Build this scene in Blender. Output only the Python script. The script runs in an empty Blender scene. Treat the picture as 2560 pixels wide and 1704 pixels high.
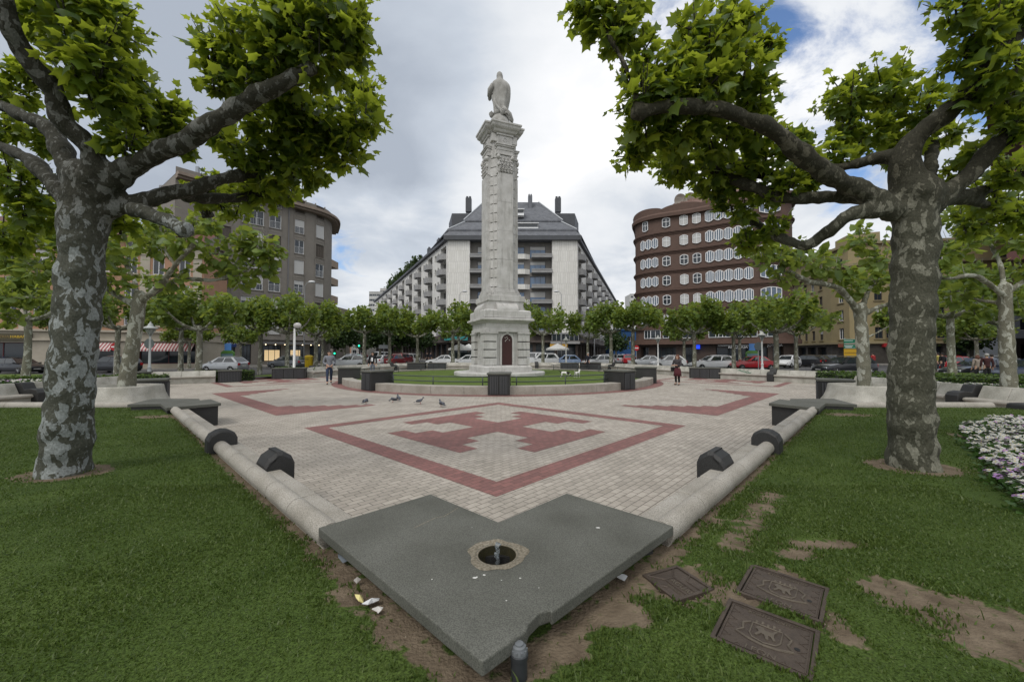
import bpy, bmesh, math, random
import numpy as np
from mathutils import Vector, Matrix, noise
SC = bpy.context.scene
COL = SC.collection
R = math.radians
rng = np.random.default_rng(7)
random.seed(7)
# ------------------------------------------------------------ camera model
F_PX, CAM_H, PITCH = 985.0, 1.8, math.atan(28 / 985)
_fw = np.array([0, math.cos(PITCH), math.sin(PITCH)])
_up = np.array([0, -math.sin(PITCH), math.cos(PITCH)])
def ray(px, py):
    return _fw * F_PX + np.array([1, 0, 0]) * (px - 1280) + _up * (852 - py)
def G(px, py, z=0.0):            # where the photo's pixel meets the level z
    r = ray(px, py); t = (z - CAM_H) / r[2]
    return (r[0] * t, r[1] * t)
def D(px, py, d):                # the point of that pixel at distance d
    r = ray(px, py); t = d / r[1]
    return Vector((r[0] * t, d, CAM_H + r[2] * t))
AXA = R(-1.8)
BX = np.array([math.sin(AXA), math.cos(AXA)]); RX = np.array([math.cos(AXA), -math.sin(AXA)])
def W(lat, along):               # plaza frame: lateral, along the axis of the square
    p = RX * lat + BX * along
    return (float(p[0]), float(p[1]))
def mirror(p):                   # mirror a ground point about the axis of the square
    q = np.array(p[:2]); l = q @ RX; a = q @ BX
    return W(-l, a)
# ------------------------------------------------------------ mesh helper
class MB:
    def __init__(s): s.v = []; s.f = []; s.m = []
    def add(s, vs, fs, mi=0):
        b = len(s.v); s.v += [tuple(map(float, q)) for q in vs]
        for f in fs: s.f.append([b + i for i in f]); s.m.append(mi)
    def quad(s, a, b, c, d, mi=0): s.add([a, b, c, d], [(0, 1, 2, 3)], mi)
    def box(s, c, d, rz=0, mi=0, top=1.0):
        hx, hy, hz = d[0] / 2, d[1] / 2, d[2] / 2
        ca, sa = math.cos(rz), math.sin(rz); vs = []
        for z, k in ((-hz, 1), (hz, top)):
            for x, y in ((-hx, -hy), (hx, -hy), (hx, hy), (-hx, hy)):
                x *= k; y *= k
                vs.append((c[0] + x * ca - y * sa, c[1] + x * sa + y * ca, c[2] + z))
        s.add(vs, [(3, 2, 1, 0), (4, 5, 6, 7), (0, 1, 5, 4), (1, 2, 6, 5), (2, 3, 7, 6), (3, 0, 4, 7)], mi)
    def prism(s, poly, z0, z1, mi=0):
        n = len(poly)
        a = sum(poly[i][0] * poly[(i + 1) % n][1] - poly[(i + 1) % n][0] * poly[i][1] for i in range(n))
        if a < 0: poly = poly[::-1]
        vs = [(p[0], p[1], z0) for p in poly] + [(p[0], p[1], z1) for p in poly]
        fs = [tuple(range(n))[::-1], tuple(range(n, 2 * n))] + [(i, (i + 1) % n, n + (i + 1) % n, n + i) for i in range(n)]
        s.add(vs, fs, mi)
    def sheet(s, poly, z, mi=0):
        n = len(poly)
        a = sum(poly[i][0] * poly[(i + 1) % n][1] - poly[(i + 1) % n][0] * poly[i][1] for i in range(n))
        if a < 0: poly = poly[::-1]
        s.add([(p[0], p[1], z) for p in poly], [tuple(range(n))], mi)
    def tube(s, pts, rad, n=10, mi=0, cap=True):
        pts = [Vector(p) for p in pts]
        if not hasattr(rad, '__len__'): rad = [rad] * len(pts)
        t0 = (pts[1] - pts[0]).normalized()
        u = t0.orthogonal().normalized(); vs = []; fs = []
        for i, p in enumerate(pts):
            t = (pts[min(i + 1, len(pts) - 1)] - pts[max(i - 1, 0)]).normalized()
            u = (u - t * u.dot(t)).normalized(); w = t.cross(u)
            for k in range(n):
                a = 2 * math.pi * k / n
                vs.append(p + (u * math.cos(a) + w * math.sin(a)) * rad[i])
        for i in range(len(pts) - 1):
            for k in range(n):
                k2 = (k + 1) % n
                fs.append((i * n + k, i * n + k2, (i + 1) * n + k2, (i + 1) * n + k))
        if cap:
            fs.append(tuple(range(n))[::-1]); fs.append(tuple(range((len(pts) - 1) * n, len(pts) * n)))
        s.add(vs, fs, mi)
    def lathe(s, prof, c=(0, 0, 0), n=16, mi=0):
        vs = []; fs = []
        for r, z in prof:
            for k in range(n):
                a = 2 * math.pi * k / n
                vs.append((c[0] + r * math.cos(a), c[1] + r * math.sin(a), c[2] + z))
        for i in range(len(prof) - 1):
            for k in range(n):
                k2 = (k + 1) % n
                fs.append((i * n + k, i * n + k2, (i + 1) * n + k2, (i + 1) * n + k))
        fs.append(tuple(range(n))[::-1]); fs.append(tuple(range((len(prof) - 1) * n, len(prof) * n)))
        s.add(vs, fs, mi)
    def ball(s, c, r, n=10, m=7, mi=0):
        if not hasattr(r, '__len__'): r = (r, r, r)
        vs = [(c[0], c[1], c[2] - r[2])]; fs = []
        for i in range(1, m):
            t = -math.pi / 2 + math.pi * i / m
            for k in range(n):
                a = 2 * math.pi * k / n
                vs.append((c[0] + r[0] * math.cos(t) * math.cos(a), c[1] + r[1] * math.cos(t) * math.sin(a), c[2] + r[2] * math.sin(t)))
        vs.append((c[0], c[1], c[2] + r[2])); L = len(vs) - 1
        for k in range(n): fs.append((0, 1 + (k + 1) % n, 1 + k)); fs.append((L, 1 + (m - 2) * n + k, 1 + (m - 2) * n + (k + 1) % n))
        for i in range(m - 2):
            for k in range(n):
                k2 = (k + 1) % n
                fs.append((1 + i * n + k, 1 + i * n + k2, 1 + (i + 1) * n + k2, 1 + (i + 1) * n + k))
        s.add(vs, fs, mi)
    def loft(s, rings, mi=0, cap=True):
        n = len(rings[0]); vs = [p for r in rings for p in r]; fs = []
        for i in range(len(rings) - 1):
            for k in range(n):
                k2 = (k + 1) % n
                fs.append((i * n + k, i * n + k2, (i + 1) * n + k2, (i + 1) * n + k))
        if cap: fs.append(tuple(range(n))[::-1]); fs.append(tuple(range((len(rings) - 1) * n, len(rings) * n)))
        s.add(vs, fs, mi)
    def mesh(s, name, mats, smooth=False):
        me = bpy.data.meshes.new(name); me.from_pydata(s.v, [], s.f)
        for m in (mats if isinstance(mats, (list, tuple)) else [mats]): me.materials.append(m)
        me.polygons.foreach_set('material_index', s.m)
        if smooth: me.polygons.foreach_set('use_smooth', [True] * len(s.f))
        me.update(); return me
    def build(s, name, mats, parent=None, smooth=False, bevel=0, loc=None, rz=0, auto=None, seg=2):
        o = link(name, s.mesh(name, mats, smooth or auto is not None), parent, loc, rz)
        if auto is not None: autosmooth(o.data, auto)
        if bevel:
            b = o.modifiers.new('bevel', 'BEVEL'); b.width = bevel; b.segments = seg; b.limit_method = 'ANGLE'; b.angle_limit = R(40)
        return o
def autosmooth(me, ang):
    bm = bmesh.new(); bm.from_mesh(me)
    for e in bm.edges:
        if len(e.link_faces) == 2 and e.calc_face_angle(0) > R(ang): e.smooth = False
    bm.to_mesh(me); bm.free()
def link(name, data, parent=None, loc=None, rz=0):
    o = bpy.data.objects.new(name, data); COL.objects.link(o)
    if parent: o.parent = parent
    if loc is not None: o.location = loc
    if rz: o.rotation_euler = (0, 0, rz)
    return o
def fast_mesh(name, V, F, mats, smooth=False):
    V = np.asarray(V, np.float32); F = np.asarray(F, np.int32)
    me = bpy.data.meshes.new(name); k = F.shape[1]
    me.vertices.add(len(V)); me.vertices.foreach_set('co', V.ravel())
    me.loops.add(F.size); me.loops.foreach_set('vertex_index', F.ravel())
    me.polygons.add(len(F))
    me.polygons.foreach_set('loop_start', np.arange(0, F.size, k, dtype=np.int32))
    me.polygons.foreach_set('loop_total', np.full(len(F), k, np.int32))
    for m in (mats if isinstance(mats, (list, tuple)) else [mats]): me.materials.append(m)
    me.update(calc_edges=True)
    if smooth: me.polygons.foreach_set('use_smooth', [True] * len(F))
    return me
def tag(o, label=None, cat=None, group=None, kind=None):
    if label: o['label'] = label
    if cat: o['category'] = cat
    if group: o['group'] = group
    if kind: o['kind'] = kind
    return o
def thing(name, label, cat, loc=(0, 0, 0), rz=0, group=None):
    return tag(link(name, None, None, loc, rz), label, cat, group)
def children(o): return [c for c in bpy.data.objects if c.parent == o]
KIDS = {}
def dup(root, loc, rz=0, label=None, scale=None):
    def cp(o, parent):
        c = o.copy(); COL.objects.link(c); c.parent = parent
        for k in KIDS.setdefault(o.name, children(o)): cp(k, c)
        return c
    c = cp(root, None); c.location = loc; c.rotation_euler = (0, 0, rz)
    if label: c['label'] = label
    if scale: c.scale = scale if hasattr(scale, '__len__') else (scale,) * 3
    return c
def text(name, body, size, mat, parent, loc, rot, extrude=.004, align='CENTER', scale=(1, 1, 1)):
    cu = bpy.data.curves.new(name, 'FONT'); cu.body = body; cu.size = size; cu.extrude = extrude
    cu.align_x = align; cu.align_y = 'CENTER'
    t = bpy.data.objects.new('t', cu); COL.objects.link(t)
    dg = bpy.context.evaluated_depsgraph_get()
    me = bpy.data.meshes.new_from_object(t.evaluated_get(dg)); me.materials.clear(); me.materials.append(mat)
    bpy.data.objects.remove(t); bpy.data.curves.remove(cu)
    o = link(name, me, parent); o.location = loc; o.rotation_euler = rot; o.scale = scale
    return o
# ------------------------------------------------------------ materials
MATS = {}
def lin(c): return tuple(c) + (1,)
def mat(name, col, rough=.7, var=None, scale=6, spec=.4, bump=0, bscale=None, metal=0, detail=6, trans=0, emit=None, coords='Object', dist=0, coat=0):
    if name in MATS: return MATS[name]
    m = bpy.data.materials.new(name); m.use_nodes = True; nt = m.node_tree; N = nt.nodes; L = nt.links
    p = N['Principled BSDF']; p.inputs['Roughness'].default_value = rough; p.inputs['Metallic'].default_value = metal
    p.inputs['Specular IOR Level'].default_value = spec; p.inputs['Base Color'].default_value = lin(col)
    if coat: p.inputs['Coat Weight'].default_value = coat; p.inputs['Coat Roughness'].default_value = .05
    if emit: p.inputs['Emission Color'].default_value = lin(emit[0]); p.inputs['Emission Strength'].default_value = emit[1]
    if var or bump:
        tc = N.new('ShaderNodeTexCoord')
    if var:
        n = N.new('ShaderNodeTexNoise'); n.inputs['Scale'].default_value = scale; n.inputs['Detail'].default_value = detail; n.inputs['Distortion'].default_value = dist
        n.inputs['Roughness'].default_value = .65
        L.new(tc.outputs[coords], n.inputs['Vector'])
        r = N.new('ShaderNodeValToRGB'); r.color_ramp.elements[0].position = .32; r.color_ramp.elements[1].position = .68
        r.color_ramp.elements[0].color = lin(var); r.color_ramp.elements[1].color = lin(col)
        L.new(n.outputs['Fac'], r.inputs['Fac']); L.new(r.outputs['Color'], p.inputs['Base Color'])
    if bump:
        n2 = N.new('ShaderNodeTexNoise'); n2.inputs['Scale'].default_value = bscale or scale * 4; n2.inputs['Detail'].default_value = 4
        L.new(tc.outputs[coords], n2.inputs['Vector'])
        b = N.new('ShaderNodeBump'); b.inputs['Strength'].default_value = bump; b.inputs['Distance'].default_value = .02
        L.new(n2.outputs['Fac'], b.inputs['Height']); L.new(b.outputs['Normal'], p.inputs['Normal'])
    MATS[name] = m; return m
def speck(name, a, b, scale=160, rough=.75, big=None, bump=.25):
    """granite: fine speckle over slow stains"""
    if name in MATS: return MATS[name]
    m = bpy.data.materials.new(name); m.use_nodes = True; nt = m.node_tree; N = nt.nodes; L = nt.links
    p = N['Principled BSDF']; p.inputs['Roughness'].default_value = rough
    tc = N.new('ShaderNodeTexCoord')
    n = N.new('ShaderNodeTexNoise'); n.inputs['Scale'].default_value = scale; n.inputs['Detail'].default_value = 2
    n2 = N.new('ShaderNodeTexNoise'); n2.inputs['Scale'].default_value = 2.2; n2.inputs['Detail'].default_value = 7
    for q in (n, n2): L.new(tc.outputs['Object'], q.inputs['Vector'])
    r = N.new('ShaderNodeValToRGB'); r.color_ramp.elements[0].position = .36; r.color_ramp.elements[1].position = .62
    r.color_ramp.elements[0].color = lin(a); r.color_ramp.elements[1].color = lin(b)
    L.new(n.outputs['Fac'], r.inputs['Fac'])
    r2 = N.new('ShaderNodeValToRGB'); r2.color_ramp.elements[0].position = .35; r2.color_ramp.elements[1].position = .7
    g = big or (.72, .71, .68)
    r2.color_ramp.elements[0].color = lin(g); r2.color_ramp.elements[1].color = (1, 1, 1, 1)
    L.new(n2.outputs['Fac'], r2.inputs['Fac'])
    mx = N.new('ShaderNodeMix'); mx.data_type = 'RGBA'; mx.blend_type = 'MULTIPLY'; mx.inputs['Factor'].default_value = 1
    L.new(r.outputs['Color'], mx.inputs['A']); L.new(r2.outputs['Color'], mx.inputs['B']); L.new(mx.outputs['Result'], p.inputs['Base Color'])
    if bump:
        bu = N.new('ShaderNodeBump'); bu.inputs['Strength'].default_value = bump; bu.inputs['Distance'].default_value = .004
        L.new(n.outputs['Fac'], bu.inputs['Height']); L.new(bu.outputs['Normal'], p.inputs['Normal'])
    MATS[name] = m; return m
def brickmat(name, c1, c2, mort, bw, rh, ms, rot=(0, 0, 0), rough=.75, stain=.75, bump=.4, off=.5, sm=.1):
    if name in MATS: return MATS[name]
    m = bpy.data.materials.new(name); m.use_nodes = True; nt = m.node_tree; N = nt.nodes; L = nt.links
    p = N['Principled BSDF']; p.inputs['Roughness'].default_value = rough
    tc = N.new('ShaderNodeTexCoord'); mp = N.new('ShaderNodeMapping'); mp.inputs['Rotation'].default_value = rot
    L.new(tc.outputs['Object'], mp.inputs['Vector'])
    b = N.new('ShaderNodeTexBrick'); b.inputs['Scale'].default_value = 1; b.inputs['Brick Width'].default_value = bw; b.inputs['Row Height'].default_value = rh
    b.inputs['Mortar Size'].default_value = ms; b.inputs['Mortar Smooth'].default_value = sm; b.inputs['Color1'].default_value = lin(c1); b.inputs['Color2'].default_value = lin(c2); b.inputs['Mortar'].default_value = lin(mort)
    b.offset = off
    L.new(mp.outputs['Vector'], b.inputs['Vector'])
    n = N.new('ShaderNodeTexNoise'); n.inputs['Scale'].default_value = .9; n.inputs['Detail'].default_value = 9; n.inputs['Roughness'].default_value = .7
    L.new(tc.outputs['Object'], n.inputs['Vector'])
    r = N.new('ShaderNodeValToRGB'); r.color_ramp.elements[0].position = .3; r.color_ramp.elements[1].position = .65
    r.color_ramp.elements[0].color = (stain, stain, stain * .97, 1); r.color_ramp.elements[1].color = (1, 1, 1, 1)
    nf = N.new('ShaderNodeTexNoise'); nf.inputs['Scale'].default_value = 22; nf.inputs['Detail'].default_value = 6; L.new(tc.outputs['Object'], nf.inputs['Vector'])
    ma = N.new('ShaderNodeMath'); ma.operation = 'MULTIPLY_ADD'; ma.inputs[1].default_value = .45; L.new(nf.outputs['Fac'], ma.inputs[0]); L.new(n.outputs['Fac'], ma.inputs[2])
    mb_ = N.new('ShaderNodeMath'); mb_.operation = 'SUBTRACT'; mb_.inputs[1].default_value = .225; L.new(ma.outputs[0], mb_.inputs[0]); L.new(mb_.outputs[0], r.inputs['Fac'])
    mx = N.new('ShaderNodeMix'); mx.data_type = 'RGBA'; mx.blend_type = 'MULTIPLY'; mx.inputs['Factor'].default_value = 1
    L.new(b.outputs['Color'], mx.inputs['A']); L.new(r.outputs['Color'], mx.inputs['B'])
    sp = N.new('ShaderNodeTexNoise'); sp.inputs['Scale'].default_value = 5.5; sp.inputs['Detail'].default_value = 3; L.new(tc.outputs['Object'], sp.inputs['Vector'])
    rs = N.new('ShaderNodeValToRGB'); rs.color_ramp.elements[0].position = .64; rs.color_ramp.elements[1].position = .72; rs.color_ramp.elements[0].color = (1, 1, 1, 1); rs.color_ramp.elements[1].color = (.74, .73, .71, 1); L.new(sp.outputs['Fac'], rs.inputs['Fac'])
    m4 = N.new('ShaderNodeMix'); m4.data_type = 'RGBA'; m4.blend_type = 'MULTIPLY'; m4.inputs['Factor'].default_value = 1; L.new(mx.outputs['Result'], m4.inputs['A']); L.new(rs.outputs['Color'], m4.inputs['B']); L.new(m4.outputs['Result'], p.inputs['Base Color'])
    if bump:
        bu = N.new('ShaderNodeBump'); bu.inputs['Strength'].default_value = bump; bu.inputs['Distance'].default_value = .006; bu.invert = True
        L.new(b.outputs['Fac'], bu.inputs['Height']); L.new(bu.outputs['Normal'], p.inputs['Normal'])
    MATS[name] = m; return m
def barkmat(name, dark, light, sc=4.5, cut=.53, limb=None):
    m = bpy.data.materials.new(name); m.use_nodes = True; nt = m.node_tree; N = nt.nodes; L = nt.links
    p = N['Principled BSDF']; p.inputs['Roughness'].default_value = .85; p.inputs['Specular IOR Level'].default_value = .25
    tc = N.new('ShaderNodeTexCoord'); mp = N.new('ShaderNodeMapping'); mp.inputs['Scale'].default_value = (1, 1, .62)
    L.new(tc.outputs['Object'], mp.inputs['Vector'])
    def nz(s, d, ds=0, ro=.5):
        n = N.new('ShaderNodeTexNoise'); n.inputs['Scale'].default_value = s; n.inputs['Detail'].default_value = d; n.inputs['Distortion'].default_value = ds; n.inputs['Roughness'].default_value = ro
        L.new(mp.outputs['Vector'], n.inputs['Vector']); return n
    a = nz(sc, 3.5, .5); b = nz(sc * 1.9, 3, .3); f = nz(60, 4); big = nz(1.1, 2)
    ad = N.new('ShaderNodeMath'); ad.operation = 'MULTIPLY_ADD'; ad.inputs[1].default_value = .35
    L.new(big.outputs['Fac'], ad.inputs[0]); L.new(a.outputs['Fac'], ad.inputs[2])
    sb = N.new('ShaderNodeMath'); sb.operation = 'SUBTRACT'; sb.inputs[1].default_value = .175; L.new(ad.outputs[0], sb.inputs[0])
    def ramp(src, pos, c0, c1, w=.012):
        r = N.new('ShaderNodeValToRGB'); r.color_ramp.elements[0].position = pos; r.color_ramp.elements[1].position = pos + w
        r.color_ramp.elements[0].color = lin(c0); r.color_ramp.elements[1].color = lin(c1); L.new(src, r.inputs['Fac']); return r
    val = sb.outputs[0]
    if limb:            # limbs flake less than the trunk; their shade is painted in as darker colour
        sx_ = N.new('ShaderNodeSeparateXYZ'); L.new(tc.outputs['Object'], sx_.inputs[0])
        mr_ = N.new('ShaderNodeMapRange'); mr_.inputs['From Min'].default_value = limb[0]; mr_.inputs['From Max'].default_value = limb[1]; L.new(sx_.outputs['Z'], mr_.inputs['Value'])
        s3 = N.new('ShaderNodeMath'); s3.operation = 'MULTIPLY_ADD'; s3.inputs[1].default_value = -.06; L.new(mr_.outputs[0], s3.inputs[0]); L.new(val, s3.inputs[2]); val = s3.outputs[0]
    r1 = ramp(val, cut, (0, 0, 0), (1, 1, 1)); r2 = ramp(b.outputs['Fac'], .60, (0, 0, 0), (1, 1, 1))
    mid = tuple((x * .55 + y * .45) for x, y in zip(dark, light))
    m1 = N.new('ShaderNodeMix'); m1.data_type = 'RGBA'; m1.inputs['A'].default_value = lin(dark); m1.inputs['B'].default_value = lin(mid)
    L.new(r2.outputs['Color'], m1.inputs['Factor'])
    m2 = N.new('ShaderNodeMix'); m2.data_type = 'RGBA'; m2.inputs['B'].default_value = lin(light)
    L.new(r1.outputs['Color'], m2.inputs['Factor']); L.new(m1.outputs['Result'], m2.inputs['A'])
    rf = N.new('ShaderNodeValToRGB'); rf.color_ramp.elements[0].color = (.62, .62, .6, 1); rf.color_ramp.elements[1].color = (1.15, 1.15, 1.15, 1)
    rf.color_ramp.elements[0].position = .3; rf.color_ramp.elements[1].position = .7
    L.new(f.outputs['Fac'], rf.inputs['Fac'])
    m3 = N.new('ShaderNodeMix'); m3.data_type = 'RGBA'; m3.blend_type = 'MULTIPLY'; m3.inputs['Factor'].default_value = 1
    bs = m2.outputs['Result']
    if limb:  # darkens bark with height, painting the crown's shade on the limbs
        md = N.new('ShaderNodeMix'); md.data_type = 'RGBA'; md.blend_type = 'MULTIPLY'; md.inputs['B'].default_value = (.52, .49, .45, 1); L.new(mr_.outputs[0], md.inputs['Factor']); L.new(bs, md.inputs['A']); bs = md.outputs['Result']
    L.new(bs, m3.inputs['A']); L.new(rf.outputs['Color'], m3.inputs['B']); L.new(m3.outputs['Result'], p.inputs['Base Color'])
    bu = N.new('ShaderNodeBump'); bu.inputs['Strength'].default_value = .5; bu.inputs['Distance'].default_value = .02
    sm = N.new('ShaderNodeMath'); sm.operation = 'MULTIPLY_ADD'; sm.inputs[1].default_value = -.5
    L.new(r1.outputs['Color'], sm.inputs[0]); L.new(f.outputs['Fac'], sm.inputs[2])
    L.new(sm.outputs[0], bu.inputs['Height']); L.new(bu.outputs['Normal'], p.inputs['Normal'])
    MATS[name] = m; return m
def leafmat(name, c1, c2, tr, tw=.45):
    m = bpy.data.materials.new(name); m.use_nodes = True; nt = m.node_tree; N = nt.nodes; L = nt.links
    p = N['Principled BSDF']; out = N['Material Output']
    g = N.new('ShaderNodeNewGeometry'); r = N.new('ShaderNodeValToRGB')
    r.color_ramp.elements[0].color = lin(c1); r.color_ramp.elements[1].color = lin(c2)
    L.new(g.outputs['Random Per Island'], r.inputs['Fac']); L.new(r.outputs['Color'], p.inputs['Base Color'])
    p.inputs['Roughness'].default_value = .45; p.inputs['Specular IOR Level'].default_value = .35
    t = N.new('ShaderNodeBsdfTranslucent')
    r2 = N.new('ShaderNodeValToRGB'); r2.color_ramp.elements[0].color = lin(tuple(x * .65 for x in tr)); r2.color_ramp.elements[1].color = lin(tr)
    L.new(g.outputs['Random Per Island'], r2.inputs['Fac']); L.new(r2.outputs['Color'], t.inputs['Color'])
    mx = N.new('ShaderNodeMixShader'); mx.inputs['Fac'].default_value = tw
    L.new(p.outputs[0], mx.inputs[1]); L.new(t.outputs[0], mx.inputs[2]); L.new(mx.outputs[0], out.inputs['Surface'])
    MATS[name] = m; return m
UANG = R(45) + R(1.8)   # heading of the pavers' rows
M_pave = brickmat('beige_paver', (.45, .405, .35), (.35, .315, .27), (.15, .13, .11), .2, .1, .0055, (0, 0, -UANG), stain=.7)
M_red = brickmat('red_paver', (.265, .118, .105), (.195, .09, .082), (.10, .06, .05), .2, .1, .0055, (0, 0, -UANG), stain=.72)
M_gran = speck('light_granite', (.245, .225, .195), (.455, .43, .385), 130)
M_conc = speck('bench_concrete', (.36, .35, .31), (.50, .48, .43), 60, big=(.6, .6, .57))
M_dark = speck('dark_granite', (.012, .012, .012), (.034, .034, .034), 120, rough=.6, bump=0)
M_slab = speck('green_grey_granite', (.068, .069, .059), (.135, .137, .118), 150, rough=.8, big=(.68, .68, .65))
M_stone = speck('weathered_limestone', (.455, .448, .43), (.555, .548, .53), 40, rough=.85, big=(.78, .775, .76), bump=.1)
def streaks(m, lo=.6):
    nt = m.node_tree; N = nt.nodes; L = nt.links; p = N['Principled BSDF']; src = p.inputs['Base Color'].links[0].from_socket
    tc = N.new('ShaderNodeTexCoord'); mp = N.new('ShaderNodeMapping'); mp.inputs['Scale'].default_value = (5, 5, .55); L.new(tc.outputs['Object'], mp.inputs['Vector'])
    n = N.new('ShaderNodeTexNoise'); n.inputs['Scale'].default_value = 1; n.inputs['Detail'].default_value = 7; n.inputs['Roughness'].default_value = .7; L.new(mp.outputs[0], n.inputs['Vector'])
    r = N.new('ShaderNodeValToRGB'); r.color_ramp.elements[0].position = .30; r.color_ramp.elements[1].position = .47; r.color_ramp.elements[0].color = (lo, lo, lo * .97, 1); r.color_ramp.elements[1].color = (1, 1, 1, 1); L.new(n.outputs['Fac'], r.inputs['Fac'])
    x = N.new('ShaderNodeMix'); x.data_type = 'RGBA'; x.blend_type = 'MULTIPLY'; x.inputs['Factor'].default_value = 1; L.new(src, x.inputs['A']); L.new(r.outputs['Color'], x.inputs['B']); L.new(x.outputs['Result'], p.inputs['Base Color'])
streaks(M_stone)
M_joint = mat('mossy_joint', (.075, .075, .066), .95, (.05, .052, .044), 6)
M_asph = mat('asphalt', (.075, .075, .078), .9, (.05, .05, .053), 3, bump=.2, bscale=60)
M_walk = brickmat('pavement_tile', (.27, .26, .24), (.24, .23, .215), (.16, .155, .145), .4, .4, .008, stain=.75)
M_white = mat('white_paint', (.75, .75, .74), .5)
M_wframe = mat('white_window_frame', (.72, .73, .74), .45)
M_blind = mat('white_blind', (.50, .50, .49), .6, (.43, .43, .42), 20)
M_glass = mat('window_glass', (.03, .038, .046), .06, spec=.55)
M_bglass = mat('blue_window_glass', (.08, .15, .26), .05, spec=.7)
M_black = mat('black_rubber', (.012, .012, .012), .7)
M_iron = mat('cast_iron', (.088, .068, .053), .6, (.058, .045, .036), 14, bump=.3, bscale=90, metal=.3)
M_rail = mat('green_grey_rail_paint', (.045, .055, .055), .45)
M_darkw = mat('dark_shopfront', (.03, .028, .027), .35)
# ------------------------------------------------------------ world, sun, camera
SUN_EL, SUN_AZ = R(52), R(222)          # azimuth measured from +y towards +x
w = bpy.data.worlds.new('World'); SC.world = w; w.use_nodes = True
def build_world():
    nt = w.node_tree; N = nt.nodes; L = nt.links; bg = N['Background']; bg.inputs['Strength'].default_value = .10
    tc = N.new('ShaderNodeTexCoord')
    sky = N.new('ShaderNodeTexSky'); sky.sky_type = 'NISHITA'; sky.sun_disc = False; sky.sun_elevation = SUN_EL; sky.sun_rotation = SUN_AZ
    sky.dust_density = 1.0; sky.ozone_density = 1.5
    def math_(op, a, b=None, c=None):
        n = N.new('ShaderNodeMath'); n.operation = op
        for i, q in enumerate((a, b, c)):
            if q is None: continue
            if isinstance(q, (int, float)): n.inputs[i].default_value = q
            else: L.new(q, n.inputs[i])
        return n.outputs[0]
    sep = N.new('ShaderNodeSeparateXYZ'); L.new(tc.outputs['Generated'], sep.inputs[0])
    zz = math_('ADD', math_('MAXIMUM', sep.outputs['Z'], 0), .22)
    cb = N.new('ShaderNodeCombineXYZ')
    L.new(math_('DIVIDE', sep.outputs['X'], zz), cb.inputs[0]); L.new(math_('DIVIDE', sep.outputs['Y'], zz), cb.inputs[1])
    def nz(scale, detail, dist, off, ro=.55):
        mp = N.new('ShaderNodeMapping'); mp.inputs['Location'].default_value = off; L.new(cb.outputs[0], mp.inputs['Vector'])
        n = N.new('ShaderNodeTexNoise'); n.inputs['Scale'].default_value = scale; n.inputs['Detail'].default_value = detail; n.inputs['Distortion'].default_value = dist; n.inputs['Roughness'].default_value = ro
        L.new(mp.outputs[0], n.inputs['Vector']); return n.outputs['Fac']
    def blob(px, py, lo, hi):
        d = ray(px, py); d = d / np.linalg.norm(d)
        v = N.new('ShaderNodeVectorMath'); v.operation = 'DOT_PRODUCT'; L.new(tc.outputs['Generated'], v.inputs[0]); v.inputs[1].default_value = d
        mr = N.new('ShaderNodeMapRange'); mr.interpolation_type = 'SMOOTHSTEP'; L.new(v.outputs['Value'], mr.inputs['Value'])
        mr.inputs['From Min'].default_value = math.cos(R(hi)); mr.inputs['From Max'].default_value = math.cos(R(lo)); return mr.outputs[0]
    n1 = nz(1.7, 8, .35, (3.1, 1.7, 0)); n2 = nz(.8, 5, .3, (0, 5, 2)); n3 = nz(2.6, 10, .5, (7, 2, 1), .62)
    # cloud tone: dark grey masses to bright white ones
    t = math_('MULTIPLY_ADD', n1, 1.05, math_('MULTIPLY_ADD', n2, .45, -.10))
    t = math_('MULTIPLY_ADD', blob(1500, 420, 3, 42), .34, t)
    t = math_('MULTIPLY_ADD', blob(850, 620, 2, 14), .30, t)
    t = math_('MULTIPLY_ADD', blob(650, 220, 4, 36), -.36, t)
    t = math_('MULTIPLY_ADD', blob(960, 480, 3, 12), -.16, t)
    t = math_('MULTIPLY_ADD', blob(1540, 590, 2, 12), -.16, t)
    t = math_('MULTIPLY', t, .62)
    v = N.new('ShaderNodeVectorMath'); v.operation = 'DOT_PRODUCT'; L.new(tc.outputs['Generated'], v.inputs[0]); v.inputs[1].default_value = (0, -.55, .83)
    zb = N.new('ShaderNodeMapRange'); zb.interpolation_type = 'SMOOTHSTEP'; L.new(v.outputs['Value'], zb.inputs['Value']); zb.inputs['From Min'].default_value = .25; zb.inputs['From Max'].default_value = .95
    t = math_('MULTIPLY_ADD', zb.outputs[0], .36, t)  # added brightness in the unseen sky behind the camera, lifting ground and facades
    r = N.new('ShaderNodeValToRGB'); L.new(t, r.inputs['Fac']); cr = r.color_ramp
    cr.elements[0].position = .22; cr.elements[0].color = (4.2, 4.7, 5.5, 1)
    cr.elements[1].position = 1.0; cr.elements[1].color = (19, 18.8, 18.4, 1)
    e = cr.elements.new(.38); e.color = (5.7, 6.25, 7.05, 1)
    e = cr.elements.new(.50); e.color = (7.9, 8.2, 8.6, 1)
    e = cr.elements.new(.64); e.color = (9.5, 9.6, 9.8, 1)
    # gaps of blue
    g = math_('MULTIPLY_ADD', n3, 1.0, math_('MULTIPLY', blob(2330, 130, 2, 19), .20))
    g = math_('MULTIPLY_ADD', blob(1720, 10, 2, 13), .23, g)
    g = math_('MULTIPLY_ADD', blob(815, 600, 1, 7), .13, g)
    g = math_('MULTIPLY_ADD', blob(1280, 300, 5, 30), -.15, g)
    mr = N.new('ShaderNodeMapRange'); mr.interpolation_type = 'SMOOTHSTEP'; L.new(g, mr.inputs['Value'])
    mr.inputs['From Min'].default_value = .60; mr.inputs['From Max'].default_value = .80
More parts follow.
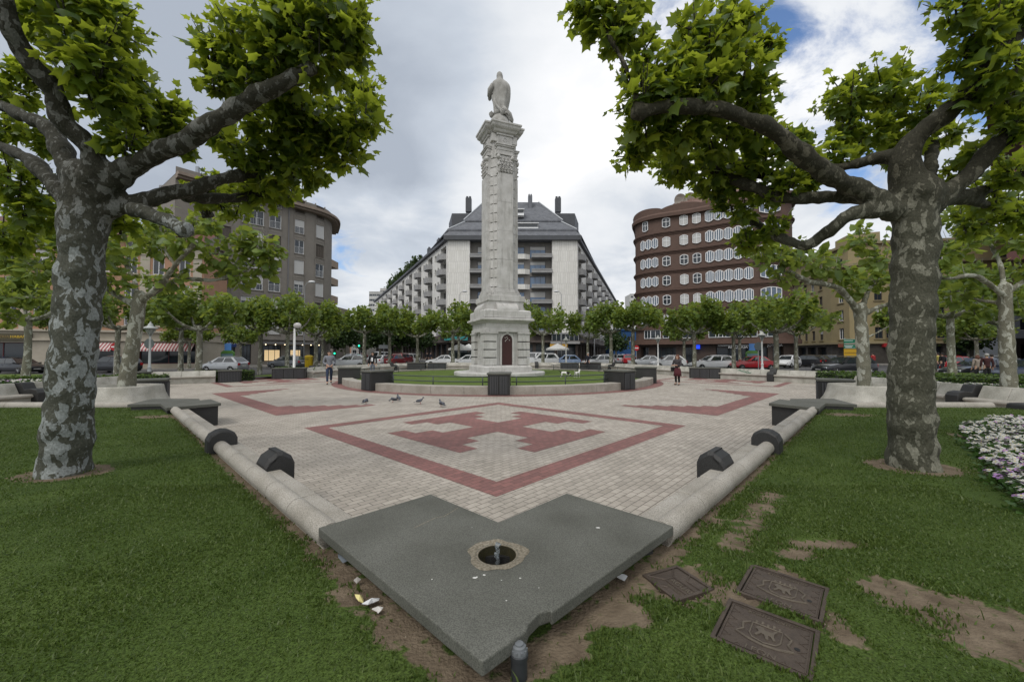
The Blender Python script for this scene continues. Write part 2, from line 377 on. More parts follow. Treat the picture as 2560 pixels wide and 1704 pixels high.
    sm = N.new('ShaderNodeMix'); sm.data_type = 'RGBA'; sm.blend_type = 'MULTIPLY'; sm.inputs['Factor'].default_value = 1
    sm.inputs['B'].default_value = (1.35, 1.5, 1.7, 1); L.new(sky.outputs['Color'], sm.inputs['A'])
    mx = N.new('ShaderNodeMix'); mx.data_type = 'RGBA'
    L.new(mr.outputs[0], mx.inputs['Factor']); L.new(r.outputs['Color'], mx.inputs['A']); L.new(sm.outputs['Result'], mx.inputs['B'])
    L.new(mx.outputs['Result'], bg.inputs['Color'])
build_world()
sl = bpy.data.lights.new('sun', 'SUN'); sl.energy = 1.25; sl.angle = R(18); sl.color = (1, .96, .9)
so = link('sun', sl); so.rotation_euler = (math.pi / 2 - SUN_EL, 0, math.pi - SUN_AZ)
cd = bpy.data.cameras.new('camera'); cam = link('camera', cd); cd.sensor_width = 36; cd.lens = 36 * F_PX / 2560
cam.location = (0, 0, CAM_H); cam.rotation_euler = (math.pi / 2 + PITCH, 0, 0); cd.clip_end = 3000; cd.clip_start = .05
SC.camera = cam
vs = SC.view_settings; vs.view_transform = 'Standard'; vs.look = 'None'; vs.gamma = 1; vs.use_curve_mapping = False; vs.exposure = 0.05
SC.cycles.max_bounces = 8; SC.cycles.transparent_max_bounces = 8
SC.cycles.use_denoising = True
# ------------------------------------------------------------ ground, road, plaza
MON = W(0, 26.2)
PL = [(-20.3, 21.8), (-17.7, 23.6), (-15.9, 27.2), (-14.1, 32.8), (-11.6, 38.2), (-8.2, 41.6)]
PER = PL + [(6.3, 41.9), (9.9, 38.6), (12.2, 33.0), (14.0, 27.4), (18.3, 21.9)]
mb = MB(); mb.sheet([(-900, -300), (900, -300), (900, 1500), (-900, 1500)], -.05)
tag(mb.build('ground', M_asph), kind='structure')
mb = MB()
mb.prism([(-24, -8), (22, -8), (22, 12), (20, 22.4)] + PER[::-1][1:-1] + [(-22, 22.4), (-24, 12)], -.2, 0)
tag(mb.build('plaza', M_pave), kind='structure')
# red paving laid into the plaza
UX = np.array([math.cos(UANG - R(1.8) * 2), 0])  # placeholder (kept simple below)
u2 = np.array([RX + BX]).ravel() / math.sqrt(2); v2 = np.array([BX - RX]).ravel() / math.sqrt(2)
def UV(c, u, v):
    p = np.array(c) + u2 * u + v2 * v; return (float(p[0]), float(p[1]))
mb = MB(); zr = .004
def frame(c, half, wd):
    for k in range(4):
        a = [(half, -half), (half, half), (half - wd, half - wd), (half - wd, -half + wd)]
        ca, sa = [(1, 0), (0, 1), (-1, 0), (0, -1)][k]
        mb.sheet([UV(c, x * ca - y * sa, x * sa + y * ca) for x, y in a], zr)
def emblem(c, s):
    mb.sheet([UV(c, x * s, y * s) for x, y in ((-.35, -.35), (.35, -.35), (.35, .35), (-.35, .35))], zr)
    for k in range(4):
        ca, sa = [(1, 0), (0, 1), (-1, 0), (0, -1)][k]
        for r0, r1, hw in ((.35, 1.12, .35), (1.12, 1.5, .68), (1.5, 1.86, 1.06)):
            mb.sheet([UV(c, (x * ca - y * sa) * s, (x * sa + y * ca) * s) for x, y in ((r0, -hw), (r1, -hw), (r1, hw), (r0, hw))], zr)
a_ = [np.array(G(*q)) for q in ((784.5, 1070), (1706, 1070), (1244, 1002), (1244, 1246))]
DC = (a_[0] + a_[1] + a_[2] + a_[3]) / 4
half = float(np.linalg.norm(a_[2] - a_[3]) / 2 / math.sqrt(2) * .5 + np.linalg.norm(a_[1] - a_[0]) / 2 / math.sqrt(2) * .5)
print('diamond', DC, half, [list(map(lambda t: round(float(t), 2), q)) for q in a_])
frame(DC, half, .40); emblem(DC, half / 2.75)
# stepped brackets left and right, and the two further diamonds
def bracket(p1, p2, sgn):
    p1 = np.array(p1); p2 = np.array(p2); L_ = np.linalg.norm(p2 - p1); t = (p2 - p1) / L_; n = np.array([t[1], -t[0]]) * sgn
    def q(a, b): r_ = p1 + t * a + n * b; return (float(r_[0]), float(r_[1]))
    mb.sheet([q(0, 0), q(L_, 0), q(L_, .62), q(0, .62)], zr)
    th = [2.0, 1.62, 1.27, .94, .62, .32]
    for i, w_ in enumerate(th):
        b0 = .62 + i * .40; b1 = b0 + .40
        mb.sheet([q(0, b0), q(w_, b0), q(w_, b1), q(0, b1)], zr)
        mb.sheet([q(L_ - w_, b0), q(L_, b0), q(L_, b1), q(L_ - w_, b1)], zr)
bl1, bl2 = G(528, 983), G(690.7, 1038.6)
br1, br2 = G(1949.6, 983.6), G(1793, 1039)
bracket(bl1, bl2, -1); bracket(br1, br2, 1)
for sx, cpx in ((-1, 639), (1, 1868)):
    c = np.array(G(cpx, 957.7)) + np.array([0, 2.3])
    h2 = 3.4
    frame(c, h2, .34); emblem(c, 1.15)
# ring of red pavers around the circular lawn
n = 96
for k in range(n):
    a0, a1 = 2 * math.pi * k / n, 2 * math.pi * (k + 1) / n
    mb.sheet([(MON[0] + r_ * math.cos(a), MON[1] + r_ * math.sin(a)) for r_, a in ((9.5, a0), (10.15, a0), (10.15, a1), (9.5, a1))], zr + .004)
tag(mb.build('red_paving', M_red), kind='structure')
# pavement strips along the fronts
mb = MB()
mb.prism([(-70, 34), (-33.5, 41.5), (-30, 47), (-27, 52), (-24, 58), (-24.5, 66), (-60, 80), (-80, 60)], -.05, .08)
mb.prism([(-14.5, 74.5), (14.5, 74.5), (17, 79), (45, 170), (-60, 180), (-16, 80)], -.05, .08)
mb.prism([(17.5, 68), (19, 61), (26, 57), (32.5, 53), (38, 51.5), (42.5, 56), (44, 80), (18, 84)], -.05, .08)
mb.prism([(49, 66), (50, 57), (62, 52), (110, 44), (110, 80), (52, 84)], -.05, .08)
tag(mb.build('pavement', M_walk), kind='structure')
mb = MB()
for x0, y0, dx, dy, nn in ((-26, 30, -3.2, -1.2, 6), (24, 30, 3.2, -1.4, 6), (-2, 52, 4, 0, 5), (-18, 46, -1.5, 6, 5), (30, 47, 3.5, -1.6, 6)):
    for i in range(nn):
        an = math.atan2(dy, dx); cx, cy = x0 + dx * i, y0 + dy * i
        ca, sa = math.cos(an), math.sin(an)
        mb.sheet([(cx + a * ca - b * sa, cy + a * sa + b * ca) for a, b in ((-.9, -.07), (.9, -.07), (.9, .07), (-.9, .07))], -.045)
tag(mb.build('road_markings', M_white), kind='structure')
# ------------------------------------------------------------ lawns
def lawnmat(ca, cb):
    m = bpy.data.materials.new('lawn_turf'); m.use_nodes = True; nt = m.node_tree; N = nt.nodes; L = nt.links
    p = N['Principled BSDF']; p.inputs['Roughness'].default_value = .9; p.inputs['Specular IOR Level'].default_value = .15
    tc = N.new('ShaderNodeTexCoord')
    def nz(s, d):
        n = N.new('ShaderNodeTexNoise'); n.inputs['Scale'].default_value = s; n.inputs['Detail'].default_value = d; L.new(tc.outputs['Object'], n.inputs['Vector']); return n.outputs['Fac']
    def ramp(src, a, b, c0, c1):
        r = N.new('ShaderNodeValToRGB'); r.color_ramp.elements[0].position = a; r.color_ramp.elements[1].position = b
        r.color_ramp.elements[0].color = lin(c0); r.color_ramp.elements[1].color = lin(c1); L.new(src, r.inputs['Fac']); return r.outputs['Color']
    g1 = ramp(nz(1.6, 6), .3, .7, ca, cb)
    g2 = ramp(nz(90, 3), .35, .65, (.55, .55, .5), (1.25, 1.25, 1.15))
    d1 = ramp(nz(9, 12), .3, .72, (.095, .072, .049), (.185, .146, .103))
    mg = N.new('ShaderNodeMix'); mg.data_type = 'RGBA'; mg.blend_type = 'MULTIPLY'; mg.inputs['Factor'].default_value = 1; L.new(g1, mg.inputs['A']); L.new(g2, mg.inputs['B'])
    at = N.new('ShaderNodeAttribute'); at.attribute_name = 'dirt'
    ad = N.new('ShaderNodeMath'); ad.operation = 'MULTIPLY_ADD'; ad.inputs[1].default_value = 1.0; L.new(nz(16, 9), ad.inputs[0]); L.new(at.outputs['Fac'], ad.inputs[2])
    k = ramp(ad.outputs[0], .86, .98, (0, 0, 0), (1, 1, 1))
    mx = N.new('ShaderNodeMix'); mx.data_type = 'RGBA'; L.new(k, mx.inputs['Factor']); L.new(mg.outputs['Result'], mx.inputs['A']); L.new(d1, mx.inputs['B'])
    L.new(mx.outputs['Result'], p.inputs['Base Color'])
    bu = N.new('ShaderNodeBump'); bu.inputs['Strength'].default_value = .6; bu.inputs['Distance'].default_value = .03; L.new(nz(55, 4), bu.inputs['Height']); L.new(bu.outputs['Normal'], p.inputs['Normal'])
    return m
M_lawn = lawnmat((.040, .068, .014), (.067, .102, .024)); M_lawn2 = lawnmat((.075, .115, .024), (.115, .165, .038))
ZL = .40
CL0, CL1 = np.array((-1.31, 2.90)), np.array((-7.75, 9.1))     # left near wall, the roll's axis
CR0, CR1 = np.array((1.09, 2.93)), np.array((6.93, 9.1))
NOTCH = np.array((-.14, 1.75))
LAWN = [(-.14, 3.05), (.9, 3.1), (1.15, 2.99), (7.0, 9.1), (7.7, 9.95), (12.6, 10.0), (14.0, 9.0), (14.0, -3), (-15.6, -3), (-15.6, 10.0), (-8.5, 10.0), (-7.8, 9.1), (-1.37, 2.96), (-1.1, 3.1)]
def inpoly(X, Y, poly):
    ins = np.zeros(X.shape, bool); n = len(poly)
    for i in range(n):
        x0, y0 = poly[i]; x1, y1 = poly[(i + 1) % n]
        c = ((y0 > Y) != (y1 > Y)) & (X < (x1 - x0) * (Y - y0) / (y1 - y0 + 1e-12) + x0); ins ^= c
    return ins
def segd(X, Y, a, b):
    a = np.array(a[:2]); b = np.array(b[:2]); d = b - a
    t = np.clip(((X - a[0]) * d[0] + (Y - a[1]) * d[1]) / (d @ d), 0, 1)
    return np.hypot(X - a[0] - t * d[0], Y - a[1] - t * d[1])
ZS = .545
S_tip, S_l, S_r = G(1205.6, 1653, ZS), G(795.6, 1317.6, ZS), G(1684, 1313.7, ZS)
S_tr, S_no, S_tl = G(1416.5, 1231.7, ZS), G(1246.6, 1304, ZS), G(1076.8, 1233.7, ZS)
print('slab', S_tip, S_l, S_r, S_tr, S_no, S_tl)
TRL = G(163, 1179, ZL); TRR = G(2282, 1163, ZL)
BLOBS = []
for px, py, rx, ry in ((1745, 1290, .26, .24), (1700, 1330, .2, .15), (2060, 1355, .42, .10), (1990, 1380, .2, .1), (2240, 1465, .28, .16), (2330, 1500, .38, .14), (2450, 1545, .42, .2), (2540, 1600, .4, .25), (2400, 1520, .3, .15),
                       (1700, 1450, .36, .28), (1960, 1440, .2, .18), (1830, 1480, .2, .16), (2060, 1540, .12, .3), (1900, 1260, .16, .05), (1555, 1530, .22, .14), (1420, 1620, .16, .10), (1180, 1660, .2, .10), (1000, 1560, .2, .18), (900, 1470, .22, .22), (400, 1040, .7, .3), (2120, 1035, .7, .35), (640, 1190, .1, .25), (2480, 1100, .3, .9), (2560, 1200, .2, .6)):
    gx, gy = G(px, py, ZL); BLOBS.append((gx, gy, rx * .8, ry * .8))
def dirtf(X, Y):
    d = np.zeros(X.shape)
    for a, b, wd in ((S_tip, S_l, .17), (S_tip, S_r, .18), (CL0 - .05, CL1, .17), (CR0 + (.05, -.05), CR1, .17)):
        d = np.maximum(d, np.clip(1.15 - segd(X, Y, a, b) / wd, 0, 1) * .62)
    d = np.maximum(d, np.clip(1.2 - segd(X, Y, (1.6, 2.9), (2.6, 4.0)) / .22, 0, 1) * .5)
    for bx, by, rx, ry in BLOBS:
        d = np.maximum(d, np.clip(1.6 - np.hypot((X - bx) / rx, (Y - by) / ry), 0, 1) * .62)
    for t, rr in ((TRL, .62), (TRR, .66)):
        d = np.maximum(d, np.clip((rr - np.hypot(X - t[0], (Y - t[1]) * 1.35)) / .22, 0, 1) * .62)
    return d
def cover_pts(px):
    return [G(x, y, ZL) for x, y in px]
COV_A = cover_pts(((1673, 1396.6), (1770, 1460), (1708, 1503.6), (1624, 1444)))
COV_B = cover_pts(((1880, 1405), (2078, 1465), (2053.6, 1551), (1835, 1469)))
COV_C = cover_pts(((1830.7, 1491.5), (2060, 1574), (2026, 1693.5), (1764.5, 1580)))
COVERS = [COV_A, COV_B, COV_C]
def lawn_grid(name, poly, z, step, dirt=True, bump=.02, crown=None, m=None):
    P_ = np.array(poly); x0, y0 = P_.min(0); x1, y1 = P_.max(0)
    nx, ny = int((x1 - x0) / step) + 1, int((y1 - y0) / step) + 1
    X, Y = np.meshgrid(np.linspace(x0, x1, nx), np.linspace(y0, y1, ny))
    ins = inpoly(X, Y, poly); idx = np.arange(nx * ny).reshape(ny, nx)
    ok = ins[:-1, :-1] | ins[1:, :-1] | ins[:-1, 1:] | ins[1:, 1:]
    Fq = np.stack([idx[:-1, :-1], idx[:-1, 1:], idx[1:, 1:], idx[1:, :-1]], -1)[ok]
    Z = np.full(X.shape, z) + bump * .25 * (np.sin(X * 2.1 + np.sin(Y * 1.3)) * np.cos(Y * 1.7 + X * .4)) * .6
    dd = dirtf(X, Y) if dirt else np.zeros(X.shape)
    Z = Z - dd * .03
    if dirt:
        for cv in COVERS:
            cc = np.array(cv).mean(0); Z = Z - .03 * inpoly(X, Y, [tuple(cc + (np.array(p) - cc) * 1.0) for p in cv])
    if crown: Z = Z + crown(X, Y)
    V = np.stack([X, Y, Z], -1).reshape(-1, 3)
    used = np.unique(Fq); mp = np.full(nx * ny, -1); mp[used] = np.arange(len(used))
    me = fast_mesh(name, V[used], mp[Fq], m or (M_lawn if dirt else M_lawn2), True)
    at = me.attributes.new('dirt', 'FLOAT', 'POINT'); at.data.foreach_set('value', dd.reshape(-1)[used].astype(np.float32))
    return tag(link(name, me), kind='structure')
lawn_grid('lawn', LAWN, ZL, .06)
circ = [(MON[0] + 9.1 * math.cos(2 * math.pi * k / 90), MON[1] + 9.1 * math.sin(2 * math.pi * k / 90)) for k in range(90)]
lawn_grid('lawn', circ, .27, .25, False, .01, lambda X, Y: .10 * np.clip(1 - np.hypot(X - MON[0], Y - MON[1]) / 9.2, 0, 1))
LW = [(-60, -3), (-17.0, -3), (-16.9, 12), (-17.3, 17.6), (-19.2, 20.6), (-30, 24.5), (-60, 26)]
LE = [(mirror(p)[0], mirror(p)[1]) for p in LW]
lawn_grid('lawn', LW, .42, .4, False); lawn_grid('lawn', LE[::-1], .42, .4, False)
# planted verge behind the perimeter benches
for seq in (PER[2:6], PER[5:7], PER[6:10]):
    for i in range(len(seq) - 1):
        a, b = np.array(seq[i]), np.array(seq[i + 1]); t = (b - a) / np.linalg.norm(b - a); n_ = np.array([-t[1], t[0]])
        lawn_grid('verge', [tuple(a + n_ * .5), tuple(b + n_ * .5), tuple(b + n_ * 2.6), tuple(a + n_ * 2.6)], .12 , .5, False)
# grass blades, near lawn
def blades(n, xr, yr, hgt, dens_fn=None):
    X = rng.uniform(*xr, n); Y = rng.uniform(*yr, n)
    dd = dirtf(X, Y)
    keep = inpoly(X, Y, LAWN) & (rng.uniform(0, 1, n) > np.clip(dd * 2.2 - .25 + .5 * (np.sin(X * 9) * np.sin(Y * 11)) * (dd > .1), 0, .985))
    if dens_fn is not None: keep &= rng.uniform(0, 1, n) < dens_fn(X, Y)
    for cv in COVERS: keep &= ~inpoly(X, Y, cv)
    keep &= ~inpoly(X, Y, [S_tip, S_r, S_tr, S_no, S_tl, S_l])
    X, Y = X[keep], Y[keep]; n = len(X)
    clump = .92 + .10 * np.sin(X * 5.3 + np.sin(Y * 4)) * np.cos(Y * 6.1)
    h = hgt * rng.uniform(.55, 1.25, n) * clump; a = rng.uniform(0, 2 * np.pi, n); wd = rng.uniform(.0022, .004, n) * (1 + Y / 5)
    ln = h * rng.uniform(.15, .9, n); b = rng.uniform(0, 2 * np.pi, n)
    dx, dy = np.cos(a) * wd, np.sin(a) * wd; Z = np.full(n, ZL - .012)
    p0 = np.stack([X - dx, Y - dy, Z], -1); p1 = np.stack([X + dx, Y + dy, Z], -1)
    mx = X + np.cos(b) * ln * .4; my = Y + np.sin(b) * ln * .4
    p2 = np.stack([mx + dx * .8, my + dy * .8, Z + h * .65], -1); p3 = np.stack([mx - dx * .8, my - dy * .8, Z + h * .65], -1)
    p4 = np.stack([X + np.cos(b) * ln, Y + np.sin(b) * ln, Z + h], -1)
    V = np.stack([p0, p1, p2, p3, p4], 1).reshape(-1, 3); base = np.arange(n)[:, None] * 5
    Fq = (base + np.array([[0, 1, 2, 3]])); Ft = (base + np.array([[3, 2, 4, 4]]))
    return V, np.concatenate([base + np.array([[0, 1, 2]]), base + np.array([[0, 2, 3]]), base + np.array([[3, 2, 4]])])
M_blade = leafmat('grass_blade', (.040, .073, .012), (.106, .145, .033), (.13, .20, .035), .35)
parts = [blades(230000, (-4.2, 4.4), (1.2, 4.2), .025), blades(260000, (-13, 13), (4.0, 7.5), .027), blades(90000, (-15, 13.5), (7.5, 10), .03), blades(50000, (-15, -4.2), (1.5, 4), .03), blades(2500, (-5, 5), (1.3, 5), .06)]
off = 0; VV = []; FF = []
for V, F_ in parts: VV.append(V); FF.append(F_ + off); off += len(V)
# small stones and bits of dry litter on the bare earth
n_ = 60000; X = rng.uniform(-6, 6, n_); Y = rng.uniform(1.2, 7.5, n_); dd = dirtf(X, Y); kp = (dd > .35) & inpoly(X, Y, LAWN)
for cv in COVERS: kp &= ~inpoly(X, Y, cv)
X, Y = X[kp], Y[kp]; n_ = len(X); s_ = rng.uniform(.002, .007, n_) * (1 + (rng.uniform(0, 1, n_) > .97) * 1.5); a_ = rng.uniform(0, 6.28, n_); T_ = np.array([(1, 0, 0), (-.5, .8, 0), (-.6, -.7, 0), (0, 0, .9)])
V = np.stack([X, Y, np.full(n_, ZL - .025)], -1)[:, None, :] + s_[:, None, None] * np.stack([T_[None, :, 0] * np.cos(a_)[:, None] - T_[None, :, 1] * np.sin(a_)[:, None], T_[None, :, 0] * np.sin(a_)[:, None] + T_[None, :, 1] * np.cos(a_)[:, None], np.repeat(T_[None, :, 2], n_, 0)], -1)
M_peb = leafmat('earth_crumbs', (.08, .06, .04), (.30, .25, .19), (.1, .08, .05), .02)
tag(link('gravel', fast_mesh('gravel', V.reshape(-1, 3), (np.arange(n_)[:, None, None] * 4 + np.array([(0, 1, 3), (1, 2, 3), (2, 0, 3)])[None]).reshape(-1, 3), M_peb)), 'small stones and crumbs scattered on the bare earth patches', 'gravel', kind='stuff')
tag(link('grass', fast_mesh('grass', np.concatenate(VV), np.concatenate(FF), M_blade)), 'short mown green grass with bare worn patches around the stone slab', 'grass', kind='stuff')
# ------------------------------------------------------------ drinking fountain slab
def V2(p): return np.array(p[:2], float)
def unit(v): return v / np.linalg.norm(v)
HC = V2(G(1242.7, 1384, ZS)); HR = .125
def holed_slab(mb, poly, z0, z1, c, r, n=28):
    """polygon with a round hole: bridge between ring points and outline by angle"""
    P_ = [V2(p) for p in poly]; out = []
    m = len(P_)
    dens = []
    for i in range(m):
        a, b = P_[i], P_[(i + 1) % m]; k = max(1, int(np.linalg.norm(b - a) / .12))
        dens += [a + (b - a) * j / k for j in range(k)]
    bm = bmesh.new()
    ov = [bm.verts.new((p[0], p[1], z1)) for p in dens]
    iv = [bm.verts.new((c[0] + r * math.cos(2 * math.pi * k / n), c[1] + r * math.sin(2 * math.pi * k / n), z1)) for k in range(n)]
    ed = [bm.edges.new((ov[i], ov[(i + 1) % len(ov)])) for i in range(len(ov))] + [bm.edges.new((iv[i], iv[(i + 1) % n])) for i in range(n)]
    bmesh.ops.triangle_fill(bm, use_beauty=True, use_dissolve=False, edges=ed)
    bm.faces.ensure_lookup_table()
    ex = bmesh.ops.extrude_face_region(bm, geom=list(bm.faces))
    for v in [g for g in ex['geom'] if isinstance(g, bmesh.types.BMVert)]: v.co.z = z0
    bmesh.ops.recalc_face_normals(bm, faces=bm.faces)
    bm.verts.index_update()
    mb.add([v.co for v in bm.verts], [[v.index for v in f.verts] for f in bm.faces]); bm.free()
ft = thing('drinking_fountain', 'grey-green granite slab with a round water hole, L-shaped, in the front centre', 'drinking fountain', (0, 0, 0))
ch1 = V2(S_tip) + (V2(S_r) - V2(S_tip)) * .155; ch2 = V2(S_tip) + (V2(S_r) - V2(S_tip)) * .235
ins_ = unit(V2(S_no) - V2(S_tip))
slabp = [V2(S_tip), ch1 - unit(V2(S_r) - V2(S_tip)) * .02, ch1 + ins_ * .035, (ch1 + ch2) / 2 + ins_ * .055, ch2 + ins_ * .03, ch2 + unit(V2(S_r) - V2(S_tip)) * .01, V2(S_r), V2(S_tr), V2(S_no), V2(S_tl), V2(S_l)]
mb = MB(); holed_slab(mb, slabp, ZS - .065, ZS, HC, HR)
sl_ = mb.build('slab', M_slab, ft, bevel=.008)
mb = MB(); cen = (V2(S_tip) + V2(S_no)) / 2
mb.prism([tuple(cen + (p - cen) * .86) for p in (V2(S_tip), V2(S_r), V2(S_tr), V2(S_no), V2(S_tl), V2(S_l))], -.1, ZS - .30)
sup = [tuple(cen + (p - cen) * k) for p, k in ((V2(S_r), .86), (V2(S_tr), .86), (V2(S_no), .8), (V2(S_tl), .86), (V2(S_l), .86), (V2(S_l), .5), (V2(S_r), .5))]
mb2 = MB(); mb2.prism(sup, -.1, ZS - .0655)
mb2.build('base', M_dark, ft)
M_ring = speck('worn_mortar', (.15, .13, .095), (.28, .25, .195), 60, rough=.9)
mb = MB(); nn = 40; ring = []
def wob(a): return 1 + .06 * math.sin(3 * a + 1) + .05 * math.sin(5 * a) + .03 * math.sin(9 * a)
vs = []; fs = []
for k in range(nn):
    a = 2 * math.pi * k / nn
    vs += [(HC[0] + .118 * math.cos(a), HC[1] + .118 * math.sin(a), ZS - .004), (HC[0] + .150 * math.cos(a), HC[1] + .150 * math.sin(a), ZS + .004), (HC[0] + .185 * wob(a) * math.cos(a), HC[1] + .185 * wob(a) * math.sin(a), ZS + .002)]
for k in range(nn):
    k2 = (k + 1) % nn
    fs += [(k * 3, k2 * 3, k2 * 3 + 1, k * 3 + 1), (k * 3 + 1, k2 * 3 + 1, k2 * 3 + 2, k * 3 + 2)]
mb.add(vs, fs); mb.build('basin_rim', M_ring, ft, True)
mb = MB(); prof = [(.12, -.002), (.124, -.06), (.122, -.13), (.09, -.17), (.001, -.18)]
vs = []; fs = []
for r_, z in prof:
    for k in range(28): vs.append((HC[0] + r_ * math.cos(2 * math.pi * k / 28), HC[1] + r_ * math.sin(2 * math.pi * k / 28), ZS + z))
for i in range(len(prof) - 1):
    for k in range(28): fs.append((i * 28 + k, (i + 1) * 28 + k, (i + 1) * 28 + (k + 1) % 28, i * 28 + (k + 1) % 28))
mb.add(vs, fs); mb.build('basin', mat('wet_basin_stone', (.03, .028, .02), .3, (.05, .045, .02), 30, bump=.4), ft, True)
M_water = mat('water', (.9, .95, .95), .03, spec=.6); M_water.node_tree.nodes['Principled BSDF'].inputs['Transmission Weight'].default_value = 1; M_water.node_tree.nodes['Principled BSDF'].inputs['IOR'].default_value = 1.33
mb = MB(); pts = [(HC[0] + .004 * math.sin(i * 1.7), HC[1] + .075 + .004 * math.cos(i * 2.1) - .0012 * i * i * .05, ZS - .15 + i * .0155) for i in range(13)]
mb.tube(pts, [.010 + .005 * abs(math.sin(i * 1.9)) for i in range(12)] + [.016], 8)
for i in range(9): mb.ball((HC[0] + random.uniform(-.018, .018), HC[1] + .072 + random.uniform(-.015, .015), ZS - .03 + random.uniform(-.03, .075)), random.uniform(.004, .010), 6, 5)
M_jet = mat('foaming_water', (.72, .78, .82), .12, spec=.7); M_jet.node_tree.nodes['Principled BSDF'].inputs['Transmission Weight'].default_value = .86; mb.build('water_jet', M_jet, ft, True)
mb = MB(); mb.lathe([(.001, -.135), (.118, -.135)], (HC[0], HC[1], ZS), 24); mb.build('water_pool', M_water, ft)
M_drop = mat('white_droppings', (.6, .6, .57), .9)
mb = MB()
for px, py, s in ((1495, 1318, .016), (1210, 1436, .010), (1187, 1443, .013), (1300, 1444, .008), (1080, 1447, .006), (1347, 1468, .005), (1266, 1500, .005), (1180, 1318, .005), (1192, 1441, .008), (1254, 1449, .005)):
    x, y = G(px, py, ZS + .002)
    mb.sheet([(x + s * random.uniform(.6, 1.2) * math.cos(a), y + s * .7 * random.uniform(.6, 1.2) * math.sin(a)) for a in [i * 1.047 for i in range(6)]], ZS + .002)
tag(mb.build('bird_droppings', M_drop, ft), kind='stuff')
# crack line
mb = MB(); p_ = [G(*q, ZS + .001) for q in ((1036, 1318), (1062, 1306), (1090, 1293), (1110, 1290), (1135, 1275), (1146, 1268))]
for i in range(5):
    a, b = V2(p_[i]), V2(p_[i + 1]); t = unit(b - a); n_ = np.array([-t[1], t[0]]) * .003
    mb.quad((*(a - n_), ZS + .0015), (*(b - n_), ZS + .0015), (*(b + n_), ZS + .0015), (*(a + n_), ZS + .0015))
mb.build('crack', M_ring, ft)
# ------------------------------------------------------------ near benches: granite roll, seat, dark arm blocks
def near_bench(a, b, side, label, arm1, arm2, slab_tip):
    a, b = V2(a), V2(b); t = unit(b - a); n_ = np.array([t[1], -t[0]]) * side      # towards the plaza
    o = thing('stone_bench', label, 'bench', (a[0], a[1], 0), 0, 'granite benches along the near lawn')
    def q(s, c): p = t * s + n_ * c; return (float(p[0]), float(p[1]))
    L_ = np.linalg.norm(b - a)
    joints = [.015, .72, 1.35, 2.1, 2.9, 3.7, 4.55, 5.4, 6.2, 7.1, L_]; mb = MB(); ms = MB()
    s1 = (V2(arm1) - a) @ t
    for i in range(len(joints) - 1):
        s0, s_ = joints[i] + .004, joints[i + 1] - .004
        mb.tube([(*q(s0, 0), .468), (*q(s_, 0), .468)], .086, 22)
        mb.prism([q(s0, -.05), q(s_, -.05), q(s_, .07), q(s0, .07)], .2, .42)
    for i in range(len(joints) - 1):
        s0, s_ = joints[i] + (.25 if i else .0) + .003, min(joints[i + 1] + .25, L_) - .003
        ms.prism([q(s0, .085), q(s_, .085), q(s_, .255), q(s0, .255)], .30, .475)
        ms.prism([q(s0, .085), q(s_, .085), q(s_, .225), q(s0, .225)], -.05, .30)
    mb.build('roll', M_gran, o, auto=35); ms.build('seat', M_gran, o, bevel=.02)
    # arm over the roll: chamfered arch
    def arch(s, c0, c1, z0, z1, wd, ch):
        m = MB(); prof = [(c0, z0), (c0, z1 - ch), (c0 + ch * .3, z1 - ch * .42), (c0 + ch * .9, z1 - .01), (c0 + ch * 1.3, z1), (c1 - ch * 1.3, z1), (c1 - ch * .8, z1 - .01), (c1 - ch * .25, z1 - ch * .42), (c1, z1 - ch), (c1, z0)]
        rings = [[(*q(s + k * wd / 2, c), z) for c, z in prof] for k in (-1, -.82, .82, 1)]
        for r_, kk in ((0, .93), (3, .93)):
            cx = (c0 + c1) / 2
            rings[r_] = [(*q(s + (-1 if r_ == 0 else 1) * wd / 2, cx + (c - cx) * kk), z0 + (z - z0) * kk if z > z0 else z) for c, z in prof]
        m.loft(rings); m.build('arm_block', M_dark, o, bevel=.006)
    arch(s1, -.15, .20, .30, .70, .25, .13)
    s2 = (V2(arm2) - a) @ t
    arch(s2, .085, .40, .05, .67, .36, .15)
    return o
A1 = G(557, 1089, .6); A2 = G(669, 1141, .6)
B1_ = G(1913, 1090, .6); B2_ = G(1807, 1140, .6)
near_bench(CL0, CL1, 1, 'long pale granite bench with a round roll running left from the fountain slab', A1, A2, S_l)
near_bench(CR0, CR1, -1, 'long pale granite bench with a round roll running right from the fountain slab', B1_, B2_, S_r)
# far L-shaped slabs at the lawn corners
for pts_, lab in ((((553, 1006.8), (415.7, 1019), (401, 1008.6), (318, 1010.5), (380, 996), (498, 996), (500, 1000), (527, 997)), 'dark L-shaped granite slab on a block at the left corner of the lawn'),
                  (((1922, 1006.8), (2048, 1020), (2064, 1007.7), (2143, 1010.5), (2085, 996), (1976, 996), (1974, 1000), (1948, 997)), 'dark L-shaped granite slab on a block at the right corner of the lawn')):
    poly = [V2(G(*q, ZS)) for q in pts_]
    o = thing('stone_table', lab, 'stone slab', (0, 0, 0), 0, 'granite corner slabs')
    mb = MB(); mb.prism([tuple(p) for p in poly], ZS - .07, ZS); mb.build('slab', M_slab, o, bevel=.008)
    mb = MB(); c = sum(poly) / len(poly); mb.prism([tuple(c + (p - c) * .93) for p in poly], -.05, ZS - .0705); mb.build('base', M_dark, o)
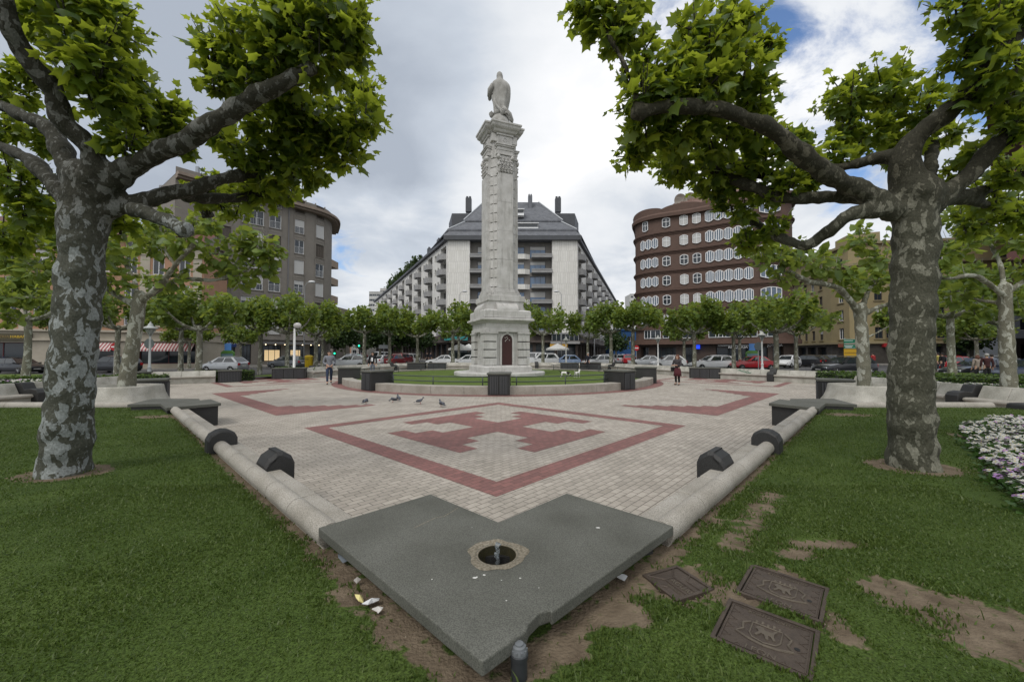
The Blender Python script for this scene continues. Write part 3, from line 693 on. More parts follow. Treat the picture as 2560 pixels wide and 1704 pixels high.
# far curb roll of the lawn
for x0, x1, lab in ((-9.1, -15.3, 'pale stone roll kerb closing the far edge of the left lawn'), (8.4, 12.2, 'pale stone roll kerb closing the far edge of the right lawn')):
    o = thing('stone_kerb', lab, 'kerb', (0, 0, 0))
    mb = MB(); n_ = 5
    for i in range(n_):
        s0, s1 = x0 + (x1 - x0) * i / n_, x0 + (x1 - x0) * (i + 1) / n_; e = .004 * (1 if x1 > x0 else -1)
        mb.tube([(s0 + e, 10.08, .43), (s1 - e, 10.08, .43)], .10, 18)
    mb.build('roll', M_gran, o, auto=35)
    mb = MB(); mb.box(((x0 + x1) / 2, 10.12, .16), (abs(x1 - x0), .14, .42)); mb.build('footing', M_gran, o)
# concrete flared tree planters
def planter(cx, cy, tx, label):
    o = thing('tree_planter', label, 'planter', (cx, cy, 0), 0, 'flared concrete tree planters')
    mb = MB(); n_ = 40; rings = []
    for k, z in ((1.42, 0), (1.27, .10), (1.08, .27), (.96, .45), (.89, .62), (.86, .80), (.84, .84), (.77, .84), (.74, .70)):
        r_ = []
        for i in range(n_):
            a = 2 * math.pi * i / n_; sq = 1 / max(abs(math.cos(a)), abs(math.sin(a))); ra = (.55 + .45 * sq * .92) * k * .86
            r_.append((ra * math.cos(a) * 1.12, ra * math.sin(a), z))
        rings.append(r_)
    mb.loft(rings, cap=False); mb.build('bowl', M_conc, o, True)
    mb = MB(); mb.prism([(.56 * math.cos(i * .5236), .54 * math.sin(i * .5236)) for i in range(12)], .5, .76); mb.build('soil', mat('planter_soil', (.07, .055, .04), .95, (.11, .09, .07), 20), o)
    mb = MB(); mb.box((tx * 1.35, .1, .14), (.8, .7, .28), 0, 0, .9); mb.build('step', M_conc, o, bevel=.03)
    return o
PLL = G(325, 985, .3); PLR = G(2140, 985, .3)
PLL = (-11.3, 11.5); PLR = (10.55, 11.8)
planter(*PLL, 1, 'flared concrete planter holding the leaning plane tree on the left')
planter(*PLR, -1, 'flared concrete planter with a blue graffiti smear holding a plane tree on the right')
# ------------------------------------------------------------ benches with backs
def bench(a, b, label, back=.70, n_pan=None, gap=.0, group='pale stone benches round the square', rise=.3):
    """a->b with the plaza on the right-hand side of the direction"""
    a, b = V2(a), V2(b); t = unit(b - a); n_ = np.array([t[1], -t[0]]); L_ = float(np.linalg.norm(b - a))
    o = thing('backed_bench', label, 'bench', (a[0], a[1], 0), 0, group)
    def q(s, c): p = t * s + n_ * c; return (float(p[0]), float(p[1]))
    k = n_pan or max(2, round(L_ / .78)); mb = MB(); ms = MB(); mf = MB()
    for i in range(k):
        s0, s1 = L_ * i / k + .005, L_ * (i + 1) / k - .005
        pr = [(0.02, .40), (-.16, back), (-.26, back), (-.26, .05), (.02, .05)]
        mb.loft([[(*q(s, c), z) for c, z in pr] for s in (s0, s1)])
    k2 = max(1, k // 2)
    for i in range(k2):
        s0, s1 = L_ * i / k2 + .004, L_ * (i + 1) / k2 - .004
        pr = [(.03, .33), (.03, .42), (.40, .42), (.455, .40), (.47, .36), (.455, .325), (.40, .30), (.03, .30)]
        ms.loft([[(*q(s, c), z) for c, z in pr] for s in (s0, s1)])
        mf.loft([[(*q(s, c), z) for c, z in ((.03, 0), (.03, .298), (.38, .298), (.38, 0))] for s in (s0, s1)])
    mb.build('backrest', M_conc, o, bevel=.012); ms.build('seat', M_gran, o, auto=40); mf.build('front', M_conc, o)
    return o
def arm_divider(p, ang, label):
    """dark granite armrest: tall back part and low front part, ang = heading of the bench"""
    o = thing('bench_armrest', label, 'armrest', (p[0], p[1], 0), ang, 'dark granite armrests of the benches')
    mb = MB(); pr = [(.26, .05), (.28, .74), (.24, .80), (.06, .80), (.02, .76), (-.08, .56), (-.28, .60), (-.46, .56), (-.54, .46), (-.54, .02), (.26, .0)]
    mb.loft([[(x, c, z) for c, z in pr] for x in (-.18, .18)]); mb.build('arm_block', M_dark, o, bevel=.02)
    return o
def ang(a, b): return math.atan2(b[1] - a[1], b[0] - a[0])
M_bin = mat('dark_bin_slats', (.06, .062, .066), .55)
def block(p, rz, wx, wy, h, label, slats=('front',), bins=2):
    """dark granite block with slatted litter-bin doors; front is local -y"""
    o = thing('litter_bin_block', label, 'litter bin', (p[0], p[1], 0), rz, 'dark granite litter-bin blocks')
    mb = MB(); mb.box((0, 0, (h - .07) / 2), (wx, wy, h - .07)); mb.build('body', M_dark, o, bevel=.01)
    mb = MB(); mb.box((0, 0, h - .035), (wx + .08, wy + .08, .07)); mb.build('cap', M_slab, o, bevel=.01)
    for f in slats:
        ww = wx if f == 'front' else wy
        bw = (ww - .12) / bins
        for b in range(bins):
            m = MB(); c = -ww / 2 + .06 + bw * (b + .5)
            n_ = max(3, int(bw / .075))
            for i in range(n_):
                x = c - bw / 2 + .03 + (bw - .06) * (i + .5) / n_; dp = -.014
                if f == 'front': m.box((x, -wy / 2 + dp - .006, h * .46), ((bw - .06) / n_ * .55, .04, h * .80))
                else: m.box(((-1 if f == 'left' else 1) * (wx / 2 - dp - .008 + .012), x, h * .46), (.04, (bw - .06) / n_ * .55, h * .80))
            m.build('bin_door', M_bin, o)
    return o
bl = bench
bl(PER[0], PER[1], 'pale panelled stone bench at the left edge of the square, behind the lamp post')
bl((PER[2][0] + 1.5, PER[2][1] + .6), PER[3], 'short pale stone bench behind the man in the grey hoodie')
bl(PER[3], PER[4], 'pale stone bench at the left back, behind the man in black')
bl(PER[4], PER[5], 'pale stone bench at the left back corner of the square')
bl(PER[5], (-2.2, PER[5][1] + .1), 'pale stone bench at the back, seen left of the monument')
bl((-.6, PER[5][1] + .2), PER[6], 'pale stone bench at the back, seen right of the monument')
bl(PER[6], PER[7], 'pale stone bench at the right back corner of the square')
bl(PER[7], PER[8], 'pale stone bench at the right back, left of the standing woman')
bl(PER[8], (PER[9][0] - .5, PER[9][1] + 1.0), 'short pale stone bench with grey tags behind the standing woman')
b9 = bl(PER[9], (16.2, 24.5), 'pale panelled stone bench with a green graffiti tag')
bl((16.2, 24.5), PER[10], 'pale panelled stone bench right of the armrest, plain panels')
# graffiti tag
tp = D(1855, 928.5, 25.6); dirb = ang(PER[9], (16.2, 24.5))
mb = MB(); M_green = mat('green_spray_paint', (.05, .17, .10), .7)
pts = [Vector((-.46, 0, .02)), Vector((-.3, 0, .10)), Vector((-.2, 0, -.02)), Vector((-.06, 0, .08)), Vector((.04, 0, -.04)), Vector((.16, 0, .03)), Vector((.26, 0, -.08)), Vector((.42, 0, -.05)), Vector((.3, 0, -.12)), Vector((-.1, 0, -.03)), Vector((-.42, 0, .06))]
fr = unit(V2((16.2, 24.5)) - V2(PER[9])); nr = np.array([fr[1], -fr[0]])
mid = V2(PER[9]) + fr * 2.0
mb.tube([(float(mid[0] + fr[0] * p.x + nr[0] * (.02 - .6 * (.55 + p.z - .40) + .012)) - PER[9][0], float(mid[1] + fr[1] * p.x + nr[1] * (.02 - .6 * (.55 + p.z - .40) + .012)) - PER[9][1], .55 + p.z) for p in pts], .016, 6)
mb.build('graffiti', M_green, b9)
arm_divider((16.2, 24.5), ang(PER[9], PER[10]), 'dark granite armrest between the two right-hand panelled benches')
arm_divider((-14.9, 29.6), ang(PER[2], PER[3]), 'dark granite armrest behind the man in the grey hoodie')
arm_divider(PER[4], ang(PER[3], PER[4]), 'dark granite armrest on the left back bench, beside the man in black')
arm_divider(PER[7], ang(PER[7], PER[8]), 'dark granite armrest on the right back bench, below the no-entry sign')
arm_divider((-2.0, PER[5][1]), 0, 'dark granite armrest at the back, touching the left side of the monument in view')
arm_divider((2.6, PER[5][1] + .25), 0, 'dark granite armrest at the back, just right of the monument')
block((-17.1, 23.95), ang(PER[0], PER[1]), 1.15, .8, .72, 'dark granite block closing the right end of the left panelled bench', bins=1)
block((-15.2, 27.0), ang((-16.3, 26.6), (-14.6, 27.2)), 2.0, .8, .74, 'wide dark granite bin block at the foot of the white lamp post on the left', bins=3)
block((13.35, 27.4), ang((12.8, 27.9), (14.9, 27.0)), 1.9, .8, .74, 'wide dark granite bin block between the benches, right of the standing woman', bins=3)
block((-19.6 + 1.2 - 1.9, 21.3), R(-10), .9, .9, .74, 'dark slatted bin block at the left end of the left panelled bench', ('front',), 1)
block((18.5, 21.5), R(12), .9, .9, .78, 'dark slatted bin block at the right end of the right panelled bench', ('front', 'left'), 1)
block((-9.2, 38.2), 0, 1.7, .8, .82, 'plain dark granite block at the left back, beside a slatted one', (), 0)
block((-7.3, 38.4), 0, 1.7, .8, .78, 'dark slatted bin block at the left back, beside a plain one', bins=3)
block((5.6, 38.4), 0, 1.7, .8, .78, 'dark slatted bin block at the right back, beside a plain one', bins=3)
block((7.6, 38.3), 0, 1.9, .8, .82, 'plain dark granite block at the right back, beside a slatted one', (), 0)
block((-12.75, 13.9), R(35), .95, .9, .86, 'dark slatted bin block behind the planter on the left', ('front', 'right'), 1)
block((11.35, 13.9), R(-35), .95, .9, .86, 'dark slatted bin block behind the planter on the right', ('front', 'left'), 1)
# side benches beyond the near lawn
sb = 'side benches beyond the near lawn'
def side_bench(a, b, lab):
    return bench(a, b, lab, .78, None, 0, sb)
side_bench((-16.1, 8.0), (-16.2, 13.0), 'pale stone side bench at the left frame edge, left of the black armrest')
side_bench((-16.2, 13.5), (-16.6, 17.0), 'pale stone side bench on the left, seen past the big trunk')
side_bench((14.6, 17.0), (14.25, 12.6), 'pale stone side bench on the right, seen past the big trunk')
side_bench((14.25, 12.1), (14.2, 7.0), 'pale stone side bench at the right frame edge, below the hedge')
arm_divider((-16.15, 13.2), R(90), 'big black granite armrest on the left side bench with a white sticker')
arm_divider((14.25, 12.35), R(-90), 'big black granite armrest on the right side bench')
o = thing('kerb_block', 'low black chamfered granite block ending the kerb at the right frame edge', 'granite block', (12.75, 9.75, 0))
mb = MB(); mb.box((0, 0, .26), (.75, .5, .56), 0, 0, .86); mb.build('arm_block', M_dark, o, bevel=.05)
bench((-11.2, 17.0), (-10.9, 17.0), 'x') if False else None
# ramp wall + clipped hedges
# ------------------------------------------------------------ circular wall, railings, bin blocks round the monument
def pol(r_, deg):                      # degrees from the direction towards the camera, + to the right
    d = np.array(W(0, -1)); a = R(deg); v = np.array([d[0] * math.cos(a) - d[1] * math.sin(a), d[0] * math.sin(a) + d[1] * math.cos(a)])
    return (MON[0] + float(v[0]) * r_, MON[1] + float(v[1]) * r_)
o = thing('circular_wall', 'low pale stone wall ringing the round lawn of the monument', 'low wall', (0, 0, 0))
mb = MB(); NS = 40
for i in range(NS):
    d0, d1 = 360 * i / NS + .04, 360 * (i + 1) / NS - .04; k = 4; rings = []
    for j in range(k + 1):
        d = d0 + (d1 - d0) * j / k
        rings.append([(*pol(9.6, d), 0), (*pol(9.6, d), .345), (*pol(9.57, d), .36), (*pol(9.05, d), .36), (*pol(9.05, d), 0)])
    mb.loft(rings)
mb.build('ring', M_gran, o)
ring_lab = {0: 'dark slatted bin block on the ring wall, straight in front of the monument', -39.5: 'dark slatted bin block on the ring wall, front left, right of the hoodie man', 39.5: 'dark slatted bin block on the ring wall, front right, near the woman',
            -70: 'plain dark granite block on the ring wall, far left side', 70: 'plain dark granite block on the ring wall, far right side'}
for dg, lab in ring_lab.items():
    p = pol(9.2, dg); block(p, R(dg) + AXA, .92, 1.15, .93, lab, ('front',) if abs(dg) < 60 else (), 2)
def railing(d0, d1, label):
    o = thing('railing', label, 'railing', (0, 0, 0), 0, 'low grey-green pipe railings round the lawn')
    n_ = max(6, int(abs(d1 - d0) / 2.5))
    for z in (.72, .50):
        mb = MB(); mb.tube([(*pol(8.88, d0 + (d1 - d0) * i / n_), z) for i in range(n_ + 1)], .024, 8); mb.build('rail', M_rail, o, True)
    k = max(2, int(abs(d1 - d0) / 14))
    for i in range(k + 1):
        d = d0 + 1.5 + (d1 - d0 - 3) * i / k; mb = MB(); mb.tube([(*pol(8.88, d), .22), (*pol(8.88, d), .73)], .026, 8); mb.build('post', M_rail, o, True)
railing(-36, -3.3, 'grey-green pipe railing along the ring wall, left of the front bin block')
railing(3.3, 36, 'grey-green pipe railing along the ring wall, right of the front bin block')
railing(-150, -74, 'grey-green pipe railing along the far left of the round lawn')
railing(74, 150, 'grey-green pipe railing along the far right of the round lawn')
# ------------------------------------------------------------ monument
TH = R(24)                              # the front with the door faces right of the camera
mo = thing('monument_column', 'tall pale stone column with a statue on top, in the middle of the round lawn', 'monument', (MON[0], MON[1], 0), TH + AXA)
mb = MB(); mb.lathe([(3.0, .2), (3.0, .50), (2.96, .54), (.1, .54)], n=64); mb.build('step', M_stone, mo, auto=30)
def sq(h, c=0):                         # square outline, optionally with notched corners
    if not c: return [(-h, -h), (h, -h), (h, h), (-h, h)]
    k = h - c
    return [(-k, -h), (k, -h), (k, -k), (h, -k), (h, k), (k, k), (k, h), (-k, h), (-k, k), (-h, k), (-h, -k), (-k, -k)]
def mold(mb, prof, c=0):
    rings = [[(x, y, z) for x, y in sq(h, c)] for h, z in prof]; mb.loft(rings)
# pedestal
jn = MB(); mb = MB(); mold(mb, [(1.62, .54), (1.62, .86), (1.54, .92), (1.50, .96), (1.40, .97)])
mold(mb, [(1.30, .9), (1.30, 3.3)])
for sx in (-1, 1):
    for sy in (-1, 1):
        for i in range(4):                  # corner piers in coursed blocks
            z0 = .97 + i * .50; mb.box((sx * 1.12, sy * 1.12, z0 + .24), (.78, .78, .435))
        jn.box((sx * 1.06, sy * 1.06, 1.95), (.62, .62, 1.96))
        mb.box((sx * 1.12, sy * 1.12, 2.93), (.82, .82, .05)); mb.box((sx * 1.12, sy * 1.12, 3.01), (.90, .90, .10))
mold(mb, [(1.45, 3.06), (1.50, 3.08), (1.50, 3.26), (1.44, 3.28), (1.44, 3.62), (1.52, 3.66), (1.58, 3.74), (1.74, 3.80), (1.74, 3.90), (1.70, 3.93), (1.2, 4.0)])
jn.build('mortar', M_joint, mo); mb.build('pedestal', M_stone, mo, bevel=.006, seg=1)
M_door = mat('oxblood_door', (.048, .015, .014), .5, (.034, .012, .011), 8)
def archpoly(w_, z0, z1, n_=10):
    r_ = w_ / 2; pts = [(-r_, z0), (r_, z0)]
    for i in range(n_ + 1):
        a = math.pi * i / n_; pts.append((r_ * math.cos(a), z1 - r_ + r_ * math.sin(a)))
    return pts
def archframe(mb, face, wi, wo, z0, z1, y0, y1):
    pi_, po = archpoly(wi, z0, z1), archpoly(wo, z0, z1 + (wo - wi) / 2); n_ = len(pi_)
    ca, sa = math.cos(face), math.sin(face)
    def T(x, y, z): return (x * ca - y * sa, x * sa + y * ca, z)
    for i in range(1, n_):
        j = (i + 1) % n_
        if i == n_ - 1: j = 0
        a, b, c, d = pi_[i], pi_[j], po[j], po[i]
        mb.add([T(a[0], y0, a[1]), T(b[0], y0, b[1]), T(c[0], y0, c[1]), T(d[0], y0, d[1]), T(a[0], y1, a[1]), T(b[0], y1, b[1]), T(c[0], y1, c[1]), T(d[0], y1, d[1])],
               [(0, 1, 2, 3), (0, 4, 5, 1), (3, 2, 6, 7), (1, 5, 6, 2), (0, 3, 7, 4)])
def archpanel(mb, face, w_, z0, z1, y):
    ca, sa = math.cos(face), math.sin(face)
    mb.add([(x * ca - y * sa, x * sa + y * ca, z) for x, z in archpoly(w_, z0, z1)], [tuple(range(len(archpoly(w_, z0, z1))))])
mb = MB(); archpanel(mb, 0, .72, .98, 2.92, -1.315); d_ = mb.build('door', M_door, mo)
mb = MB(); archframe(mb, 0, .72, .96, .98, 2.92, -1.38, -1.30)
mb.box((0, -1.40, 3.10), (.16, .10, .26)); mb.build('door_frame', M_stone, mo)
mb = MB()
for x, z in ((-.12, 2.72), (.05, 2.66), (-.05, 2.58), (.18, 2.56), (-.1, 2.5), (.0, 2.75)): mb.box((x, -1.32, z), (.05, .006, .04), 0)
mb.build('paper_scraps', M_drop, d_)
for k in (1, 2, 3):
    mb = MB(); archframe(mb, -k * math.pi / 2, .62, .84, 1.35, 3.0, -1.37, -1.30); archpanel(mb, -k * math.pi / 2, .62, 1.35, 3.0, -1.305); mb.build('niche', M_stone, mo)
# scrolled plinth
mb = MB()
mold(mb, [(1.58, 3.97), (1.58, 4.40), (1.50, 4.46), (1.30, 4.50)])
mold(mb, [(1.2, 4.4), (1.2, 5.0), (1.27, 5.06), (1.27, 5.40), (1.2, 5.42)])
for k in range(4):
    a = k * math.pi / 2; ca, sa = math.cos(a), math.sin(a); pr = []
    for i in range(9):
        t_ = i / 8; pr.append((-1.56 + .46 * t_ - .0 * t_, 4.46 + .56 * (1 - (1 - t_) ** 2.2)))
    pr = [(-1.0, 4.4)] + [(-1.56, 4.4)] + [(-1.56 + .5 * (1 - math.cos(i / 8 * math.pi / 2)) , 4.44 + .50 * math.sin(i / 8 * math.pi / 2)) for i in range(9)] + [(-1.0, 4.95)]
    mb.loft([[(x * ca - y * sa, x * sa + y * ca, z) for y, z in pr] for x in (-.72, .72)])
mb.build('plinth', M_stone, mo, bevel=.012)
# shaft: core, pilasters, corner quoins
jn = MB(); mb = MB()
for k in range(4):
    a = k * math.pi / 2; ca, sa = math.cos(a), math.sin(a)
    def B(x, y, z, dx, dy, dz): mb.box((x * ca - y * sa, x * sa + y * ca, z), (dx, dy, dz), a)
    B(0, -1.04, 5.5, 1.44, .40, .20); B(0, -1.0, 5.68, 1.28, .36, .12); B(0, -.97, 5.79, 1.2, .34, .09); B(0, -.94, 5.86, 1.10, .33, .06)
    for z in np.arange(5.9, 13.3, 1.86):
        h = min(1.85, 13.35 - z); B(0, -.79, z + h / 2, 1.02, .62, h)
mb.box((0, 0, 9.4), (1.42, 1.42, 8.0))
for sx in (-1, 1):
    for sy in (-1, 1):
        for z in np.arange(5.42, 15.4, .60):
            h = min(.545, 15.5 - z); mb.box((sx * .52, sy * .52, z + h / 2), (.56, .5, h), math.atan2(sy, sx) - math.pi / 2)
        jn.box((sx * .47, sy * .47, 10.4), (.54, .5, 9.9), math.atan2(sy, sx) - math.pi / 2)
jn.build('mortar', M_joint, mo); mb.build('shaft', M_stone, mo)
# capitals: acanthus leaves in relief
mb = MB()
for k in range(4):
    a = k * math.pi / 2; ca, sa = math.cos(a), math.sin(a)
    def T(x, y, z): return (x * ca - y * sa, x * sa + y * ca, z)
    mb.box(T(0, -.72, 13.95), (1.06, .60, 1.2), a); mb.box(T(0, -.74, 13.36), (1.12, .62, .07), a)
    for row, (z, nx, s) in enumerate(((13.52, 5, .13), (13.78, 4, .13), (14.02, 5, .13), (14.22, 4, .12))):
        for i in range(nx):
            x = (i - (nx - 1) / 2) * (1.0 / nx); y = -1.05
            mb.ball(T(x, y, z), (s * .62, s * .62, s * 1.1), 7, 5)
            mb.ball(T(x, y - .09, z + .10), (s * .5, s * .5, s * .42), 6, 4)
            mb.box(T(x + .09, y - .02, z + .02), (.035, .10, .2), a)
    for x in (-.48, .48): mb.ball(T(x, -1.06, 14.4), (.14, .15, .16), 9, 6); mb.ball(T(x, -1.06, 13.9), (.08, .10, .12), 7, 5)
mb.build('capital', M_stone, mo, auto=50)
# entablature and cornice
mb = MB()
for k in range(4):
    a = k * math.pi / 2; ca, sa = math.cos(a), math.sin(a)
    def B(x, y, z, dx, dy, dz): mb.box((x * ca - y * sa, x * sa + y * ca, z), (dx, dy, dz), a)
    B(0, -.78, 14.62, 1.22, .62, .10); B(0, -.74, 14.78, 1.06, .60, .22); B(0, -.76, 14.98, 1.10, .62, .20); B(0, -.80, 15.13, 1.22, .66, .09); B(0, -.84, 15.21, 1.30, .68, .06)
    B(0, -.66, 15.55, 1.02, .60, .7); B(0, -.72, 15.92, 1.16, .62, .10)
mb.box((0, 0, 15.4), (1.5, 1.5, 1.9))
for sx in (-1, 1):
    for sy in (-1, 1): mb.box((sx * .66, sy * .66, 15.72), (.46, .46, .5))
mold(mb, [(1.02, 16.0), (1.10, 16.06), (1.16, 16.18), (1.24, 16.24), (1.30, 16.32), (1.33, 16.45), (1.38, 16.50), (1.38, 16.60), (1.0, 16.66)], .34)
mb.build('cornice', M_stone, mo)
mb = MB()
for k in range(4):
    a = k * math.pi / 2; ca, sa = math.cos(a), math.sin(a)
    vs = []; fs = []
    for i in range(20):
        q = 2 * math.pi * i / 20
        for r_, y in ((.10, -.99), (.14, -1.0), (.17, -.965)): vs.append(((r_ * math.cos(q)) * ca - y * sa, (r_ * math.cos(q)) * sa + y * ca, 15.62 + r_ * math.sin(q)))
    for i in range(20):
        j = (i + 1) % 20; fs += [(i * 3, i * 3 + 1, j * 3 + 1, j * 3), (i * 3 + 1, i * 3 + 2, j * 3 + 2, j * 3 + 1)]
    mb.add(vs, fs)
mb.build('rosette', M_stone, mo, True)
# statue: veiled figure on a half globe, seen from behind, arms joined to its left
st = link('statue', None, mo, (0, 0, 16.98), -TH); st.scale = (.88, .95, 1.12)
mb = MB()
# outline from below: (z, x-left, x-right, depth front, depth back)
prof = [(.62, -.50, .48, .45, .42), (.9, -.46, .58, .45, .45), (1.2, -.48, .66, .44, .48), (1.5, -.55, .74, .42, .5), (1.75, -.56, .80, .42, .5), (2.05, -.50, .84, .42, .5), (2.3, -.55, .82, .45, .48), (2.5, -.68, .74, .46, .45), (2.65, -.64, .60, .42, .42), (2.78, -.45, .42, .34, .36), (2.90, -.24, .26, .26, .28), (3.02, -.25, .24, .27, .28), (3.14, -.26, .23, .27, .27), (3.26, -.23, .19, .23, .24), (3.35, -.13, .09, .13, .13)]
n_ = 40; rings = []; M_stat = speck('dull_statue_stone', (.33, .325, .305), (.43, .425, .405), 30, rough=.9, big=(.6, .59, .57), bump=.1)
for z, xl, xr, df, db in prof:
    r_ = []; cx = (xl + xr) / 2; hx = (xr - xl) / 2
    for i in range(n_):
        a = 2 * math.pi * i / n_; c, s = math.cos(a), math.sin(a)
        fold = 1 + (.055 * math.sin(a * 7 + z * 1.9) + .03 * math.sin(a * 12 - z * 2.6)) * (1 if z < 2.7 else .25)
        r_.append((cx + hx * c * fold, (df if s < 0 else db) * s * fold * 1.0, z))
    rings.append(r_)
mb.loft(rings)
mb.build('figure', M_stat, st, True).data.name = 'figure'
mb = MB()
mb.tube([(-.50, -.10, 2.50), (-.78, .02, 2.28), (-.86, .22, 2.06), (-.72, .42, 2.02)], [.22, .19, .14, .09], 12)
mb.tube([(-.20, .30, 2.55), (-.55, .45, 2.3), (-.80, .40, 2.08)], [.2, .16, .10], 12)
mb.ball((-.82, .36, 1.98), (.14, .13, .16), 10, 8); mb.tube([(-.5, .1, 2.0), (-.52, .15, 1.75), (-.48, .1, 1.5)], [.16, .12, .05], 10)
mb.build('arms', M_stat, st, True)
mb = MB(); mb.tube([(.25, -.30, 1.05), (.50, -.38, .80), (.80, -.30, .60), (.95, -.1, .35), (.90, .1, .15)], [.14, .15, .14, .12, .08], 12)
mb.tube([(-.42, -.30, 1.6), (-.22, -.42, 1.1), (.1, -.46, .78), (.55, -.42, .55), (.86, -.3, .2)], [.06, .09, .11, .11, .08], 10); mb.build('drapery', M_stat, st, True)
mb = MB(); mb.ball((0, 0, -.2), (.86, .84, .97), 24, 14); mb.build('globe', M_stat, st, True)
for x, y, z in ((-.62, -.28, .62), (.24, -.62, .62)):
    mb = MB(); mb.ball((x, y, z), (.17, .17, .19), 12, 9)
    for i in range(9): mb.ball((x + .13 * math.cos(i * .7), y + .13 * math.sin(i * .7), z + .06 + .05 * math.sin(i * 2.1)), .07, 6, 5)
    mb.ball((x, y - .17, z - .01), (.03, .03, .03), 6, 4); mb.tube([(x + .12, y, z - .1), (x + .34, y + .05, z - .02), (x + .5, y + .1, z - .2)], [.08, .07, .02], 8); mb.build('cherub', M_stat, st, True)
# ------------------------------------------------------------ covers, spot, litter
def cover(pts, label, words, cat='manhole cover'):
    P_ = [V2(p) for p in pts]; c = sum(P_) / 4; ux = unit((P_[1] - P_[0]) + (P_[2] - P_[3])); uy = np.array([-ux[1], ux[0]])
    wd = (np.linalg.norm(P_[1] - P_[0]) + np.linalg.norm(P_[2] - P_[3])) / 2; hd = (np.linalg.norm(P_[3] - P_[0]) + np.linalg.norm(P_[2] - P_[1])) / 2
    o = thing('manhole_cover', label, cat or 'manhole cover', (c[0], c[1], ZL - .046), math.atan2(ux[1], ux[0]))
    mb = MB(); t_ = .02
    for sx, sy, dx, dy in ((0, 1, wd, t_), (0, -1, wd, t_), (1, 0, t_, hd - 2 * t_), (-1, 0, t_, hd - 2 * t_)):
        mb.box((sx * (wd / 2 - t_ / 2), sy * (hd / 2 - t_ / 2), .012), (dx, dy, .052))
    mb.build('frame', M_iron, o, bevel=.003)
    return o, wd, hd
for pts, lab in ((COV_B, 'square iron inspection cover with a lion shield, the farther of the pair'), (COV_C, 'square iron inspection cover with a lion shield, the nearer of the pair')):
    o, wd, hd = cover(pts, lab, None)
    mb = MB(); w2, h2 = wd / 2 - .026, hd / 2 - .026; mb.box((0, 0, .012), (w2 * 2, h2 * 2, .036))
    for k in range(-9, 10):                # diamond tread ribs clipped to the lid
        for sg in (1, -1):
            p = []
            for i in range(-30, 31):
                x = i / 30 * w2 * .92; y = sg * x * .8 + k * .075
                if abs(y) < h2 * .92 and not (abs(x) < .13 and abs(y) < .15): p.append((x, y, .030))
                else:
                    if len(p) > 2: mb.tube([p[0], p[-1]], .0028, 4)
                    p = []
            if len(p) > 2: mb.tube([p[0], p[-1]], .0028, 4)
    for sx, sy, dx, dy in ((0, 1, w2 * 1.9, .006), (0, -1, w2 * 1.9, .006), (1, 0, .006, h2 * 1.9), (-1, 0, .006, h2 * 1.9)): mb.box((sx * w2 * .95, sy * h2 * .95, .031), (dx, dy, .006))
    lid = mb.build('lid', M_iron, o)
    M_em = mat('worn_iron_emblem', (.125, .105, .078), .65, (.085, .07, .055), 25, metal=.2)
    mb = MB(); sh = [(-.065, .065), (.065, .065), (.065, -.03), (.05, -.06), (0, -.075), (-.05, -.06), (-.065, -.03), (-.065, .065)]
    mb.tube([(x, y, .032) for x, y in sh], .004, 6)
    lion = [(-.048, .022), (-.036, .046), (-.014, .044), (-.008, .026), (.022, .024), (.036, .05), (.046, .05), (.034, .02), (.036, -.004), (.046, -.03), (.036, -.034), (.022, -.008), (.012, -.008), (.018, -.04), (.006, -.042), (-.004, -.012), (-.018, -.006), (-.034, -.036), (-.044, -.032), (-.03, .0), (-.036, .016)]
    mb.prism(lion, .028, .036)
    for i in range(5): mb.ball((-.05 + i * .025, .082 + .008 * (i % 2), .031), (.009, .012, .006), 6, 4)
    for sg in (-1, 1):
        mb.tube([(sg * .075, .06, .032), (sg * .105, .03, .032), (sg * .095, -.02, .032), (sg * .12, -.06, .032), (sg * .06, -.085, .032), (0, -.095, .032)], .006, 6)
    mb.build('emblem', M_em, lid)
    text('lettering', 'LEON', .05, M_em, lid, (0, -.155, .031), (0, 0, 0), .003)
    text('lettering', 'AYUNTAMIENTO', .026, M_em, lid, (0, .15, .031), (0, 0, 0), .003)
    mb = MB(); mb.lathe([(.012, .0), (.012, .032), (.001, .0325)], (w2 * .72, -h2 * .1, 0), 10); mb.build('key_hole', M_black, lid)
o, wd, hd = cover(COV_A, 'small cast-iron water cover lettered AGUAS, half sunk in earth by the slab', None)
mb = MB(); mb.box((0, 0, .016), (wd - .05, hd - .05, .03))
for a, b in (((-.13, .10), (-.05, .02)), ((-.05, .02), (.14, .02)), ((-.05, -.05), (.14, -.05)), ((-.13, -.12), (-.05, -.05)), ((-.05, .02), (-.05, -.05)), ((-.02, .13), (.02, .06)), ((.02, .06), (.14, .06)), ((-.02, -.13), (.02, -.09))): mb.tube([(*a, .033), (*b, .033)], .005, 5)
lid = mb.build('lid', M_iron, o)
text('lettering', 'AGUAS', .052, M_em, lid, (.05, -.015, .032), (0, 0, 0), .004)
text('lettering', 'SERVICIO', .026, M_em, lid, (.05, -.075, .032), (0, 0, 0), .003)
mb = MB(); P_ = [V2(p) for p in COV_A]
x, y = G(1298, 1690, ZL)
o = thing('ground_spotlight', 'stubby dark metal lamp post standing at the chipped tip of the slab', 'ground light', (x + .0, y + .02, ZL - .03))
mb = MB(); mb.lathe([(.036, -.07), (.036, .095), (.040, .098), (.040, .115), (.036, .118)], n=24); mb.build('body', mat('dark_anodised', (.03, .033, .037), .5), o, auto=40)
mb = MB(); mb.lathe([(.036, .118), (.036, .13), (.030, .138), (.029, .147), (.020, .152), (.019, .158), (.001, .160)], n=24)
for i in range(10): mb.box((.033 * math.cos(i * .628), .033 * math.sin(i * .628), .132), (.008, .008, .010), i * .628)
mb.build('cap', mat('grey_cap', (.13, .14, .15), .45), o, auto=40)
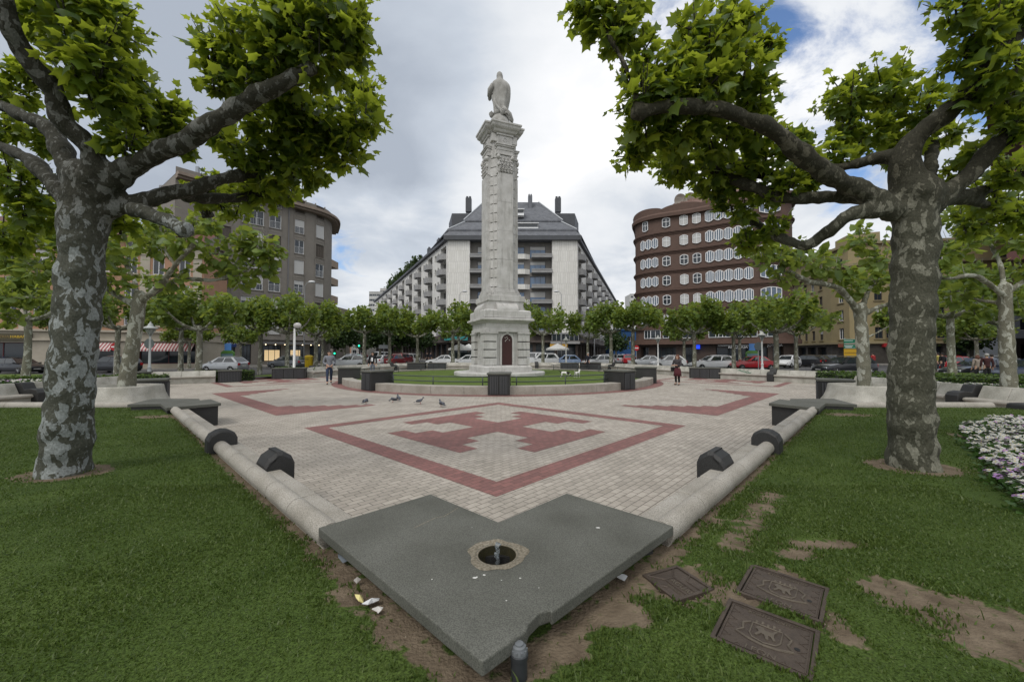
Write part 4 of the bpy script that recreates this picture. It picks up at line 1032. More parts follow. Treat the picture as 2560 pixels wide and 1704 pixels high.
# litter
def paper(px, py, z, poly, col, name, label, fold=.02, rz=0):
    x, y = G(px, py, z); m = MB(); n_ = len(poly)
    vs = [(a, b, .008 + fold * abs(math.sin(a * 40 + b * 25))) for a, b in poly]; cx = sum(a for a, b in poly) / n_; cy = sum(b for a, b in poly) / n_
    vs.append((cx, cy, .02 + fold)); fs = [(i, (i + 1) % n_, n_) for i in range(n_)]
    vs2 = [(a, b, c - .003) for a, b, c in vs]; m.add(vs, fs); m.add(vs2, [f[::-1] for f in fs])
    o = tag(m.build(name, mat('paper_' + name + str(px), col, .7), loc=(x, y, z - .005), rz=rz), label, 'litter'); return o
paper(905, 1500, ZL, [(-.05, .02), (-.015, .035), (.01, -.005), (.02, -.03), (-.005, -.035), (-.03, -.01)], (.62, .55, .24), 'crumpled_wrapper', 'crumpled pale yellow wrapper on the bare earth left of the slab', .02)
paper(925, 1508, ZL, [(-.035, -.03), (-.01, .02), (.045, .025), (.05, .0), (.02, -.01), (0, -.035)], (.55, .56, .57), 'torn_packet', 'torn silvery white packet beside the yellow wrapper', .02)
paper(943, 1528, ZL, [(-.03, .0), (-.01, .018), (.028, .012), (.025, -.005), (.01, -.016), (.0, -.004)], (.6, .58, .55), 'paper_scrap', 'small curled white paper scrap nearest the slab edge', .014)
paper(630, 1196, ZL, [(-.05, .01), (-.02, .025), (.04, .015), (.045, -.01), (-.03, -.02)], (.6, .5, .5), 'candy_wrapper', 'small white and red wrapper in the grass by the left bench roll', .012)
paper(1555, 1448, ZL, [(-.035, -.01), (-.02, .02), (.02, .022), (.035, .0), (.01, -.018)], (.30, .31, .32), 'plastic_scrap', 'grey plastic scrap under the right edge of the slab', .02)
paper(858, 1402, ZL, [(-.05, .03), (-.01, .04), (.03, .0), (.06, -.04), (.02, -.05), (-.03, -.01)], (.12, .14, .16), 'black_plastic_bag', 'dark plastic rag under the left edge of the slab', .03)
paper(892, 1456, ZL, [(-.02, 0), (.0, .016), (.025, .004), (.005, -.014)], (.32, .30, .28), 'crumpled_tissue', 'small grey crumpled tissue left of the slab, above the wrappers', .02)
# ------------------------------------------------------------ plane trees
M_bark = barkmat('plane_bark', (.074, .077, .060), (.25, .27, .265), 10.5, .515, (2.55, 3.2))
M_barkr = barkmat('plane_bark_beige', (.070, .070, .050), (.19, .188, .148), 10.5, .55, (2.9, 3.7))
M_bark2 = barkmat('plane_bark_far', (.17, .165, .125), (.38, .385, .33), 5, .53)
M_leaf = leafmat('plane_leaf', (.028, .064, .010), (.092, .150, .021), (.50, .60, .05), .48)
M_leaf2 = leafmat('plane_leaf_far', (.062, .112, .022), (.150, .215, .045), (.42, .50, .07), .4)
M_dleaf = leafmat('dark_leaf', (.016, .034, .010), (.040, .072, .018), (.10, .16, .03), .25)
LO = [(0, 0), (.18, -.10), (.52, .02), (.41, .22), (.63, .52), (.35, .54), (.20, .67), (0, 1.04), (-.20, .67), (-.35, .54), (-.63, .52), (-.41, .22), (-.50, .02), (-.18, -.10)]
LV = np.array([(x, y, -.22 * abs(x) - .14 * max(0, y - .5)) for x, y in LO] + [(0, .34, .03)]); NL = len(LO)
LF = np.array([(i, (i + 1) % NL, NL) for i in range(NL)])
SV = np.array([(0, 0, 0), (.5, .12, -.12), (.36, .62, -.12), (0, 1, -.1), (-.36, .62, -.12), (-.5, .12, -.12)]); SF = np.array([(0, 1, 2), (0, 2, 3), (0, 3, 4), (0, 4, 5)])
def leaf_mesh(name, C, up, size, mats, tmpl=(LV, LF), droop=.25, outw=None, flat=.75):
    """C positions, outw outward directions"""
    n = len(C); rn = rng.normal(size=(n, 3))
    f = (outw if outw is not None else rn * .4) * .9 + rng.normal(size=(n, 3)) * .55; f[:, 2] -= droop
    f /= np.linalg.norm(f, axis=1)[:, None]
    nz = np.tile(np.array([[0, 0, 1.0]]), (n, 1)) * flat + rng.normal(size=(n, 3)) * .42 + (outw * .25 if outw is not None else 0)
    r = np.cross(f, nz); r /= np.linalg.norm(r, axis=1)[:, None]; nn = np.cross(r, f)
    s = size * np.clip(rng.normal(1, .30, n), .4, 1.7)
    T, Fc = tmpl; cu = rng.normal(1.1, .9, n)[:, None, None]; s2 = rng.uniform(.8, 1.15, n)[:, None, None]
    V = C[:, None, :] + s[:, None, None] * (s2 * T[None, :, 0:1] * r[:, None, :] + T[None, :, 1:2] * f[:, None, :] + cu * T[None, :, 2:3] * nn[:, None, :])
    F_ = (np.arange(n)[:, None, None] * len(T) + Fc[None]).reshape(-1, 3)
    return V.reshape(-1, 3), F_
def smooth_path(P_, rad, k=6):
    P_ = [Vector(p) for p in P_]; out = []; rr = []
    for i in range(len(P_) - 1):
        a, b, c, d = P_[max(i - 1, 0)], P_[i], P_[i + 1], P_[min(i + 2, len(P_) - 1)]
        for j in range(k):
            t = j / k
            out.append(.5 * ((2 * b) + (c - a) * t + (2 * a - 5 * b + 4 * c - d) * t * t + (3 * b - a - 3 * c + d) * t ** 3)); rr.append(rad[i] * (1 - t) + rad[i + 1] * t)
    out.append(P_[-1]); rr.append(rad[-1]); return out, rr
def wood(paths, name, mat_, voxel=None, rough=.03, n=14, knob=True):
    mb = MB(); sd = random.uniform(0, 99)
    for P_, rad in paths:
        Q, r_ = smooth_path(P_, rad, 5)
        r_ = [a * (1 + (.16 if a < .17 else .05) * noise.noise(q * 3.1 + Vector((sd, 0, 0)))) for q, a in zip(Q, r_)]
        mb.tube(Q, r_, n)
        if knob:
            e = Q[-1]; mb.ball(e, (r_[-1] * 1.25,) * 3, 9, 6)
    me = mb.mesh(name, mat_, True)
    if voxel:
        ob = bpy.data.objects.new('t', me); COL.objects.link(ob)
        m = ob.modifiers.new('r', 'REMESH'); m.mode = 'VOXEL'; m.voxel_size = voxel; m.use_smooth_shade = True
        s = ob.modifiers.new('s', 'SMOOTH'); s.factor = .5; s.iterations = 5
        dg = bpy.context.evaluated_depsgraph_get(); me2 = bpy.data.meshes.new_from_object(ob.evaluated_get(dg)); bpy.data.objects.remove(ob); bpy.data.meshes.remove(me); me = me2; me.name = name
        co = np.empty(len(me.vertices) * 3, np.float32); no = np.empty_like(co)
        me.vertices.foreach_get('co', co); me.vertices.foreach_get('normal', no); co = co.reshape(-1, 3); no = no.reshape(-1, 3)
        dsp = np.array([noise.noise(Vector(c) * 5.0) * rough + noise.noise(Vector(c) * 14) * rough * .4 for c in co])
        co += no * dsp[:, None]; me.vertices.foreach_set('co', co.ravel()); me.update()
        me.materials.clear(); me.materials.append(mat_); me.polygons.foreach_set('use_smooth', [True] * len(me.polygons))
    return me
def shoots(mb, c, r, k, base=None):
    for i in range(k):
        a = random.uniform(0, 6.28); o = Vector((math.cos(a) * r * .35, math.sin(a) * r * .35, -r * .5)) + c
        e = c + Vector((math.cos(a) * r * random.uniform(.3, .9), math.sin(a) * r * random.uniform(.3, .9), r * random.uniform(.2, 1.15)))
        if base is not None: o = base + Vector((random.uniform(-.05, .05),) * 3)
        mb.tube([o, (o + e) / 2 + Vector((0, 0, -.04 * r)), e], [.012, .009, .004], 4)
def clump_pts(c, r, n, shell=.55, squash=.85):
    v = rng.normal(size=(n, 3)); v /= np.linalg.norm(v, axis=1)[:, None]
    rad = r * (shell + (1 - shell) * rng.uniform(0, 1, n)) * (1 + .22 * np.sin(v[:, 0] * 5 + c[0] * 3) * np.cos(v[:, 2] * 6 + c[1]))
    far = rng.uniform(0, 1, n) < .10; rad[far] *= 1.25
    inner = rng.uniform(0, 1, n) < .22; rad[inner] *= .5
    P_ = np.array(c)[None] + v * rad[:, None] * np.array([1, 1, squash]); return P_, v
def custom_tree(label, limbs, clumps, leaf, mats, dens=1.0, voxel=None, loc=None, tmpl=(LV, LF), rough=.03, group='plane trees of the square', twig=5):
    o = thing('plane_tree', label, 'tree', loc, 0, group)
    L0 = Vector(loc)
    def cth(p): return (p.y / math.hypot(p.x, p.y)) ** .85
    paths = [([Vector(p) - L0 for p in P_], [a * cth(Vector(p)) * (.88 if a < .19 else 1) for a, p in zip(r, P_)]) for P_, r in limbs]
    link('trunk', wood(paths, 'trunk', mats[0], voxel, rough, knob=True), o)
    VV = []; FF = []; off = 0; tw = MB()
    for px, py, d, rp, in clumps:
        c3 = D(px, py, d); c = np.array(c3) - np.array(loc); r = .93 * rp * d / 985 * (c3.y / math.hypot(c3.x, c3.y)) ** .7
        n = int(470 * dens * (r / .485) ** 2 * (.15 / leaf) ** 2 * .42) + 8
        P_, v = clump_pts(c, r, n); V, F_ = leaf_mesh('l', P_, None, leaf, None, tmpl, .28, v)
        VV.append(V); FF.append(F_ + off); off += len(V)
        shoots(tw, Vector(c), r, twig)
        for _ in range(random.choice((6, 7, 8)) if tmpl[0] is LV else 3):
            a = random.uniform(0, 6.28); el = random.uniform(-.2, 1.3); dv = np.array([math.cos(a) * math.cos(el), math.sin(a) * math.cos(el), math.sin(el)]); s0 = np.array(c) + dv * r * .7; ln = r * random.uniform(.5, .95); k_ = 7
            up_ = np.array([0, 0, .25 * ln]); ts = np.linspace(.25, 1, k_)[:, None]; q_ = s0 + dv * ln * ts + up_ * ts ** 2 + rng.normal(size=(k_, 3)) * .035
            V, F_ = leaf_mesh('l', q_, None, leaf * .72, None, tmpl, .05, np.tile(dv, (k_, 1)) + rng.normal(size=(k_, 3)) * .8); VV.append(V); FF.append(F_ + off); off += len(V)
            tw.tube([s0 - dv * r * .4, s0 + dv * ln * .5 + up_ * .25, s0 + dv * ln + up_], [.010, .006, .003], 4)
    link('crown', fast_mesh('crown', np.concatenate(VV), np.concatenate(FF), mats[1]), o)
    if twig: tag(tw.build('twigs', mats[0], o), kind='stuff')
    return o
S_ = 1.0866
def dp(l, k=S_):       # displayed px -> 3D
    return [D(x * k, y * k, d) for x, y, d in l]
def zp(l):             # crop of the right tree -> 3D
    return [D(1400 + x / 2.031, y / 2.031, d) for x, y, d in l]
bx, by = TRL
limbs = [([(bx - .03, by, .25), (bx, by, .5), *[D(x, y, 4.6) for x, y in ((175, 1000), (188, 850), (203, 650), (212, 540), (214, 450))]], [.36, .32, .30, .29, .29, .31, .26]),
         (dp([(200, 470, 4.6), (300, 385, 4.55), (400, 335, 4.5), (490, 285, 4.4), (555, 240, 4.4), (640, 195, 4.3), (715, 160, 4.3)]), [.22, .175, .155, .145, .145, .115, .085]),
         (dp([(205, 500, 4.6), (330, 462, 4.75), (420, 440, 4.9), (500, 415, 5.1), (570, 398, 5.3), (660, 372, 5.6)]), [.17, .14, .125, .115, .10, .08]),
         (dp([(420, 455, 5.0), (540, 455, 5.6), (655, 440, 6.0)]), [.10, .10, .08]),
         (dp([(300, 480, 4.6), (375, 505, 4.4), (425, 528, 4.3)]), [.13, .115, .10]),
         (dp([(210, 450, 4.55), (215, 350, 4.4), (150, 285, 4.25), (118, 205, 4.1), (55, 125, 3.9), (20, 50, 3.75), (5, -60, 3.6)]), [.20, .165, .155, .165, .15, .14, .12]),
         (dp([(190, 460, 4.65), (120, 305, 4.8), (55, 268, 4.95), (-20, 235, 5.2)]), [.20, .16, .135, .12]),
         (dp([(180, 490, 4.65), (75, 375, 4.9), (0, 335, 5.2), (-70, 310, 5.5)]), [.18, .145, .125, .10]),
         (dp([(480, 500, 6.2), (470, 470, 6.1), (500, 455, 6.0)]), [.11, .12, .10])]
cl = [(180, 40, 4.1, 130), (215, 150, 4.15, 110), (245, 230, 4.3, 85), (290, 330, 4.5, 62), (110, 60, 4.3, 95), (250, 60, 4.2, 80), (40, 20, 4.4, 90),
      (500, 130, 4.5, 62), (560, 110, 4.4, 80), (620, 60, 4.3, 95), (700, 40, 4.3, 95), (770, 40, 4.3, 90), (810, 90, 4.4, 62), (740, 120, 4.4, 95), (650, 140, 4.4, 85), (570, 180, 4.4, 62), (500, 200, 4.5, 36),
      (620, 290, 5.2, 75), (690, 300, 5.2, 85), (760, 290, 5.3, 80), (830, 270, 5.4, 62), (840, 220, 5.5, 40), (560, 350, 5.2, 55), (700, 380, 5.5, 75), (620, 400, 5.5, 62), (780, 350, 5.5, 62), (680, 240, 5.0, 60), (520, 320, 5.3, 42),
      (25, 420, 5.6, 85), (85, 490, 5.8, 80), (20, 540, 5.9, 80), (30, 220, 5.2, 60), (10, 300, 5.4, 50), (60, 170, 5.2, 50),
      (340, 300, 4.9, 62), (390, 280, 5.1, 55), (325, 250, 4.9, 55), (420, 330, 5.2, 40), (300, 190, 4.7, 45), (400, 250, 5.1, 35),
      (590, 445, 5.8, 50), (530, 470, 6.0, 50), (650, 440, 6.0, 36), (470, 450, 5.9, 36), (270, 520, 5.0, 45), (100, 330, 5.5, 45)]
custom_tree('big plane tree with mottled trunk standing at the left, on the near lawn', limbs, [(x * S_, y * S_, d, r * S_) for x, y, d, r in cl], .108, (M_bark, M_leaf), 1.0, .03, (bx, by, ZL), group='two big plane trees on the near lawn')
bx, by = TRR
limbs = [([(bx + .02, by, .25), (bx, by, .5), *[D(x, y, 4.87) for x, y in ((2277, 1000), (2279, 850), (2286, 680), (2288, 580), (2285, 490))]], [.37, .33, .30, .29, .29, .31, .30]),
         (zp([(1700, 1080, 4.87), (1530, 965, 4.8), (1420, 920, 4.75), (1280, 830, 4.6), (1100, 680, 4.5), (950, 600, 4.4), (750, 545, 4.3), (560, 545, 4.2), (400, 575, 4.2)]), [.20, .17, .155, .145, .13, .12, .11, .10, .10]),
         (zp([(400, 540, 4.2), (330, 330, 4.2), (255, 200, 4.2), (200, 60, 4.2)]), [.05, .04, .032, .012]),
         (zp([(1700, 1040, 4.9), (1400, 1000, 5.0), (1150, 1005, 5.1), (950, 940, 5.3), (800, 860, 5.5), (740, 840, 5.6)]), [.15, .115, .105, .10, .09, .085]),
         (zp([(1400, 900, 5.1), (1150, 895, 5.2), (980, 870, 5.4), (800, 770, 5.6), (680, 710, 5.8)]), [.09, .10, .10, .095, .085]),
         (zp([(1780, 830, 4.9), (1640, 800, 5.0), (1500, 830, 5.1), (1380, 860, 5.2)]), [.15, .125, .10, .08]),
         (zp([(1700, 1060, 4.85), (1500, 1080, 4.8), (1400, 1150, 4.9), (1320, 1205, 5.1), (1240, 1245, 5.2), (1130, 1210, 5.4), (1000, 1140, 5.7), (915, 1075, 5.9)]), [.17, .125, .115, .11, .10, .09, .08, .07]),
         (zp([(1790, 1000, 4.87), (1750, 850, 4.85), (1780, 730, 4.8), (1950, 580, 4.65), (2080, 470, 4.5), (2200, 310, 4.35), (2330, 170, 4.2), (2480, 30, 4.0)]), [.28, .22, .18, .165, .16, .155, .15, .13]),
         (zp([(1840, 1060, 4.87), (2000, 950, 4.8), (2130, 830, 4.7), (2250, 700, 4.6), (2380, 560, 4.5), (2520, 380, 4.3)]), [.24, .18, .16, .155, .15, .12]),
         (zp([(1900, 1030, 4.95), (2150, 965, 5.3), (2400, 910, 5.8)]), [.15, .11, .09]),
         (zp([(1880, 1020, 5.0), (2100, 1020, 5.3), (2230, 1070, 5.8), (2400, 1110, 6.3)]), [.14, .10, .09, .08]),
         (zp([(1860, 1000, 5.0), (1880, 850, 5.3), (1890, 740, 5.6)]), [.16, .12, .11])]
cl = [(1390, 40, 4.3, 62), (1420, 85, 4.3, 50), (1350, 20, 4.3, 45), (1455, 10, 4.4, 42),
      (1560, 160, 4.4, 72), (1630, 120, 4.4, 80), (1700, 170, 4.5, 75), (1690, 60, 4.4, 55), (1600, 70, 4.4, 50), (1770, 110, 4.6, 30), (1480, 220, 4.3, 60), (1740, 230, 4.6, 62), (1540, 220, 4.3, 65), (1620, 210, 4.4, 75), (1480, 120, 4.3, 36),
      (1490, 300, 4.6, 62), (1570, 300, 4.7, 80), (1650, 320, 5.0, 70), (1460, 360, 4.9, 40), (1550, 380, 5.4, 62), (1630, 400, 5.5, 55), (1730, 300, 5.0, 60), (1760, 370, 5.2, 50), (1820, 330, 5.1, 36), (1520, 250, 4.4, 50),
      (1950, 230, 5.4, 66), (2030, 210, 5.4, 80), (2110, 250, 5.4, 75), (2000, 310, 5.4, 62), (2170, 310, 5.6, 50), (2060, 340, 5.6, 60), (1940, 310, 5.5, 40), (1920, 370, 5.3, 40), (1850, 360, 5.1, 45),
      (2200, 20, 4.2, 62), (2270, 70, 4.2, 72), (2330, 30, 4.2, 80), (2210, 140, 4.4, 50), (2310, 160, 4.2, 80), (2220, 230, 4.5, 36),
      (2300, 230, 4.5, 55), (2345, 290, 4.5, 60), (2250, 360, 4.9, 45), (2330, 400, 5.0, 62), (2200, 400, 5.2, 40), (2270, 460, 5.6, 55), (2340, 500, 5.8, 60), (2240, 520, 6.0, 50),
      (1700, 480, 5.6, 40), (1780, 530, 5.5, 28), (1810, 420, 5.0, 36), (1650, 440, 5.7, 40), (1860, 420, 5.1, 28), (1720, 560, 5.7, 36), (1690, 420, 5.5, 45), (1770, 450, 5.2, 30)]
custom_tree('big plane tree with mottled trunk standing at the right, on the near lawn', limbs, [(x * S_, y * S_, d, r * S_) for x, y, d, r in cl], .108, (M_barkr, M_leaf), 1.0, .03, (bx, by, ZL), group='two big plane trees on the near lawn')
# mid-distance trees with their own limbs
def mid(label, base, limbs, clumps, leaf=.20, dens=.75):
    Lb = [([Vector(p) if len(p) == 3 and not isinstance(p, tuple) else D(*p) for p in P_], r) for P_, r in limbs]
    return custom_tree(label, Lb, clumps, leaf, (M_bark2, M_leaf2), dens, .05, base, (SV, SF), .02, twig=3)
d0 = 11.5
mid('leaning plane tree growing from the flared planter on the left', (PLL[0], PLL[1], .6),
    [([(316, 990, d0), (320, 930, d0), (334, 850, d0), (346, 770, d0), (350, 740, d0)], [.30, .26, .23, .22, .2]), ([(346, 765, d0), (290, 738, d0), (240, 690, 11), (200, 640, 10.6)], [.15, .12, .10, .09]),
     ([(346, 760, d0), (400, 712, 11.2), (440, 660, 11), (490, 605, 10.8)], [.15, .13, .11, .09]), ([(380, 735, d0), (450, 698, 11.8), (540, 700, 12), (620, 670, 12.2), (660, 600, 12.3)], [.13, .11, .10, .09, .07]),
     ([(346, 760, d0), (335, 700, 12.2), (300, 640, 12.8)], [.13, .1, .08]), ([(440, 665, 11), (410, 620, 11.4), (400, 560, 11.5)], [.09, .08, .06]), ([(560, 700, 12), (600, 640, 12.3), (605, 590, 12.3)], [.08, .07, .05])],
    [(300, 640, 12.5, 55), (250, 610, 11, 60), (205, 660, 10.8, 52), (390, 610, 11.3, 60), (400, 560, 11.5, 45), (470, 600, 11, 58), (540, 650, 12, 50), (605, 610, 12.3, 45), (650, 610, 12.3, 52), (600, 690, 12.1, 42), (660, 670, 12.3, 40), (430, 700, 11.5, 40), (350, 580, 12, 45), (290, 700, 11.2, 40), (520, 560, 11.4, 38), (680, 640, 12.3, 30)])
d0 = 12.2
mid('plane tree growing from the flared planter on the right, with one long left limb', (PLR[0], PLR[1], .6),
    [([(2160, 990, 11.8), (2160, 930, 11.8), (2156, 860, 11.8), (2152, 800, 11.8), (2150, 770, 11.8)], [.26, .22, .21, .215, .2]), ([(2150, 785, 11.8), (2120, 745, 11.6), (2087, 716, 11.4), (2023, 704, 11.2), (1975, 680, 11)], [.17, .14, .13, .12, .09]),
     ([(2152, 790, 11.8), (2190, 770, 12), (2240, 755, 12.4), (2300, 740, 13)], [.14, .11, .10, .08]), ([(2152, 780, 11.8), (2170, 730, 12.2), (2200, 680, 12.6)], [.14, .11, .09]), ([(2155, 850, 11.8), (2230, 810, 12.5), (2250, 780, 12.6)], [.07, .05, .04])],
    [(2035, 655, 11.2, 48), (1990, 640, 11, 40), (1940, 655, 11, 42), (1905, 625, 10.9, 36), (2080, 670, 11.4, 36), (2194, 645, 12.4, 55), (2170, 705, 12.2, 45), (2110, 690, 11.6, 34), (2240, 700, 12.6, 50), (2070, 800, 12, 30), (2130, 720, 12, 40), (2290, 720, 13, 50), (2150, 600, 12.4, 40), (1960, 690, 11, 28)])
d0 = 12.0
mid('thick plane tree behind the side bench at the right frame edge', (15.1, 12.0, .42),
    [([(2524, 1000, d0), (2521, 930, d0), (2516, 800, d0), (2512, 720, d0)], [.34, .27, .24, .23]), ([(2512, 740, d0), (2440, 690, 11.5), (2370, 696, 11), (2310, 680, 10.6)], [.15, .12, .10, .08]), ([(2512, 735, d0), (2580, 690, 12), (2660, 650, 12)], [.16, .12, .10]),
     ([(2512, 730, d0), (2500, 660, 12.2), (2470, 600, 12.4)], [.14, .11, .09]), ([(2515, 760, d0), (2430, 745, 12.6), (2380, 720, 12.8)], [.12, .09, .07])],
    [(2400, 610, 11.3, 55), (2470, 570, 12.2, 55), (2350, 640, 11, 50), (2430, 680, 12.5, 45), (2540, 600, 12, 55), (2330, 700, 11, 42), (2390, 740, 12.8, 42), (2560, 680, 12, 40), (2380, 540, 11.6, 45), (2520, 520, 12.2, 45), (2450, 780, 12.8, 34), (2555, 760, 12, 40)])
d0 = 11
mid('plane tree outside the left frame edge with a mossy limb reaching in', (-16.6, 10.9, .42),
    [([(-200, 1000, d0), (-200, 850, d0), (-195, 720, d0)], [.34, .27, .25]), ([(-195, 730, d0), (-80, 680, d0), (0, 650, 10.9), (72, 622, 10.8), (150, 600, 10.6)], [.17, .15, .13, .125, .10]), ([(-195, 730, d0), (-60, 760, 11.6), (40, 745, 12), (110, 745, 12.4)], [.14, .11, .09, .07])],
    [(30, 650, 10.9, 60), (100, 680, 10.9, 55), (70, 580, 10.6, 55), (130, 570, 10.5, 45), (20, 740, 12, 45), (95, 740, 12.3, 40), (-10, 600, 10.8, 60), (150, 640, 10.7, 40), (30, 800, 12, 35)])
# far trees: four prototypes, copied round the square
def far_proto(seed, dense=1.0, fork=3.5, top=7.2):
    random.seed(seed); paths = [([Vector((0, 0, -.3)), Vector((0, 0, .3)), Vector((.04, .03, fork * .5)), Vector((.02, 0, fork)), Vector((0, 0, fork + .15))], [.26, .21, .17, .165, .15])]
    cls = []; k = random.choice((5, 6, 6)); a0 = random.uniform(0, 6)
    for i in range(k):
        a = a0 + i * 6.283 / k + random.uniform(-.3, .3); L_ = random.uniform(1.5, 2.3); rise = random.uniform(.7, 1.5)
        d_ = Vector((math.cos(a), math.sin(a), 0)); p0 = Vector((0, 0, fork)); p1 = p0 + d_ * L_ * .45 + Vector((0, 0, rise * .25)); p2 = p0 + d_ * L_ * .8 + Vector((0, 0, rise * .75)); p3 = p0 + d_ * L_ + Vector((0, 0, rise * 1.3))
        paths.append(([p0, p1, p2, p3], [.11, .085, .07, .055]))
        for j in range(random.choice((2, 3))):
            cls.append((p3 + Vector((random.uniform(-.35, .35), random.uniform(-.35, .35), j * .62 - .25)), random.uniform(.48, .70)))
        if random.random() < .8: cls.append((p2 + Vector((random.uniform(-.4, .4), random.uniform(-.4, .4), random.uniform(.1, .6))), random.uniform(.42, .6)))
    for i in range(3): cls.append((Vector((random.uniform(-.7, .7), random.uniform(-.7, .7), fork + 1.4 + i * .55)), .55))
    VV = []; FF = []; off = 0
    for c, r in cls:
        P_, v = clump_pts(np.array(c), r, int(150 * dense * (r / .6) ** 2), .45, 1.15); V, F_ = leaf_mesh('l', P_, None, .235, None, (SV, SF), .1, v, .6)
        VV.append(V); FF.append(F_ + off); off += len(V)
    return wood(paths, 'trunk', M_bark2, None, n=9, knob=True), fast_mesh('crown', np.concatenate(VV), np.concatenate(FF), M_leaf2)
PROTO = [far_proto(s, dn, fk) for s, dn, fk in ((3, 1, 3.5), (11, .8, 3.2), (23, 1, 3.7), (37, .75, 3.4), (52, 1.1, 3.6), (64, .7, 3.3), (71, .9, 3.8), (88, .85, 3.4))]
FAR = [(67, 20, .42, .85, 'slim plane tree by the flower bed left of the big left trunk'), (295, 29, .2, .95, 'plane tree partly hidden behind the leaning planter tree'), (453, 29, .1, .9, 'plane tree in front of the striped awning'),
       (497, 26, .1, .95, 'plane tree between the striped awning and the blue shop sign'), (474, 42, 0, .8, 'small far plane tree behind the striped-awning trunk'), (602, 42, 0, .75, 'thin plane tree left of the lit shop window'), (650, 33, 0, 1, 'plane tree in front of the lit shop window'),
       (719, 33, 0, .95, 'plane tree beside the white floodlight post'), (790, 38, 0, 1.05, 'plane tree behind the man in the grey hoodie'), (806, 52, 0, .9, 'far plane tree just right of the one behind the hoodie man'), (912, 44, 0, 1.12, 'wide plane tree left of the man in black'), (974, 45, 0, 1.08, 'plane tree right of the man in black'),
       (1043, 45, 0, 1.05, 'plane tree second to the left of the monument'), (1133, 45, 0, 1.1, 'plane tree just left of the monument pedestal'), (1147, 56, 0, 1, 'far plane tree squeezed between the parasol and the pedestal'),
       (1357, 44, 0, 1.05, 'plane tree just right of the monument pedestal'), (1470, 46, 0, 1, 'plane tree behind the man in dark clothes at the right back'), (1527, 43, 0, 1.08, 'plane tree left of the no-entry sign'), (1582, 42, 0, 1.12, 'plane tree right of the no-entry sign'),
       (1711, 47, 0, .95, 'far plane tree behind the standing woman'), (1735, 38, 0, 1.02, 'plane tree right of the standing woman'), (1834, 37, 0, 1.0, 'plane tree behind the white estate car'), (1850, 46, 0, .9, 'small leaning far plane tree by the blue information totem'),
       (1939, 30, 0, 1.0, 'plane tree right of the right-hand white lamp'), (1990, 37, 0, .95, 'plane tree in front of the striped far building'), (2379, 20, .42, .95, 'plane tree in the hedge bed right of the big right trunk'), (2500, 28, .2, .9, 'plane tree beside the group of walkers on the right'),
       (2280, 32, .1, .95, 'plane tree hidden behind the big right trunk'), (195, 33, .2, .9, 'plane tree hidden behind the big left trunk'), (2440, 40, 0, .95, 'far plane tree above the red hatchback')]
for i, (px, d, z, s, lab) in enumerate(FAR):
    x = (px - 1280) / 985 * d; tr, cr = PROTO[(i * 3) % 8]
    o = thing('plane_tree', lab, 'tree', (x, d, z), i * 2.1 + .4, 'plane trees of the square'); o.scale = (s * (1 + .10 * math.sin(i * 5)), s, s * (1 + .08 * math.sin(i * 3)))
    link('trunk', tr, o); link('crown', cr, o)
# round dark street trees along the avenue on the left
def round_proto(seed):
    random.seed(seed); V_ = []; F_ = []; off = 0
    for c, r in [((0, 0, 4.6), 2.3), ((1.2, .4, 4.2), 1.5), ((-1.1, .5, 4.3), 1.6), ((.1, -.9, 4.0), 1.6), ((0, .8, 5.2), 1.6)]:
        P_, v = clump_pts(np.array(c), r, 420, .7); a, b = leaf_mesh('l', P_, None, .34, None, (SV, SF), .1, v, .5); V_.append(a); F_.append(b + off); off += len(a)
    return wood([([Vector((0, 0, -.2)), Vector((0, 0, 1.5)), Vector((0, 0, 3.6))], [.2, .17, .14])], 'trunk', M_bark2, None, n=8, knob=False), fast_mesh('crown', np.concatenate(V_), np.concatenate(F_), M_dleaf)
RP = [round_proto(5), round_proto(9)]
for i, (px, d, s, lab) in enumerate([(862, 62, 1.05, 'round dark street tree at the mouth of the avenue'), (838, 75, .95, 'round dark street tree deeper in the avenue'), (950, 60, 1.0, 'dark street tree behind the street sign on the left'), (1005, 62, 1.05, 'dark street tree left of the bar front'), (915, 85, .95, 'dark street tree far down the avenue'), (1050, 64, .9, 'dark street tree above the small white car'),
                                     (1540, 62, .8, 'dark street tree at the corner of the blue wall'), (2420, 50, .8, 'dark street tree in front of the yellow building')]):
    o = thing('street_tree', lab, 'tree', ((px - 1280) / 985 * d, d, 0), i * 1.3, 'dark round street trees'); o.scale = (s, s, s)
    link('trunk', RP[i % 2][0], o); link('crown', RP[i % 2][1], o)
# hedges
M_hedge = leafmat('hedge_leaf', (.035, .070, .012), (.085, .14, .025), (.16, .24, .04), .3)
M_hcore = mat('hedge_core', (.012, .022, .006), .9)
def hedge(a, b, z0, z1, wd, label):
    a, b = V2(a), V2(b); t = unit(b - a); n_ = np.array([-t[1], t[0]]); L_ = float(np.linalg.norm(b - a)); m = int(L_ * 330)
    o = thing('hedge', label, 'hedge', (a[0], a[1], 0))
    s = rng.uniform(0, L_, m); side = rng.integers(0, 3, m); c = np.where(side == 0, rng.uniform(-wd / 2, wd / 2, m), np.where(side == 1, -wd / 2, wd / 2)); z = np.where(side == 0, z1, rng.uniform(z0, z1, m))
    P_ = np.stack([t[0] * s + n_[0] * c, t[1] * s + n_[1] * c, z], -1) + rng.normal(size=(m, 3)) * .025
    V, F_ = leaf_mesh('l', P_, None, .075, None, (SV, SF), -.1); link('foliage', fast_mesh('foliage', V, F_, M_hedge), o)
    mb = MB(); mb.prism([tuple(t * q + n_ * w_ ) for q, w_ in ((0, -wd / 2 + .03), (L_, -wd / 2 + .03), (L_, wd / 2 - .03), (0, wd / 2 - .03))], z0 - .2, z1 - .03); mb.build('branches', M_hcore, o)
